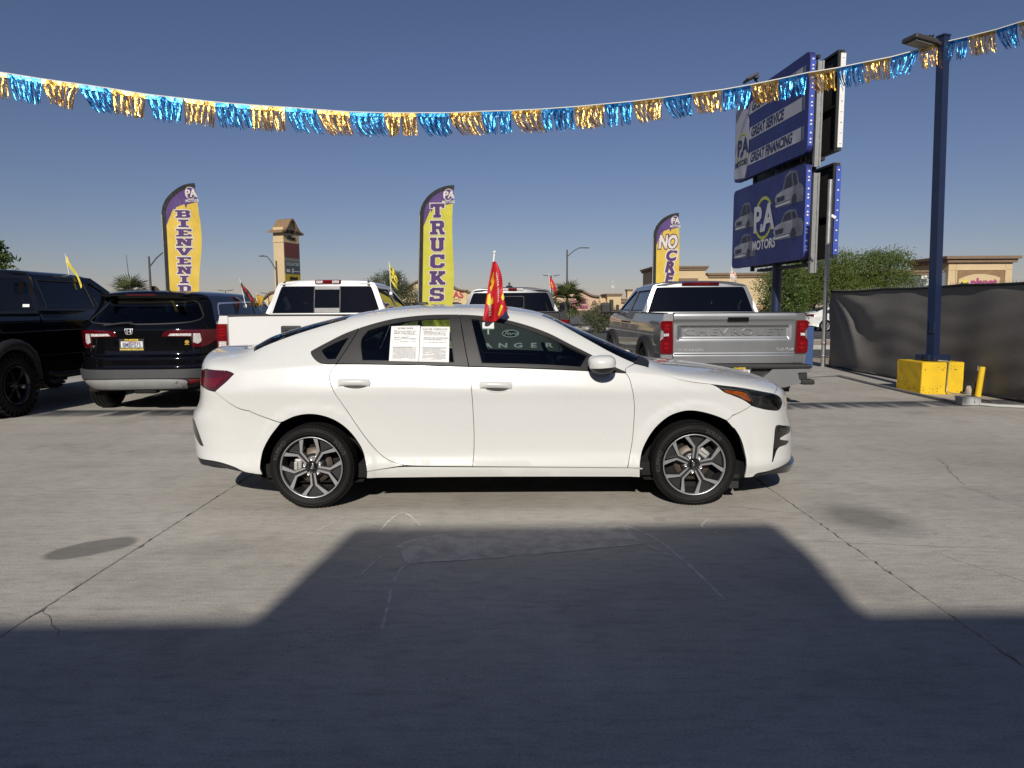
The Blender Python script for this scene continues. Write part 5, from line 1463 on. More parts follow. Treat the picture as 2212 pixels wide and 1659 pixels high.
# thin steel pole and blue post at the far corner
sp_e = empty('steel_pole', (7.30, 16.62, 0), 0, 'thin galvanised steel pole at the far end of the fence', 'pole')
k = MB(); k.tube([(0, 0, 0), (.0, 0, 4.28)], .052, 12); k.build('shaft', M_STEEL, sp_e)
k = MB(); k.bevbox((.10, 0, 3.45), (.12, .05, .07), .012, Matrix.Rotation(.5, 4, 'Y').to_3x3()); k.build('bracket', M_WHITE, sp_e)
for z in (2.0, .25, .55):
    k = MB(); k.lathe([(z - .03, .053), (z - .03, .06), (z + .03, .06), (z + .03, .053)], 'Z', 12); k.build('clamp', M_STEEL, sp_e)
k = MB(); k.bevbox((0, 0, .47), (.24, .22, .95), .01)
tag(k.build('blue_post', mat('worn blue paint', (.035, .075, .20), .5, var=.15), None, (6.76, 16.3, 0)), 'short square blue post between the silver pickup and the steel pole', 'post')

# ------------------------------------------------------------------ billboard on a blue post
bb = empty('billboard', (7.55, 20.4, -.02), 0, 'double-decker blue billboard with car pictures and slanted sales slogans on a blue post', 'billboard')
BO = np.array([7.55, 20.4, -.02]); p0_ = np.array([6.97, 22.5, 0]); dd = np.array([.42, -4.5, 0]) / math.hypot(.42, 4.5); nn_ = np.array([dd[1], -dd[0], 0])
M_VBLUE = mat('blue vinyl', (.022, .030, .15), .5, var=.14, scale=1.5, bump=.03, bscale=6)
M_VGREY = mat('pale vinyl', (.40, .41, .47), .5, var=.08, scale=2)
M_VWHITE = mat('white vinyl', (.58, .58, .62), .5, var=.06, scale=2)
M_VNAVY = mat('navy print', (.018, .020, .075), .5)
M_VGREEN = mat('lime print', (.42, .45, .08), .5)
M_EDGE = mat('bright blue edge', (.05, .09, .42), .45)
def face_s(a, b):
    a = np.asarray(a, float); b = np.asarray(b, float)
    wr = .006 * np.sin(a * 9 + b * 4) * np.exp(-((b - 2.75) / .35) ** 2) + .006 * np.sin(a * 10 + b * 3) * np.exp(-((b - 5.45) / .3) ** 2) + .003 * np.sin(a * 3.1 + b)
    return p0_ - BO + a[..., None] * dd + np.stack([0 * a, 0 * a, b], -1) + nn_ * wr[..., None]
def wbox(a0, a1, b0, b1, t0, t1, name, m, par, mb=None):
    """box in the billboard's frame: a along, b up, t behind the face"""
    k = mb or MB()
    vs = [p0_ - BO + dd * a + np.array([0, 0, b]) - nn_ * t for t in (t0, t1) for b in (b0, b1) for a in (a0, a1)]
    k.add(vs, [(0, 1, 3, 2), (4, 6, 7, 5), (0, 4, 5, 1), (2, 3, 7, 6), (0, 2, 6, 4), (1, 5, 7, 3)])
    return k.build(name, m, par) if mb is None else k
A0, A1 = -.17, 4.32
for (z0, z1, nm) in ((5.22, 7.66, 'upper_sign'), (2.60, 4.97, 'lower_sign')):
    up = nm[0] == 'u'
    pan = patch(nm, face_s, rrect(A0, z0, A1, z1, .16, 6), M_VBLUE, bb, raw=True, gap=0, rim=.15, step=.12)
    wbox(A1 - .03, A1 + .012, z0 + .16, z1 - .16, .01, .14, 'edge_strip', M_EDGE, pan)
    riv = MB()
    for q in range(15):
        z = z0 + .12 + (z1 - z0 - .24) * (q + .5) / 15 + (.04 if q % 3 == 0 else -.02)
        c_ = p0_ - BO + dd * (A1 + .014) + np.array([0, 0, z]) - nn_ * .075
        bmx = bmesh.new(); bmesh.ops.create_icosphere(bmx, subdivisions=1, radius=.032); bmx.verts.index_update()
        riv.add([tuple(np.array(v.co) + c_) for v in bmx.verts], [tuple(v.index for v in f.verts) for f in bmx.faces]); bmx.free()
    riv.build('rivets', M_WHITE, pan, kind='stuff')
    # frame behind and the second sign back to back with it
    fr = MB()
    for b_ in (z0 + .1, (z0 + z1) / 2, z1 - .1): wbox(A0 + .1, A1 - .1, b_ - .04, b_ + .04, .24, .32, None, None, None, fr)
    for a_ in (.5, 2.1, 3.7): wbox(a_ - .05, a_ + .05, z0 - .12, z1 + .0, .33, .43, None, None, None, fr)
    wbox(1.0, 4.2, z0 - .16, z0 - .08, .30, .55, None, None, None, fr)
    fr.build('frame', M_BLACK, bb)
    TB = .71
    k = MB(); wbox(A0, A1 + .15, z0 + .02, z1 - .02, TB, TB + .10, None, None, None, k); k.build('rear_panel', mat('dark sign back', (.030, .028, .024), .6, var=.3, scale=2), bb)
    k = MB()
    for b_ in (z0 + .04, (z0 + z1) / 2 - .1, z1 - .04): wbox(2.0, A1 + .12, b_ - .03, b_ + .03, TB - .06, TB - .002, None, None, None, k)
    for a_ in (3.0, A1 + .10): wbox(a_ - .025, a_ + .025, z0 + .08, z1 - .08, TB - .06, TB - .002, None, None, None, k)
    k.build('rear_frame', M_BLACK, bb)
    wbox(A1 + .15, A1 + .165, z0 + .1, z1 - .1, TB - .01, TB + .12, 'rear_edge', M_WHITE if up else M_EDGE, bb)
    riv = MB()
    for q in range(9):
        z = z0 + .2 + (z1 - z0 - .4) * q / 8
        c_ = p0_ - BO + dd * (A1 + .168) + np.array([0, 0, z]) - nn_ * (TB + .055)
        bmx = bmesh.new(); bmesh.ops.create_icosphere(bmx, subdivisions=1, radius=.028); bmx.verts.index_update()
        riv.add([tuple(np.array(v.co) + c_) for v in bmx.verts], [tuple(v.index for v in f.verts) for f in bmx.faces]); bmx.free()
    riv.build('rivets', M_WHITE, bb, kind='stuff')
    k = MB(); wbox(A1 - .04, A1 + .06, z0 - .35, z1 - .25, .18, .20, None, None, None, k); wbox(A1 - .01, A1 + .02, z0 - .35, z1 - .25, .201, .299, None, None, None, k); wbox(A1 - .04, A1 + .06, z0 - .35, z1 - .25, .30, .34, None, None, None, k)
    k.build('steel_column', M_STEEL, bb)
    pr = dict(raw=True, gap=0, rim=0, step=.15)
    if up:
        patch('print_field', face_s, [(A0 + .02, z0 + .12), (.62, z0 + .03), (.86, 5.75), (.86, 6.85), (.40, z1 - .03), (A0 + .1, z1 - .03), (A0 + .02, z1 - .1)], M_VGREY, pan, off=.003, **pr)
        patch('print_stripe', face_s, [(A0 + .03, 6.25), (.80, 7.32), (.80, 7.12), (A0 + .03, 6.05)], mat('faded stripe', (.27, .28, .36), .5), pan, off=.006, **pr)
        for q in ((5.22, 5.45), (5.9, 6.3), (6.62, 6.95)):
            patch('print_stripe', face_s, [(.86, q[0]), (.90, q[0]), (.90, q[1]), (.86, q[1])], M_VNAVY, pan, off=.006, **pr)
        for bz, tx in ((5.74, 'GREAT FINANCING'), (6.47, 'GREAT SERVICE'), (7.20, 'GREAT INVENTORY')):
            patch('print_bar', face_s, [(.80, bz - .17), (4.0, bz - .17), (4.0, bz + .17), (.92, bz + .17)], M_VGREY, pan, off=.006, **pr)
            for q in (4.05, 4.12): patch('print_bar', face_s, [(q, bz - .17), (q + .02, bz - .17), (q + .02, bz + .17), (q, bz + .17)], M_VGREY, pan, off=.006, **pr)
            text_on('lettering', face_s, tx, M_VNAVY, pan, (1.0, bz), .36, .014, shear=.18, off=.010, align='LEFT', stretch=(.80, 1))
            patch('tick_mark', face_s, [(.66, bz), (.72, bz - .12), (.86, bz + .14), (.83, bz + .16), (.72, bz - .05), (.69, bz + .02)], M_VWHITE, pan, off=.010, **pr)
        for ch_, a_ in (('P', .22), ('A', .62)): text_on('lettering', face_s, ch_, M_VNAVY, pan, (a_, 6.18), .62, .022, off=.012)
        text_on('lettering', face_s, '&', M_VNAVY, pan, (.38, 5.98), .22, .008, off=.016)
        text_on('lettering', face_s, 'MOTORS', M_VNAVY, pan, (.36, 5.73), .22, .009, off=.012)
        for a0_, a1_ in ((30, 150), (205, 335)):
            patch('logo_ring', face_s, circle(.40, 6.15, .42, 14, .46, a0_, a1_) + list(reversed(circle(.40, 6.15, .36, 14, .40, a0_, a1_))), M_VGREEN, pan, off=.009, **pr)
    else:
        for ch_, a_ in (('P', 1.62), ('A', 2.32)): text_on('lettering', face_s, ch_, M_VWHITE, pan, (a_, 3.86), 1.0, .035, off=.014)
        text_on('lettering', face_s, '&', M_VWHITE, pan, (1.92, 3.62), .32, .012, off=.018)
        text_on('lettering', face_s, 'MOTORS', M_VWHITE, pan, (2.05, 3.15), .36, .014, off=.014)
        for a0_, a1_ in ((35, 150), (200, 330)):
            patch('logo_ring', face_s, circle(2.0, 3.90, .58, 16, .60, a0_, a1_) + list(reversed(circle(2.0, 3.90, .49, 16, .51, a0_, a1_))), M_VGREEN, pan, off=.008, **pr)
        M_CARP = mat('grey car print', (.33, .34, .38), .5, var=.3, scale=3); M_CARD = mat('dark car print', (.030, .032, .055), .5); M_CARM = mat('mid car print', (.16, .165, .20), .5, var=.3, scale=4)
        def car_print(cx, cy, s_, tall):
            P = lambda pts: [(cx + s_ * q[0], cy + s_ * .68 * q[1]) for q in pts]
            patch('car_print', face_s, P([(-.8, -.62), (1.0, -.62), (1.05, -.1), (.9, .15), (.7, .2 * tall), (.55, .62 * tall), (.1, .7 * tall), (-.2, .6 * tall), (-.4, .18), (-.85, .05), (-.95, -.2)]), M_CARM, pan, off=.004, **pr)
            patch('car_print', face_s, P([(-.85, .02), (-.38, .16), (.35, .18), (.35, -.1), (.22, -.38), (-.82, -.42), (-.93, -.2)]), M_CARP, pan, off=.007, **pr)
            patch('car_print', face_s, P([(-.30, .20), (-.14, .52 * tall), (.18, .60 * tall), (.30, .2)]), M_CARD, pan, off=.008, **pr)
            patch('car_print', face_s, P([(.38, .22), (.28, .58 * tall), (.50, .54 * tall), (.62, .22)]), M_CARD, pan, off=.008, **pr)
            patch('car_print', face_s, P([(-.80, -.12), (-.2, -.10), (-.22, -.34), (-.76, -.36)]), M_CARD, pan, off=.009, **pr)
            patch('car_print', face_s, P(circle(.45, -.46, .16, 14, .28)), M_CARD, pan, off=.009, **pr)
            patch('car_print', face_s, P([(-.88, -.48), (.18, -.44), (.16, -.54), (-.84, -.58)]), M_VWHITE, pan, off=.009, **pr)
        car_print(.66, 4.05, .72, 1.35); car_print(.72, 3.22, .80, .95); car_print(3.42, 4.40, .80, 1.4); car_print(3.42, 3.55, .84, .95)
k = MB(); k.tube([(0, 0, 0), (0, 0, 7.3)], .135, 24); k.build('post', M_BLUE, bb)
fl_ = MB(); fl_.bevbox((-.62, .9, 7.98), (.34, .46, .07), .015, Matrix.Rotation(rad(-28), 4, 'Y').to_3x3()); fl_.tube([(-.3, .9, 7.60), (-.36, .9, 7.78), (-.52, .9, 7.98)], .03, 8); fl_.bevbox((-.44, .9, 7.97), (.08, .3, .06), .01, Matrix.Rotation(rad(-40), 4, 'Y').to_3x3())
fl_.build('flood_lamp', M_LAMPG, bb)

# ------------------------------------------------------------------ feather flags
GLY = {
 'T': ([(0, 8), (6, 8), (6, 5.5), (4.8, 5.5), (4.8, 6.2), (4, 6.2), (4, 1.6), (4.6, 1.6), (4.6, 0), (1.4, 0), (1.4, 1.6), (2, 1.6), (2, 6.2), (1.2, 6.2), (1.2, 5.5), (0, 5.5)], []),
 'I': ([(1, 8), (5, 8), (5, 6.4), (4, 6.4), (4, 1.6), (5, 1.6), (5, 0), (1, 0), (1, 1.6), (2, 1.6), (2, 6.4), (1, 6.4)], []),
 'E': ([(0, 8), (6, 8), (6, 5.6), (4.6, 5.6), (4.6, 6.4), (3, 6.4), (3, 4.8), (4.4, 4.8), (4.4, 3.2), (3, 3.2), (3, 1.6), (4.6, 1.6), (4.6, 2.4), (6, 2.4), (6, 0), (0, 0), (0, 1.6), (1, 1.6), (1, 6.4), (0, 6.4)], []),
 'N': ([(0, 8), (2.6, 8), (4.2, 4.2), (4.2, 6.4), (3.6, 6.4), (3.6, 8), (6.4, 8), (6.4, 6.4), (5.9, 6.4), (5.9, 0), (4.1, 0), (2.0, 4.6), (2.0, 1.6), (2.7, 1.6), (2.7, 0), (-.2, 0), (-.2, 1.6), (.4, 1.6), (.4, 6.4), (0, 6.4)], []),
 'V': ([(-.2, 8), (2.6, 8), (2.6, 6.4), (2.2, 6.4), (3.1, 3), (4, 6.4), (3.6, 6.4), (3.6, 8), (6.4, 8), (6.4, 6.4), (5.9, 6.4), (4, 0), (2.2, 0), (.3, 6.4), (-.2, 6.4)], []),
 'B': ([(0, 8), (5, 8), (6, 7), (6, 4.9), (5.4, 4), (6, 3.1), (6, 1), (5, 0), (0, 0), (0, 1.6), (.8, 1.6), (.8, 6.4), (0, 6.4)], [[(2.6, 6.5), (4, 6.5), (4.2, 6.2), (4.2, 5.2), (4, 4.9), (2.6, 4.9)], [(2.6, 3.2), (4, 3.2), (4.2, 2.9), (4.2, 1.8), (4, 1.5), (2.6, 1.5)]]),
 'D': ([(0, 8), (4.6, 8), (6, 6.6), (6, 1.4), (4.6, 0), (0, 0), (0, 1.6), (.8, 1.6), (.8, 6.4), (0, 6.4)], [[(2.6, 6.3), (3.8, 6.3), (4.2, 5.9), (4.2, 2.1), (3.8, 1.7), (2.6, 1.7)]]),
 'O': ([(1.6, 8), (4.6, 8), (6, 6.6), (6, 1.4), (4.6, 0), (1.6, 0), (.2, 1.4), (.2, 6.6)], [[(2.4, 6.3), (3.8, 6.3), (4.2, 5.9), (4.2, 2.1), (3.8, 1.7), (2.4, 1.7), (2.0, 2.1), (2.0, 5.9)]]),
 'R': ([(0, 8), (5, 8), (6, 7), (6, 4.4), (5.2, 3.6), (5.7, 1.6), (6.3, 1.6), (6.3, 0), (4.4, 0), (3.6, 3.2), (2.6, 3.2), (2.6, 1.6), (3.2, 1.6), (3.2, 0), (0, 0), (0, 1.6), (.8, 1.6), (.8, 6.4), (0, 6.4)], [[(2.6, 6.4), (4, 6.4), (4.2, 6.2), (4.2, 5), (4, 4.8), (2.6, 4.8)]]),
 'U': ([(0, 8), (2.8, 8), (2.8, 6.4), (2.4, 6.4), (2.4, 2.2), (2.8, 1.7), (3.4, 1.7), (3.8, 2.2), (3.8, 6.4), (3.4, 6.4), (3.4, 8), (6.2, 8), (6.2, 6.4), (5.7, 6.4), (5.7, 1.4), (4.5, 0), (1.7, 0), (.5, 1.4), (.5, 6.4), (0, 6.4)], []),
 'C': ([(1.4, 8), (4.4, 8), (4.8, 7.6), (4.8, 8), (6, 8), (6, 5.2), (4.3, 5.2), (4.3, 5.9), (3.9, 6.3), (2.6, 6.3), (2.2, 5.9), (2.2, 2.1), (2.6, 1.7), (3.9, 1.7), (4.3, 2.1), (4.3, 2.8), (6, 2.8), (6, 1.4), (4.6, 0), (1.4, 0), (.2, 1.4), (.2, 6.6)], []),
 'K': ([(0, 8), (3, 8), (3, 6.4), (2.5, 6.4), (2.5, 4.9), (3.9, 6.4), (3.5, 6.4), (3.5, 8), (6.2, 8), (6.2, 6.4), (5.8, 6.4), (4.0, 4.4), (5.6, 1.6), (6.3, 1.6), (6.3, 0), (4.3, 0), (2.9, 2.9), (2.5, 2.5), (2.5, 1.6), (3, 1.6), (3, 0), (0, 0), (0, 1.6), (.7, 1.6), (.7, 6.4), (0, 6.4)], []),
 'S': ([(1.4, 8), (4.4, 8), (4.7, 7.6), (4.7, 8), (5.8, 8), (5.8, 5.5), (4.2, 5.5), (4.0, 6.4), (2.4, 6.4), (2.1, 6.1), (2.1, 5.2), (2.4, 4.9), (4.8, 4.6), (6, 3.6), (6, 1.2), (4.8, 0), (1.6, 0), (1.3, .4), (1.3, 0), (.2, 0), (.2, 2.6), (1.8, 2.6), (2.0, 1.6), (3.9, 1.6), (4.2, 1.9), (4.2, 2.8), (3.9, 3.1), (1.5, 3.4), (.3, 4.4), (.3, 6.8)], []),
}
M_FPURP = mat('purple flag cloth', (.085, .045, .17), .75, var=.15, scale=4)
M_FPINK = mat('violet letter print', (.075, .030, .13), .75, var=.25, scale=60)
M_FWHITE = mat('white flag print', (.62, .58, .52), .75)
M_FBLACK = mat('black flag sleeve', (.010, .010, .012), .75)
def feather_flag(loc, W, Ht, curve, ycol, word, label, wave, seed, styl='block', lean=0.0, tx=.58, z_low=.9):
    e = empty('feather_flag', loc, 0, label, 'feather flag', 'feather flags behind the parked cars')
    Wd, cx_ = W, curve
    def S(a, b):
        a = np.asarray(a, float); b = np.asarray(b, float)
        amp = np.clip(a / W, 0, 1.1)
        y = wave * (amp * np.sin(b * 1.9 + a * 3.5 + seed) + .35 * amp * np.sin(b * 4.7 + a * 9 + seed * 2)) + .004 * np.sin(a * 60 + b * 22) * np.clip((b - (Ht - 1.1)) / .3, 0, 1)
        bulge = wave * .9 * amp * np.sin(b * 2.3 + seed * 1.7)
        return np.stack([a + lean * b + bulge * amp, y, b], -1)
    z1 = Ht - curve
    outl = lambda d: [(d, z_low), (d, z1)] + [(d + (W - d) * (1 - math.cos(t_)) , z1 + (curve - d) * math.sin(t_)) for t_ in np.linspace(.1, math.pi / 2, 10)]
    body = outl(.085)
    jag = [(W, Ht - .38), (W * .70, Ht - .42), (W * .66, Ht - .50), (W * .62, Ht - .41), (W * .40, Ht - .47), (W * .34, Ht - .57), (W * .32, Ht - .50), (.085, Ht - .84)]
    lo = [(W, z_low)]
    pp = dict(raw=True, gap=0, rim=0, step=.05)
    patch('flag_cloth', S, [(.085, z_low)] + list(reversed(jag))[:] + [(W, z_low)], ycol, e, **pp)
    patch('flag_cloth', S, jag[::-1] + [(W, Ht - .0)] + [q for q in reversed(body) if q[1] > Ht - .84][1:], M_FPURP, e, **pp)
    ins = [q for q in body]
    ou = outl(0.0)
    patch('pole_sleeve', S, ou + list(reversed(ins)), M_FBLACK, e, raw=True, gap=0, rim=.02, step=.06, off=.004)
    k = MB(); k.tube([(lean * z, 0, z) for z in (0, z_low, z1)], [.018, .014, .012], 8); k.build('pole', M_STEEL, e)
    k = MB(); k.bevbox((0, 0, .02), (.5, .5, .04), .01); k.build('base', M_BLACK, e)
    # logo
    text_on('lettering', S, 'P', M_FWHITE, e, (W * .77, Ht - .21), .20, .006, off=.008); text_on('lettering', S, 'A', M_FWHITE, e, (W * .93, Ht - .21), .20, .006, off=.008)
    text_on('lettering', S, 'MOTORS', M_FWHITE, e, (W * .86, Ht - .35), .075, .002, off=.008, stretch=(.9, 1))
    rg = circle(W * .84, Ht - .20, .11, 14, .125, 20, 340)
    patch('logo_ring', S, rg + list(reversed(circle(W * .84, Ht - .20, .098, 14, .113, 20, 340))), M_FWHITE, e, off=.010, **pp)
    if styl == 'block':
        lh, gap_ = word[1], word[2]; z = word[3]
        for ch_ in word[0]:
            og, hl_ = GLY[ch_]; s_ = lh / 8; sx_ = word[4] / 6
            ox = W * tx - word[4] / 2
            P = lambda pts: [(ox + q[0] * sx_, z - lh + q[1] * s_) for q in pts]
            og2 = np.array(P(og)); og2 = og2 if area2(og2) > 0 else og2[::-1]
            patch('letter_outline', S, [tuple(q) for q in inset(og2, -.018)], M_FWHITE, e, off=.005, **pp)
            if z - lh > z_low + .1 or True:
                patch('letter', S, [tuple(q) for q in og2], M_FPINK, e, holes=[P(h) for h in hl_], off=.011, **pp)
            z -= lh + gap_
    else:
        for (tx_, z, sz, cc, oc, ax_) in word:
            V, F_ = text_verts(tx_, sz, .030, .2, 'LEFT')
            for bold, mm, of in ((.050, oc, .005), (.022, cc, .011)):
                text_on('letter' if of > .008 else 'letter_outline', S, tx_, mm, e, (ax_, z), sz, bold, shear=.2, off=of, align='LEFT', stretch=(.66 if tx_ == 'NO' else 1.0, 1))
    # the cloth is seen from both sides; its print faces the lot
    return e
def flip_front(S): return S
feather_flag((-7.14, 14.8, 0), .73, 3.96, .62, mat('gold flag cloth', (.62, .43, .06), .75, var=.1, scale=4), ('BIENVENIDOS', .152, .038, 3.43, .28), 'gold and purple feather flag reading BIENVENIDOS above the black SUV', .05, .4, lean=.0, tx=.56, z_low=.7)
feather_flag((-2.05, 15.3, 0), .72, 3.98, .62, mat('lime yellow flag cloth', (.52, .48, .05), .75, var=.1, scale=4), ('TRUCKS', .288, .063, 3.60, .31), 'lime yellow and purple feather flag reading TRUCKS behind the sedan roof', .03, 2.0, lean=.035, tx=.53, z_low=.9)
feather_flag((3.74, 19.0, 0), .68, 3.86, .62, mat('gold flag cloth', (.62, .43, .06), .75, var=.1, scale=4), (('NO', 3.10, .46, M_FWHITE, M_FPINK, .13), ('C', 2.75, .37, M_FPINK, M_FWHITE, .32), ('R', 2.45, .37, M_FPINK, M_FWHITE, .31), ('E', 2.15, .37, M_FPINK, M_FWHITE, .31), ('D', 1.85, .37, M_FPINK, M_FWHITE, .31)), 'gold and purple feather flag reading NO CRE above the silver pickup', .025, 1.2, styl='font', z_low=.8)

# ------------------------------------------------------------------ fringe bunting
def foil(name, colr, dark):
    m, nt, out = _tree(name)
    b = node(nt, 'ShaderNodeBsdfPrincipled', Roughness=.28, Metallic=1.0)
    n = noise(nt, 9, 3, 'Object'); r = ramp(nt, n.outputs['Fac'], [(.35, dark), (.6, colr)])
    nt.links.new(r.outputs['Color'], b.inputs['Base Color'])
    bp = node(nt, 'ShaderNodeBump', Strength=.28, Distance=.02); n2 = noise(nt, 30, 3, 'Object'); nt.links.new(n2.outputs['Fac'], bp.inputs['Height']); nt.links.new(bp.outputs['Normal'], b.inputs['Normal'])
    t_ = node(nt, 'ShaderNodeBsdfTranslucent'); nt.links.new(r.outputs['Color'], t_.inputs['Color'])
    mx = node(nt, 'ShaderNodeMixShader', Fac=.30); nt.links.new(b.outputs['BSDF'], mx.inputs[1]); nt.links.new(t_.outputs['BSDF'], mx.inputs[2])
    nt.links.new(mx.outputs['Shader'], out.inputs['Surface'])
    return m
M_GOLD = foil('gold foil', (.78, .50, .14), (.50, .27, .05)); M_BFOIL = foil('blue foil', (.07, .36, .72), (.02, .16, .42))
def bunting(pts, label, first_gold, drop=.28, wind=0.03, seed=1):
    e = empty('fringe_bunting', pts[0], 0, label, 'bunting')
    o = Vector(pts[0]); r = random.Random(seed)
    k = MB(); k.tube([Vector(p) - o + Vector((0, 0, .008)) for p in pts], .009, 6); k.build('cord', mat('white cord', (.7, .68, .62), .6), e)
    gold = first_gold
    for i in range(len(pts) - 1):
        a, b = Vector(pts[i]) - o, Vector(pts[i + 1]) - o
        d = b - a; L_ = d.length; side = Vector((-d.y, d.x, 0)).normalized()
        mb = MB()
        # heading strip folded over the cord
        n = 8
        vs = []
        for q in range(n + 1):
            p = a + d * (.01 + .98 * q / n)
            vs += [p + Vector((0, 0, .012)) - side * .004, p + Vector((0, 0, -.045 - r.random() * .006)) - side * (.006 + r.gauss(0, .003))]
        mb.add(vs, [(2 * q, 2 * q + 1, 2 * q + 3, 2 * q + 2) for q in range(n)])
        ns = r.randint(30, 36)
        clump = [r.uniform(.1, .9) for _ in range(r.randint(1, 3))]
        cpull = [r.uniform(.0, .55) for _ in clump]
        wseg = wind + r.gauss(0, .045)
        for s_ in range(ns):
            f = (s_ + .5) / ns
            if r.random() < .03: continue
            w_ = L_ * .98 / ns * r.uniform(.72, 1.05)
            ln = drop * r.uniform(.84, 1.06)
            near = min(range(len(clump)), key=lambda q: abs(clump[q] - f))
            pull = (clump[near] - f) * L_ * cpull[near] * .8
            tw = r.uniform(-.8, .8); y0 = r.gauss(0, .012)
            top_ = a + d * (.01 + .98 * f) + Vector((0, 0, -.035))
            vs = []
            m_ = 5
            for q in range(m_ + 1):
                g_ = q / m_
                c0 = top_ + Vector((0, 0, -ln * g_)) + d.normalized() * (pull * g_ + wseg * g_ * g_ + r.gauss(0, .003)) + side * (y0 * g_ + .012 * math.sin(3 * g_ + s_))
                an = tw * g_ + r.gauss(0, .25)
                wv = (d.normalized() * math.cos(an) + side * math.sin(an)) * (w_ / 2)
                vs += [c0 - wv, c0 + wv]
            mb.add(vs, [(2 * q, 2 * q + 2, 2 * q + 3, 2 * q + 1) for q in range(m_)])
        mb.build('fringe', M_GOLD if gold else M_BFOIL, e)
        gold = not gold
    return e
B_PTS = [(-6.789, 9.335, 4.433), (-6.411, 9.416, 4.401), (-6.026, 9.497, 4.356), (-5.605, 9.584, 4.317), (-5.229, 9.659, 4.279), (-4.819, 9.741, 4.23), (-4.371, 9.827, 4.199), (-3.971, 9.903, 4.171), (-3.535, 9.984, 4.154), (-3.09, 10.065, 4.144), (-2.668, 10.141, 4.131), (-2.238, 10.216, 4.118), (-1.77, 10.297, 4.125), (-1.326, 10.373, 4.142), (-0.875, 10.449, 4.16), (-0.417, 10.524, 4.197), (0.014, 10.595, 4.226), (0.451, 10.665, 4.262), (0.927, 10.741, 4.313), (1.375, 10.811, 4.369), (1.814, 10.879, 4.425), (2.266, 10.948, 4.495), (2.715, 11.016, 4.572), (3.183, 11.086, 4.644), (3.635, 11.154, 4.735), (4.075, 11.218, 4.834), (4.542, 11.286, 4.947), (5.007, 11.354, 5.035), (5.446, 11.416, 5.135), (5.903, 11.481, 5.236), (6.364, 11.546, 5.366), (6.749, 11.6, 5.487), (6.984, 11.32, 5.474), (7.208, 11.026, 5.465), (7.37, 10.791, 5.473), (7.509, 10.57, 5.464), (7.661, 10.3, 5.468)]
def run_on(p, q, n, rise):
    return [tuple(p[k] + (p[k] - q[k]) * i + (rise * i * i if k == 2 else 0) for k in range(3)) for i in range(1, n + 1)]
B_PTS = run_on(B_PTS[0], B_PTS[1], 10, .003)[::-1] + B_PTS + run_on(B_PTS[-1], B_PTS[-2], 10, -.006)
bunting([p for p in B_PTS], 'gold and blue foil fringe bunting strung across the sky to the light pole', True, wind=.04, seed=3)
ov = []
for i in range(50):
    x = -12.5 + .5 * i
    ov.append((x, 1.55 + .05 * x, 4.75 + .0022 * x * x))
bunting(ov, 'foil fringe bunting strung over the front of the lot whose shadow crosses the concrete', False, wind=.02, seed=8)

# ------------------------------------------------------------------ window flags clipped to the cars
def car_flag(loc, h, lean, m1, m2, label, w=.10, ln=.22, seed=1, turn=0.3, dots=0, parent_name='window_flag', droop=.08):
    e = empty('window_flag', loc, 0, label, 'car flag', 'small flags clipped to car windows')
    k = MB(); k.tube([(0, 0, 0), (lean * .5, 0, h * .5), (lean, 0, h)], [.007, .006, .005], 8); k.lathe([(-.008, 0), (-.004, .008), (.004, .008), (.01, 0)], 'Z', 10, (lean, 0, h + .005)); k.bevbox((0, -.01, -.02), (.05, .012, .05), .004)
    k.build('staff', M_WHITE, e)
    def S(a, b):
        a = np.asarray(a, float); b = np.asarray(b, float)
        z = h - .02 - b * ln - a * droop - a * a * droop
        x = lean * (z / h) + a * w + .012 * np.sin(b * 5 + a * 3 + seed)
        y = .03 * np.sin(a * 7 + b * 2 + seed) * np.clip(a * 3, 0, 1)
        return np.stack([x, y, z], -1)
    f = patch('flag_cloth', S, [(0, 0), (1, .15), (.95, .9), (.6, 1.05), (0, 1)], m1, e, raw=True, gap=0, rim=0, step=.12)
    r = random.Random(seed)
    for q in range(dots):
        patch('flag_print', S, circle(r.uniform(.15, .85), r.uniform(.15, .85), r.uniform(.06, .14), 8, r.uniform(.05, .12)), m2, f, raw=True, gap=0, rim=0, step=.1, off=.003 if False else -.003)
        patch('flag_print', S, circle(r.uniform(.15, .85), r.uniform(.15, .85), r.uniform(.05, .12), 8, r.uniform(.05, .10)), m2, f, raw=True, gap=0, rim=0, step=.1, off=.003)
    return e
M_FYEL = mat('yellow car flag', (.70, .58, .06), .7); M_FRED = mat('red car flag', (.50, .012, .02), .65, var=.12, scale=20); M_FBLK = mat('black print', (.012, .011, .010), .7); M_FGOLD = mat('gold car flag', (.48, .30, .05), .7)
car_flag((-6.98, 11.35, 1.86), .42, -.05, M_FYEL, mat('orange print', (.5, .16, .04), .7), 'yellow flag clipped to the lifted black pickup', w=.17, ln=.16, seed=2, dots=1, droop=.20)
car_flag((-4.30, 11.55, 1.48), .40, -.07, M_FBLK, M_FRED, 'black and red flag clipped to the window of the black SUV', w=.16, ln=.20, seed=3, dots=6, droop=.14)
car_flag((-4.35, 12.2, 1.46), .22, .0, M_FGOLD, M_FYEL, 'gold flag standing over the front of the black SUV', w=.12, ln=.18, seed=4, dots=2, droop=.01)
car_flag((-2.02, 12.0, 1.68), .50, -.02, M_FYEL, M_FBLK, 'yellow and black spotted flag clipped to the white pickup', w=.12, ln=.26, seed=5, dots=9, droop=.12)
car_flag((.84, 15.2, 1.66), .46, -.05, M_FRED, M_FYEL, 'red flag with yellow strokes clipped to the dark grey pickup', w=.14, ln=.22, seed=6, dots=3, droop=.16)
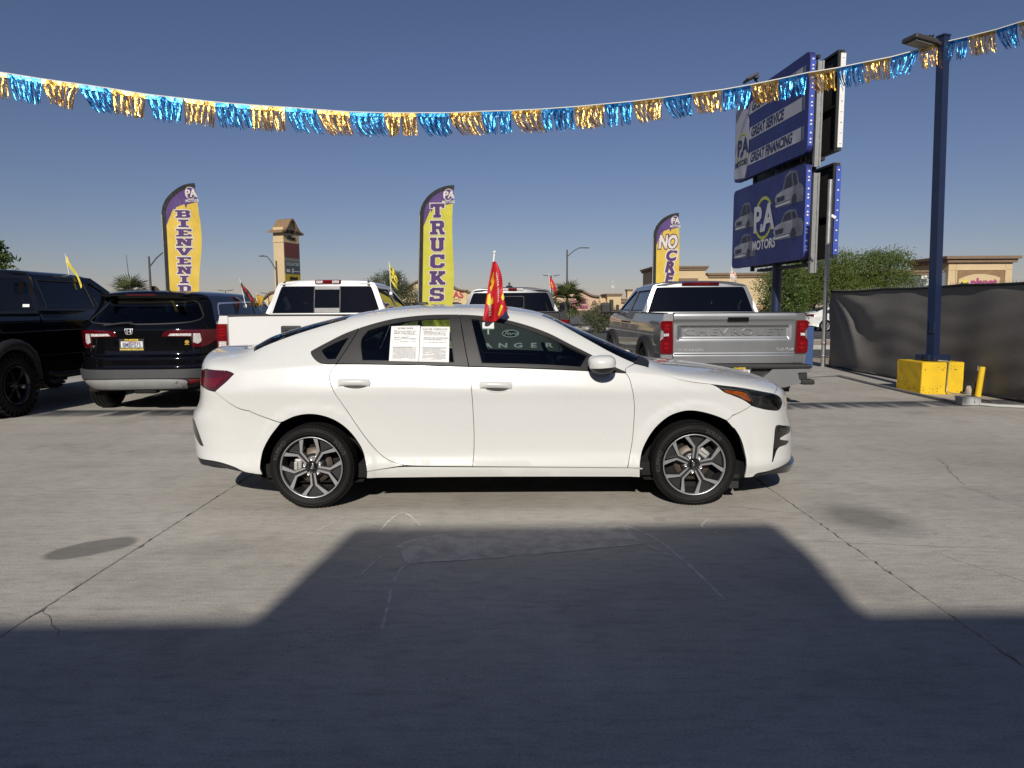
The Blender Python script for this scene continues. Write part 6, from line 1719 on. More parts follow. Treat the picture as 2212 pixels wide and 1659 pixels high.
car_flag((3.93, 12.9, 1.78), .33, .02, mat('pale car flag', (.66, .60, .52), .7), M_FRED, 'white and red flag clipped to the silver pickup', w=.16, ln=.14, seed=7, dots=5, droop=.13)
# red flag on the sedan's front window
fp = sedan_w(np.array([-.105]), np.array([1.10]))[0]
sf = empty('window_flag', (float(fp[0]), float(fp[1]) - .012, float(fp[2])), 0, 'red flag printed VENTA clipped to the front window of the white sedan', 'car flag', 'small flags clipped to car windows')
k = MB(); k.tube([(0, 0, .0), (.01, 0, .12), (.048, .02, .49)], [.011, .009, .0075], 10); k.lathe([(-.01, 0), (-.006, .012), (.006, .012), (.014, 0)], 'Z', 12, (.049, .02, .495))
k.bevbox((.0, .0, -.03), (.012, .010, .12), .003); k.build('staff', M_WHITE, sf)
k = MB(); k.bevbox((0, -.004, -.028), (.085, .012, .05), .004); k.build('clip', M_WHITE, sf)
def fold_s(a, b):
    """a: -1 left fold .. 0 staff crease .. 1 right fold; b: 0 top .. 1 bottom"""
    a = np.asarray(a, float); b = np.asarray(b, float)
    xl = .040 - .075 * b ** .85; xr = .050 + .095 * b ** .8 + .012 * np.sin(b * 6)
    xm = .044 + .012 * b
    x = np.where(a < 0, xm + (xm - xl) * a, xm + (xr - xm) * a)
    z = .44 - .44 * b + np.where(a > 0, .09 * a * b, -.015 * a * b)
    y = -.02 - .055 * np.abs(np.sin(a * 2.2 + .2)) * b ** .7 + .018 * np.sin(b * 9 + a * 4) * b
    return np.stack([x, y, z], -1)
fc = patch('flag_cloth', fold_s, [(-1, 0), (0, 0), (1, 0), (1, .5), (1, 1), (.5, 1.0), (0, .99), (-.6, 1.02), (-1, 1)], M_FRED, sf, raw=True, gap=0, rim=0, step=.06)
pz = dict(raw=True, gap=0, rim=0, step=.08, off=-.004)
for pts in ([(-.75, .36), (-.35, .18), (-.2, .24), (-.5, .40)], [(-.75, .46), (-.2, .28), (-.12, .36), (-.55, .52)], [(-.85, .58), (-.6, .55), (-.45, .66), (-.3, .6), (-.25, .7), (-.6, .76), (-.85, .72)], [(.25, .93), (.65, .83), (.75, .88), (.35, .98)], [(.75, .72), (1, .66), (1, .78), (.85, .80)]):
    patch('flag_print', fold_s, pts, M_YELLOWPRINT, fc, **pz)
def fold_t(a, b): return fold_s(np.asarray(b) * 1.0, 1 - np.asarray(a))
text_on('flag_print', fold_t, 'VENTA VENTA', M_WHITE, fc, (.52, .42), .13, .002, off=-.005, stretch=(.62, 1.6), mirror_text=True)
text_on('flag_print', fold_t, 'VENTA', M_WHITE, fc, (.18, -.55), .13, .002, off=-.005, stretch=(.5, 2.0), mirror_text=True)
# ------------------------------------------------------------------ across the street
M_CREAM = mat('cream stucco', (.56, .43, .25), .85, var=.06, scale=.6, bump=.1, bscale=20)
M_PINK = mat('pinkish stucco', (.55, .38, .27), .85, var=.06, scale=.6)
M_BROWN = mat('brown cornice', (.20, .135, .085), .8, var=.12, scale=2)
M_TAN = mat('brown stucco', (.25, .155, .08), .85, var=.2, scale=2)
M_SHOPGLASS = mat('dark shop window', (.030, .034, .038), .15, coat=.5)
M_MAGENTA = mat('magenta letters', (.36, .05, .17), .5)
M_REDSIGN = mat('red letters', (.40, .02, .02), .5)
def facade_s(x0, y0, ang=0):
    ca, sa = math.cos(ang), math.sin(ang)
    return lambda a, b: np.stack([x0 + ca * np.asarray(a, float), y0 + sa * np.asarray(a, float), np.asarray(b, float)], -1)
def curved_parapet(e, name, x0, x1, z_edge, z_top, m, depth=3.0, cm=None, base=0.0, y=0.0):
    """wall with an S-curved top: flat shoulders rising to a round crest, and a cornice following it"""
    pts = []
    n = 24
    for k in range(n + 1):
        u = -1 + 2 * k / n
        s_ = abs(u)
        h = 1 - (1 / (1 + math.exp(-(s_ - .55) * 9)))
        h = (h - (1 - 1 / (1 + math.exp(-.45 * 9)))) / (1 / (1 + math.exp(-(.55) * 9)) - (1 - 1 / (1 + math.exp(-.45 * 9))))
        pts.append((x0 + (x1 - x0) * (u + 1) / 2, z_edge + (z_top - z_edge) * max(0, min(1, h))))
    w = MB(); w.prism([(x0, base)] + [(x1, base)] + pts[::-1], y, y + depth, 'XZ'); w.build(name, m, e)
    c_ = MB()
    for (p, q) in zip(pts[:-1], pts[1:]):
        d = Vector((q[0] - p[0], 0, q[1] - p[1])); L_ = d.length + .05; a = math.atan2(d.z, d.x)
        c_.box(((p[0] + q[0]) / 2, y - .02 + depth / 2 - .25, (p[1] + q[1]) / 2 + .12), (L_, depth + .7, .30), Matrix.Rotation(-a, 4, 'Y').to_3x3())
    c_.build('cornice', cm or M_BROWN, e)
def cornice(e, x0, x1, z, d0, d1, m=None, h=.5, out=.45):
    k = MB(); k.box2((x0 - out, d0 - out, z - h * .45), (x1 + out, d1 + out, z)); k.build('cornice', m or M_BROWN, e)
    k = MB(); k.box2((x0 - out * .55, d0 - out * .55, z - h), (x1 + out * .55, d1 + out * .55, z - h * .452)); k.build('cornice_band', m or M_BROWN, e)
def shopfront(e, x0, x1, h, y=-.02, n=4):
    w = (x1 - x0) / n
    for i in range(n):
        k = MB(); k.box2((x0 + i * w + .12, y, .1), (x0 + (i + 1) * w - .12, y + .04, h)); f = k.build('window', M_SHOPGLASS, e)
        k = MB(); k.box2((x0 + i * w + .06, y - .02, h), (x0 + (i + 1) * w - .06, y + .06, h + .1)); k.build('window_frame', M_BROWN, f)

# store whose sign ends in NAS
b1 = empty('store_building', (0, 150, 0), 0, 'cream store with curved parapet and red sign letters behind the TRUCKS flag', 'store')
curved_parapet(b1, 'parapet_wall', -24.5, -9.4, 4.95, 7.3, M_CREAM, 6)
k = MB(); k.box2((-33, .4, 0), (-24.4, 12, 4.6)); k.box2((-9.5, .4, 0), (4.2, 12, 4.7)); k.build('wall', M_CREAM, b1)
cornice(b1, -33, -24.9, 4.8, .4, 12, h=.5); cornice(b1, -9.0, 4.2, 4.95, .4, 12, h=.5)
shopfront(b1, -23, -11, 2.6, -.06, 6); shopfront(b1, -8.8, 3.6, 2.6, .34, 5)
S = facade_s(0, -.05)
text_on('sign_letters', S, 'NAS', M_REDSIGN, b1, (-11.9, 4.15), 1.9, .05, thick=.05, off=.02)
text_on('sign_letters', S, 'CABA', M_REDSIGN, b1, (-16.2, 4.15), 1.9, .05, thick=.05, off=.02)
k = MB(); k.tube([(-15, -.08, 3.1), (-13, -.08, 2.95), (-11.5, -.08, 3.3), (-10.6, -.08, 3.1)], .07, 6); k.build('sign_flourish', mat('gold flourish', (.45, .32, .10), .6), b1)
# west end of the mall
b0 = empty('store_building', (0, 150, 0), 0, 'low cream store end with a curved brown parapet left of the pylon sign', 'store')
curved_parapet(b0, 'parapet_wall', -53.2, -44.5, 3.3, 5.0, M_CREAM, 5)
k = MB(); k.box2((-62, .6, 0), (-53.1, 12, 2.9)); k.build('wall', M_CREAM, b0)
cornice(b0, -62, -53.4, 3.05, .6, 12, h=.4)
k = MB(); k.box2((-60, .5, 1.0), (-54.5, .59, 2.2)); k.build('awning', M_TAN, b0)
k = MB(); k.lathe([(-.1, .55), (-.16, .62), (-.1, .70)], 'Y', 20, (-50.1, 0, 2.5)); k.build('medallion', M_BROWN, b0)
shopfront(b0, -52.5, -45, 1.9, -.05, 3)
# gym front in the middle
b2 = empty('gym_building', (0, 140, 0), 0, 'pinkish gym front with round crest and magenta letters behind the fan palm', 'gym')
curved_parapet(b2, 'parapet_wall', 6.0, 17.2, 3.45, 4.75, M_PINK, 5)
k = MB(); k.box2((4.0, 1, 0), (24, 12, 3.2)); k.build('wall', M_CREAM, b2)
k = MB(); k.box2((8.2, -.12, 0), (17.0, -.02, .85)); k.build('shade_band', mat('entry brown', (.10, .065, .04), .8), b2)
S = facade_s(0, -.05)
text_on('sign_letters', S, 'planet', M_MAGENTA, b2, (13.0, 2.60), 1.25, .045, thick=.05, off=.02)
text_on('sign_letters', S, 'fitness', M_MAGENTA, b2, (13.3, 1.62), 1.25, .045, thick=.05, off=.02)
k = MB(); k.lathe([(-.06, .30), (-.12, .36), (-.06, .42)], 'Y', 20, (16.19, 0, 2.3)); k.box((16.19, -.08, 2.3), (.06, .06, .9)); k.box((16.19, -.08, 2.3), (.9, .06, .06)); k.build('medallion', mat('dark iron', (.09, .05, .04), .7), b2)
b3 = empty('store_building', (0, 140, 0), 0, 'cream corner block with a flat brown cornice and dark openings right of the gym front', 'store')
k = MB(); k.box2((18.6, -1, 0), (21.3, 8, 3.7)); k.build('wall', M_CREAM, b3); cornice(b3, 18.6, 21.3, 4.05, -1, 8, h=.5, out=.25)
k = MB(); k.box2((17.2, -.5, 0), (18.7, 8, 1.95)); k.box2((21.2, -.4, 0), (25, 8, 2.5)); k.build('side_wall', M_CREAM, b3)
k = MB(); k.prism([(-.8, 2.3), (3.0, 2.3), (1.0, 3.1)], 20.6, 25, 'YZ'); k.build('tile_roof', M_BROWN, b3)
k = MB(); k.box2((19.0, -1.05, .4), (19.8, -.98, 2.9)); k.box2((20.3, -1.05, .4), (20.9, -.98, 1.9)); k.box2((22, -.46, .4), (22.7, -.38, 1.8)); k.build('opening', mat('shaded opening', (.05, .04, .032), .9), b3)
k = MB(); k.box2((23.0, 2, 0), (23.9, 4, 4.7)); k.build('chimney_tower', M_CREAM, b3); cornice(b3, 23.0, 23.9, 4.95, 2, 4, h=.35, out=.2)
# long store behind the silver pickup
b4 = empty('store_building', (0, 110, 0), 0, 'long cream store with stepped flat cornices behind the NO CRE flag', 'store')
k = MB(); k.box2((22, -.5, 0), (29.6, 10, 7.2)); k.box2((29.5, 0, 0), (40.5, 12, 6.2)); k.build('wall', M_CREAM, b4)
cornice(b4, 22, 29.6, 7.6, -.5, 10, h=.6); cornice(b4, 30.4, 40.5, 6.55, 0, 12, h=.7)
k = MB(); k.box2((23.5, -.9, 5.3), (28.4, -.4, 5.75)); k.build('tile_band', M_BROWN, b4)
k = MB(); k.box2((29.6, -.06, 0), (40.5, -.01, 1.5)); k.build('base_band', M_TAN, b4)
# gym sign building on the right with the grey store
b5 = empty('gym_building', (0, 85, 0), 0, 'cream gym tower with magenta sign letters and black gear logo above the dark fence', 'gym')
k = MB(); k.box2((51.75, 0, 0), (59.3, 8, 6.55)); k.build('wall', M_CREAM, b5); cornice(b5, 51.75, 59.3, 7.2, 0, 8, h=.75, out=.65)
k = MB(); k.box2((52.75, -.03, 1.5), (58.45, -.005, 5.55)); k.build('sign_recess', M_TAN, b5)
k = MB()
for q in ((52.6, 58.6, 5.55, 5.70), (52.6, 52.75, 1.5, 5.55), (58.45, 58.6, 1.5, 5.55)): k.box2((q[0], -.10, q[2]), (q[1], -.002, q[3]))
k.build('recess_frame', M_CREAM, b5)
S = facade_s(0, -.035)
arch_ = [(53.0, 1.6), (57.9, 1.6), (57.9, 4.65), (57.2, 4.9), (56.0, 5.1), (54.8, 5.1), (53.8, 4.85), (53.0, 4.5)]
patch('sign_field', S, arch_, M_CREAM, b5, raw=True, gap=0, rim=.02, off=.02, step=1)
for dz_, m_, o_ in ((-.05, mat('dark letter edge', (.08, .01, .04), .6), .03), (0, M_MAGENTA, .06)):
    text_on('sign_letters', S, 'planet', m_, b5, (55.95 - dz_, 4.12 + dz_), 1.25, .05, off=o_, thick=.01, stretch=(.98, 1))
    text_on('sign_letters', S, 'fitness', m_, b5, (56.3 - dz_, 3.30 + dz_), 1.25, .05, off=o_, thick=.01, stretch=(.98, 1))
gear = []
for i in range(36):
    a = 2 * math.pi * i / 36; r_ = .70 if i % 2 else .60
    gear.append((53.70 + r_ * math.cos(a), 3.62 + r_ * math.sin(a)))
go = patch('gear_logo', S, gear, M_FBLACK, b5, raw=True, gap=0, rim=.02, off=.05, step=1)
rg = circle(53.70, 3.62, .76, 24)
patch('gear_ring', S, rg + list(reversed(circle(53.70, 3.62, .71, 24))), mat('white sign', (.7, .7, .68), .5), go, raw=True, gap=0, rim=0, off=.045, step=1)
text_on('logo_letters', S, 'pf', mat('white sign', (.7, .7, .68), .5), go, (53.72, 3.55), .72, .02, off=.08)
patch('logo_thumb', S, [(53.45, 4.05), (53.45, 4.35), (53.6, 4.4), (53.62, 4.62), (53.75, 4.66), (53.78, 4.4), (53.95, 4.3), (53.95, 4.05)], M_YELLOWPRINT, go, raw=True, gap=0, rim=.01, off=.08, step=1)
k = MB()
for x in (52.7, 58.5): k.box2((x - .015, -.006, 0), (x + .015, -.001, 6.5))
k.box2((51.8, -.006, 5.56), (52.6, -.001, 5.59)); k.box2((58.6, -.006, 5.62), (59.25, -.001, 5.65)); k.build('stucco_joint', M_TAN, b5)
b6 = empty('store_building', (0, 85, 0), 0, 'grey store front with a big white 5 left of the gym tower', 'store')
k = MB(); k.box2((44, .5, 0), (51.74, 9, 5.3)); k.build('wall', mat('grey blue stucco', (.13, .155, .185), .8, var=.06), b6); cornice(b6, 44, 51.0, 5.6, .5, 9, h=.6, out=.3)
S = facade_s(0, .45)
Wm = mat('white sign', (.7, .7, .68), .5)
text_on('sign_letters', S, 'BIG', Wm, b6, (49.9, 4.86), .95, .05, off=.03, thick=.03, stretch=(1.7, .8), shear=.15)
text_on('sign_letters', S, '5', Wm, b6, (49.8, 3.85), 2.2, .10, off=.03, thick=.03, stretch=(1.25, 1), shear=.1)
text_on('sign_letters', S, 'SPORTING', Wm, b6, (49.9, 2.85), .5, .03, off=.03, thick=.03, stretch=(1.3, 1))

# pylon sign
py = empty('pylon_sign', (-18.95, 60, 0), 0, 'tall cream pylon sign with a curved brown roof and stacked coloured tenant panels', 'pylon sign')
f1 = np.array([-.94, .34, 0]); f2 = np.array([.34, .94, 0])
def pbox(u0, u1, v0, v1, z0, z1, name, m):
    vs = [f1 * u + f2 * v + np.array([0, 0, z]) for z in (z0, z1) for v in (v0, v1) for u in (u0, u1)]
    k = MB(); k.add(vs, [(0, 1, 3, 2), (4, 6, 7, 5), (0, 4, 5, 1), (2, 3, 7, 6), (0, 2, 6, 4), (1, 5, 7, 3)])
    return k.build(name, m, py)
pbox(0, 1.02, 0, 2.1, 0, 8.2, 'tower', M_CREAM)
pbox(-.04, 1.06, -.05, 2.15, 6.95, 7.05, 'ledge', M_CREAM)
vs, fs = [], []
n = 20
prof_ = []
for i in range(n + 1):
    u = -1 + 2 * i / n
    h = math.exp(-(u / .55) ** 2 * 1.3)
    prof_.append((1.05 + 1.45 * u, 7.86 + 1.12 * h))
for (v, z) in prof_:
    for uu in (-.22, 1.26):
        vs.append(f1 * uu + f2 * v + np.array([0, 0, z])); 
    for uu in (-.22, 1.26):
        vs.append(f1 * uu + f2 * v + np.array([0, 0, z - .17]))
for i in range(n):
    a, b_ = 4 * i, 4 * i + 4
    fs += [(a, a + 1, b_ + 1, b_), (a + 2, b_ + 2, b_ + 3, a + 3), (a, b_, b_ + 2, a + 2), (a + 1, a + 3, b_ + 3, b_ + 1)]
fs += [(0, 2, 3, 1), (4 * n, 4 * n + 1, 4 * n + 3, 4 * n + 2)]
mesh_obj('roof', vs, fs, mat('brown pylon roof', (.24, .155, .085), .8, var=.15, scale=3), py)
k = MB(); k.add([f1 * uu + f2 * v + np.array([0, 0, z]) for uu in (.02, 1.0) for (v, z) in [(.02, 8.19)] + [(q[0], q[1] - .16) for q in prof_ if 0 < q[0] < 2.1] + [(2.08, 8.19)]], [])
m_ = len([q for q in prof_ if 0 < q[0] < 2.1]) + 2
k.f = [tuple(range(m_)), tuple(reversed(range(m_, 2 * m_)))]; k.sm = [False, False]; k.build('gable', M_CREAM, py)
def pyl(a, b):   # the signed face: a runs to the right along the face
    a = np.asarray(a, float); b = np.asarray(b, float)
    return a[..., None] * f2 + np.stack([0 * a, 0 * a, b], -1) - f1 * .03
q_ = dict(raw=True, gap=0, rim=.02, step=1)
text_on('sign_letters', pyl, 'LOS VERDES', M_FBLACK, py, (1.05, 7.85), .36, .02, off=.02, stretch=(.95, 1))
text_on('sign_letters', pyl, 'Center', M_FBLACK, py, (1.05, 7.35), .40, .03, off=.02, shear=.4)
patch('tenant_panel', pyl, [(.04, 5.72), (2.06, 5.72), (2.06, 6.92), (.04, 6.92)], mat('dark red panel', (.17, .055, .05), .6), py, off=.02, **q_)
patch('tenant_panel', pyl, [(.04, 5.42), (2.06, 5.42), (2.06, 5.68), (.04, 5.68)], mat('grey ledge', (.22, .22, .2), .6), py, off=.02, **q_)
t1 = patch('tenant_panel', pyl, [(.04, 4.88), (2.06, 4.88), (2.06, 5.40), (.04, 5.40)], mat('slate panel', (.10, .12, .135), .6), py, off=.02, **q_)
text_on('lettering', pyl, 'DOLLAR TREE', mat('pale green letters', (.40, .50, .45), .6), t1, (1.05, 5.16), .36, .015, off=.045, stretch=(.75, 1))
t1 = patch('tenant_panel', pyl, [(.04, 4.36), (2.06, 4.36), (2.06, 4.86), (.04, 4.86)], mat('slate panel', (.10, .12, .135), .6), py, off=.02, **q_)
text_on('lettering', pyl, 'BIG', Wm, t1, (.42, 4.6), .30, .02, off=.045); text_on('lettering', pyl, '5', Wm, t1, (1.02, 4.62), .44, .03, off=.045)
patch('lettering', pyl, [(1.25, 4.55), (2.0, 4.55), (2.0, 4.60), (1.25, 4.60)], Wm, t1, off=.045, **q_)
t1 = patch('tenant_panel', pyl, [(.04, 3.4), (2.06, 3.4), (2.06, 4.34), (.04, 4.34)], mat('yellow panel', (.55, .42, .04), .6), py, off=.02, **q_)
text_on('lettering', pyl, 'planet', M_FBLACK, t1, (1.1, 4.02), .42, .02, off=.045)

# ------------------------------------------------------------------ lamps and masts
M_POLEG = mat('dark lamp post', (.07, .065, .06), .6)
def street_lamp(loc, h, arm, label, arm_h=0, r=.09, both=False, rz=0):
    e = empty('street_lamp', loc, rz, label, 'street lamp', 'street lamps across the road')
    k = MB(); k.tube([(0, 0, 0), (0, 0, h)], [r, r * .65], 8); k.build('post', M_POLEG, e)
    for s_ in ((1, -1) if both else (1,)):
        k = MB(); a = arm * s_
        k.tube([(0, 0, h - .55 - arm_h * .3), (a * .35, 0, h - .1 + arm_h * .1), (a * .62, 0, h + .1 + arm_h * .4), (a, 0, h + .12 + arm_h * .45)], r * .45, 6); ao = k.build('arm', M_POLEG, e)
        k = MB(); k.bevbox((a * 1.0, 0, h + .10 + arm_h * .45), (abs(a) * .3, .22, .07), .02); k.build('lamp_head', M_POLEG, ao)
    return e
street_lamp((-22.66, 45, 0), 4.72, 1.45, 'street lamp with a curved arm left of the BIENVENIDOS flag', .35)
street_lamp((-16.35, 50, 0), 4.75, -1.0, 'street lamp with its arm to the left in front of the pylon sign', .5)
street_lamp((4.65, 60, 0), 6.2, 1.6, 'tall street lamp with a long arm above the fan palm', .1)
def lot_lamp(loc, h, label, w=.9, ball=False):
    e = empty('lot_lamp', loc, 0, label, 'parking lot lamp', 'parking lot lamps')
    k = MB(); k.tube([(0, 0, 0), (0, 0, h)], .07, 6); k.build('post', M_POLEG, e)
    k = MB()
    for s_ in (-1, 1): k.bevbox((s_ * w * .45, 0, h + .06), (w * .55, .3, .10), .02, Matrix.Rotation(s_ * -.15, 4, 'Y').to_3x3())
    k.bevbox((0, 0, h), (.16, .16, .16), .02); k.build('lamp_head', M_POLEG, e)
    return e
lot_lamp((-43.94, 110, 0), 4.25, 'small far lot lamp left of the pylon sign above the SUV roof', w=1.6)
lot_lamp((-37.34, 110, 0), 3.80, 'twin far lot lamp just left of the white pickup cab', w=1.6)
lot_lamp((-22.74, 95, 0), 5.06, 'far twin lot lamp peeking over the white pickup roof', w=1.6)
lot_lamp((5.56, 100, 0), 5.81, 'slim far lot lamp beside the red flag of the grey pickup', w=1.6)
mast = empty('radio_mast', (22.6, 160, 0), 0, 'far thin white radio mast with rungs near the grey pickup flag', 'mast')
k = MB(); k.tube([(0, 0, 0), (0, 0, 7.4)], .10, 6); k.box((0, 0, 6.0), (.7, .1, .5)); k.box((0, 0, 7.2), (.4, .1, .12)); k.build('shaft', mat('pale mast', (.5, .5, .5), .6), mast)
mast = empty('stadium_lights', (36.5, 170, 0), 0, 'far rack of stadium lights above the store roofs', 'stadium lights')
k = MB(); k.tube([(0, 0, 0), (0, 0, 9.6)], .12, 6); k.build('shaft', M_POLEG, mast)
k = MB()
for i in range(6):
    for z in (7.6, 8.3): k.bevbox((-2 + .8 * i, 0, z), (.5, .2, .32), .05)
for z in (7.35, 8.05): k.box((0, 0, z), (4.6, .1, .06))
k.build('lights', M_POLEG, mast)
an = MB(); an.tube([(0, 0, 0), (-.06, 0, 1.06)], [.007, .004], 5); 
tag(an.build('whip_antenna', M_POLEG, None, (-7.0, 13.2, 1.35)), 'thin whip antenna standing between the black pickup and the fan palm', 'antenna')

# ------------------------------------------------------------------ trees and shrubs
L_MESQ = leaf_mat('mesquite leaf', (.070, .108, .016), (.135, .180, .036))
L_DARK = leaf_mat('dark leaf', (.050, .085, .016), (.110, .160, .032))
L_PALE = leaf_mat('grey green leaf', (.085, .100, .050), (.15, .165, .085))
L_PALM = leaf_mat('palm leaf', (.075, .105, .035), (.15, .175, .060))
L_DRY = leaf_mat('dry twig', (.20, .15, .09), (.30, .23, .14), .1)
M_BARK = mat('brown bark', (.075, .055, .038), .95, var=.3, bump=.5, bscale=30)
def leaf_cloud(blobs, n, size, seed, thin=.75, up=.5, clump=.17):
    """leaf-sized faces in clumps spread through a set of ellipsoids"""
    r = np.random.default_rng(seed)
    w = np.array([b[3] * b[4] * b[5] for b in blobs]); w = w / w.sum()
    nc = max(8, int(n / 34))
    which = r.choice(len(blobs), nc, p=w)
    B = np.array(blobs)[which]
    d = r.normal(size=(nc, 3)); d /= np.linalg.norm(d, axis=1)[:, None]
    rad_ = r.random(nc) ** (1 / 3) * .35 + .65 * r.random(nc) ** .35
    cen = B[:, :3] + d * rad_[:, None] * B[:, 3:6]
    idx = r.integers(0, nc, n)
    sc = B[idx, 3:6].mean(1)[:, None]
    p = cen[idx] + r.normal(size=(n, 3)) * sc * clump * np.array([1, 1, .7])
    a = r.normal(size=(n, 3)); a[:, 2] = np.abs(a[:, 2]) * up; a /= np.linalg.norm(a, axis=1)[:, None]
    t = np.cross(a, r.normal(size=(n, 3))); t /= np.linalg.norm(t, axis=1)[:, None]
    b = np.cross(a, t)
    s_ = size * r.uniform(.55, 1.3, n)[:, None]
    v = np.stack([p - t * s_, p + b * s_ * thin * .5, p + t * s_, p - b * s_ * thin * .5], 1).reshape(-1, 3)
    f = np.arange(4 * n).reshape(-1, 4)
    return v, f
def tree(name, loc, blobs, n, size, m, label, cat, seed, trunk=None, group=None, thin=.6, clump=.165, limbs=5, tr=.14):
    e = empty(name, loc, 0, label, cat, group)
    v, f = leaf_cloud(blobs, n, size, seed, thin, clump=clump)
    mesh_obj('crown', v, f, m, e)
    r = random.Random(seed)
    k = MB()
    cz = min(b[2] - b[5] * .5 for b in blobs)
    bx, by = sum(b[0] for b in blobs) / len(blobs), sum(b[1] for b in blobs) / len(blobs)
    fork = Vector((bx * .4, by * .4, max(.25, cz * .55)))
    k.tube([(0, 0, -.05), fork * .5 + Vector((r.gauss(0, .05), 0, 0)), fork], [tr, tr * .85, tr * .8], 8)
    for i in range(max(limbs, len(blobs))):
        b = blobs[i % len(blobs)]
        tip = Vector((b[0] + r.gauss(0, b[3] * .35), b[1] + r.gauss(0, b[4] * .35), b[2] + b[5] * r.uniform(0, .7)))
        mid = fork.lerp(tip, .5) + Vector((r.gauss(0, .15), r.gauss(0, .15), .12))
        k.tube([fork, mid, tip], [tr * .6, tr * .35, tr * .1], 6)
    k.build('trunk', M_BARK, e)
    return e
tree('desert_tree', (20.2, 50, .6), [(-1.0, 0, 2.3, 2.2, 1.8, 1.7), (1.6, .4, 2.9, 2.4, 2.0, 1.9), (2.6, -.3, 1.6, 2.0, 1.6, 1.3), (-.6, .3, 1.3, 1.7, 1.5, 1.1), (3.0, .3, 3.6, 1.3, 1.3, 1.1)], 26000, .085, L_MESQ, 'feathery green desert tree just right of the billboard post, left of the other big one', 'tree', 11, group='trees on the far side of the street')
tree('desert_tree', (26.0, 51, .6), [(-1.2, 0, 2.7, 2.0, 1.8, 1.9), (1.0, .3, 3.2, 2.0, 1.8, 1.7), (1.5, -.2, 1.9, 1.9, 1.6, 1.4), (-.4, .2, 1.5, 2.0, 1.6, 1.1), (.2, 0, 4.0, 1.3, 1.3, .9)], 26000, .085, L_MESQ, 'feathery green desert tree between the blue light pole and the other big tree', 'tree', 12, group='trees on the far side of the street')
tree('desert_tree', (23.3, 55, .6), [(-1.0, 0, 2.3, 2.0, 1.8, 1.5), (1.0, .3, 2.8, 1.8, 1.8, 1.3)], 12000, .09, L_MESQ, 'feathery tree seen in the dip between the two big desert trees', 'tree', 13, group='trees on the far side of the street')
tree('leafy_tree', (14.9, 39, 0), [(0, 0, 2.6, 1.0, .9, 1.0), (-.5, 0, 1.5, .9, .9, .9), (.5, .1, 1.7, 1.0, .9, 1.0), (.3, 0, 3.3, .7, .7, .6), (-.2, -.2, .8, .9, .7, .6)], 7000, .085, L_DARK, 'dark leafy tree right behind the blue billboard post', 'tree', 14, thin=.75, tr=.09)
tree('desert_tree', (-10.2, 60, 0), [(0, 0, 3.2, 1.9, 1.6, 1.3), (-1.2, 0, 2.4, 1.4, 1.3, .9), (1.3, .2, 2.2, 1.6, 1.3, 1.2), (.3, 0, 4.0, 1.0, .9, .6)], 15000, .085, L_PALE, 'pale round desert tree between the white pickup and the TRUCKS flag', 'tree', 15, tr=.1)
tree('leafy_tree', (-22.0, 30, 0), [(0, 0, 3.3, 1.0, 1.0, 1.0), (.6, .1, 2.6, .9, .8, .8), (.15, 0, 4.2, .65, .6, .5), (-.8, 0, 2.8, 1.0, .9, .9)], 5200, .11, L_DARK, 'leafy tree rising behind the lifted black pickup at the left edge', 'tree', 16, thin=.75, tr=.08)
def bush(loc, blobs, n, size, m, label, seed, thin=.6, name='shrub'):
    e = empty(name, loc, 0, label, 'shrub', 'shrubs along the street')
    v, f = leaf_cloud(blobs, n, size, seed, thin); mesh_obj('foliage', v, f, m, e)
    k = MB(); r = random.Random(seed)
    for b in blobs:
        for q in range(4): k.tube([(b[0] * .3, b[1] * .3, 0), (b[0] + r.gauss(0, b[3] * .4), b[1], b[2] + b[5] * .6)], [.03, .008], 5)
    k.build('stems', M_BARK, e)
bush((5.0, 40, 0), [(0, 0, .95, 1.0, .8, .75), (-.5, 0, .6, .8, .7, .6), (.5, .1, .6, .7, .7, .55)], 6500, .06, L_PALE, 'round grey green shrub between the dark grey and the silver pickups', 21)
bush((6.1, 38, 0), [(0, 0, .35, .55, .5, .4), (-.4, 0, .25, .4, .4, .3)], 2600, .05, L_DRY, 'dry straw coloured shrub in front of the round green shrub', 22, thin=.25)
bush((14.2, 44, .1), [(0, 0, .7, .9, .7, .55), (2.6, .3, .6, 1.0, .7, .5), (1.4, 0, .5, .9, .6, .5)], 5000, .05, L_DRY, 'dry weeds on the bank behind the white street sedan', 23, thin=.3, name='dry_weeds')
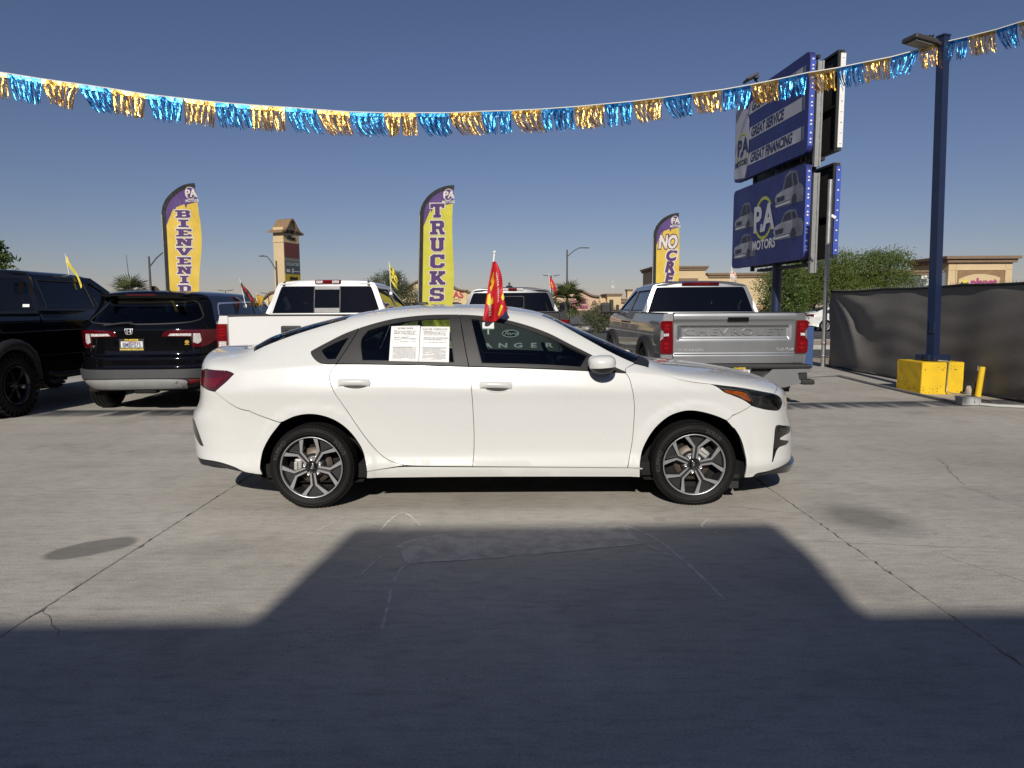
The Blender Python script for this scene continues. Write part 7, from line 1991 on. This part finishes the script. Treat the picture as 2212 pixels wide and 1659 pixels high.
def fan_palm(loc, h, rf, n, label, seed):
    e = empty('fan_palm', loc, 0, label, 'palm', 'fan palms')
    k = MB(); k.tube([(0, 0, -.05), (.02, 0, h * .5), (0, 0, h)], [.22, .19, .16], 10)
    for i in range(40):
        a = i * 2.4; z = h * (.35 + .62 * i / 40)
        k.tube([(.16 * math.cos(a), .16 * math.sin(a), z), (.28 * math.cos(a), .28 * math.sin(a), z - .14)], [.04, .015], 5)
    k.build('trunk', M_BARK, e)
    def frond_mesh(sd):
        r = random.Random(sd); m_ = MB()
        m_.tube([(0, 0, 0), (rf * .45, 0, .04)], [.018, .010], 5)
        nb = 13
        for i in range(nb):
            a = math.radians(-75 + 150 * i / (nb - 1)); L_ = rf * .62 * (1 - .25 * (i / (nb - 1) * 2 - 1) ** 2) * r.uniform(.85, 1.1)
            d = Vector((math.cos(a), math.sin(a), 0)); sd_ = Vector((-d.y, d.x, 0)); o = Vector((rf * .45, 0, .04))
            w = .045; dr = r.uniform(.25, .6)
            P = [o - sd_ * .012, o + sd_ * .012, o + d * L_ * .55 + sd_ * w + Vector((0, 0, .02)), o + d * L_ * .55 - sd_ * w + Vector((0, 0, .02)), o + d * L_ + Vector((0, 0, -dr * L_ * .6))]
            m_.add(P, [(0, 1, 2, 3), (3, 2, 4)])
        me = m_.mesh('frond'); me.materials.append(L_PALM); return me
    ms = [frond_mesh(seed * 10 + q) for q in range(4)]
    r = random.Random(seed)
    for i in range(n):
        az = i * 2.39996; el = 75 - 125 * (i / n) ** .9 + r.gauss(0, 6)
        o = bpy.data.objects.new('frond', ms[i % 4]); col.objects.link(o); o.parent = e
        o.location = (0, 0, h - .25 * i / n); o.rotation_euler = (r.gauss(0, .2), -rad(el), az)
        o.scale = (1, 1, 1) if i < n * .7 else (.8, .8, .8)
    return e
fan_palm((4.28, 55, 0), 1.9, 1.75, 46, 'short shaggy fan palm in front of the gym front', 3)
fan_palm((-31.9, 60, 0), 2.6, 2.0, 40, 'fan palm showing over the roof of the black SUV', 4)
# low brown bank under the big trees
vs, fs = [], []
nx, ny = 60, 14
for i in range(nx + 1):
    for j in range(ny + 1):
        x = 9 + 60 * i / nx; y = 47.9 + 9 * j / ny
        h = .95 * min(1, max(0, (x - 9) / 7)) * min(1, (y - 47.9) / 2.2) * min(1, (56.9 - y) / 2.5)
        vs.append((x, y, -.03 + h * (1 + .2 * math.sin(x * 1.3 + y) + .1 * math.sin(x * 3.7 - y * 2))))
for i in range(nx):
    for j in range(ny):
        q = (i * (ny + 1) + j, (i + 1) * (ny + 1) + j, (i + 1) * (ny + 1) + j + 1, i * (ny + 1) + j + 1); fs.append(q)
mesh_obj('hill', vs, fs, mat('brown bank', (.20, .135, .085), .95, var=.35, scale=1.5, bump=.6, bscale=14, coord='World'), smooth=True, kind='structure')

# ------------------------------------------------------------------ cars on and beyond the street
P_SILW = mat('silver white paint', (.62, .62, .61), .3, coat=.8, metal=.1, var=.02)
skip = ('floor_pan', 'parcel_shelf', 'steering_wheel', 'dashboard', 'splash_guard', 'grille', 'body_shell')
def far_car(loc, rz, label, sc=1.0, wheels=True):
    e = empty('sedan', loc, rz, label, 'car', 'cars across the street'); e.scale = (sc, sc, sc)
    for ch in list(sedan.children):
        nm = ch.name.split('.')[0]
        if nm.startswith('front_seat') or nm in skip or (nm == 'wheel'): continue
        cp = ch.copy(); col.objects.link(cp); cp.parent = e
        for g_ in ch.children:
            d_ = g_.copy(); col.objects.link(d_); d_.parent = cp
    k = MB(); k.box2((-2.0, -.78, .2), (2.0, .78, .82)); k.build('cabin_floor', M_DARK, e)
    for x in (-1.35, 1.35):
        for sy in (-1, 1): simple_wheel(e, x, sy * .80, .31, .315, .21, .235, mat('bright alloy', (.55, .55, .55), .35, metal=.6), face=sy, spokes=10)
    return e
far_car((19.15, 41.3, -.02), 0, 'white sedan driving on the street, seen past the tail of the silver pickup')
far_car((22.2, 46.6 - 1.2, -.02), 0, 'white car in the far lane just showing above the street sedan roof', 1.06)
far_car((9.6, 52.5, -.016), rad(35), 'white sedan parked beyond the round shrub', 1.0)
# ------------------------------------------------------------------ the low building behind the viewpoint, whose roofline shades the foreground
M_OFFICE = mat('beige office stucco', (.74, .58, .42), .85, var=.06, scale=1, bump=.1, bscale=30)  # unseen wall, made pale and warm to bounce light into the foreground shade
of = empty('office_building', (0, -5.5, 0), rad(.9), 'low dealership building behind the viewpoint whose stepped roofline shades the foreground', 'building')
k = MB(); k.box2((-22, -9, 0), (24, 0, 4.82)); k.build('wall', M_OFFICE, of)
k = MB(); k.box2((-2.16, -.6, 4.84), (.55, -.002, 5.58)); k.build('raised_parapet', M_OFFICE, of)
for i in range(6):
    x = -14 + 5.2 * i
    k = MB(); k.box2((x, .01, .9), (x + 2.4, .05, 2.6)); w_ = k.build('window', M_SHOPGLASS, of)
    k = MB()
    for q in ((x - .06, x + 2.46, 2.6, 2.68), (x - .06, x + 2.46, .82, .9), (x - .06, x, .9, 2.6), (x + 2.4, x + 2.46, .9, 2.6)): k.box2((q[0], .005, q[2]), (q[1], .09, q[3]))
    k.build('frame', M_BLACK, w_)
k = MB(); k.box2((10.6, .01, 0), (11.6, .06, 2.2)); k.build('door', M_BLUE, of)
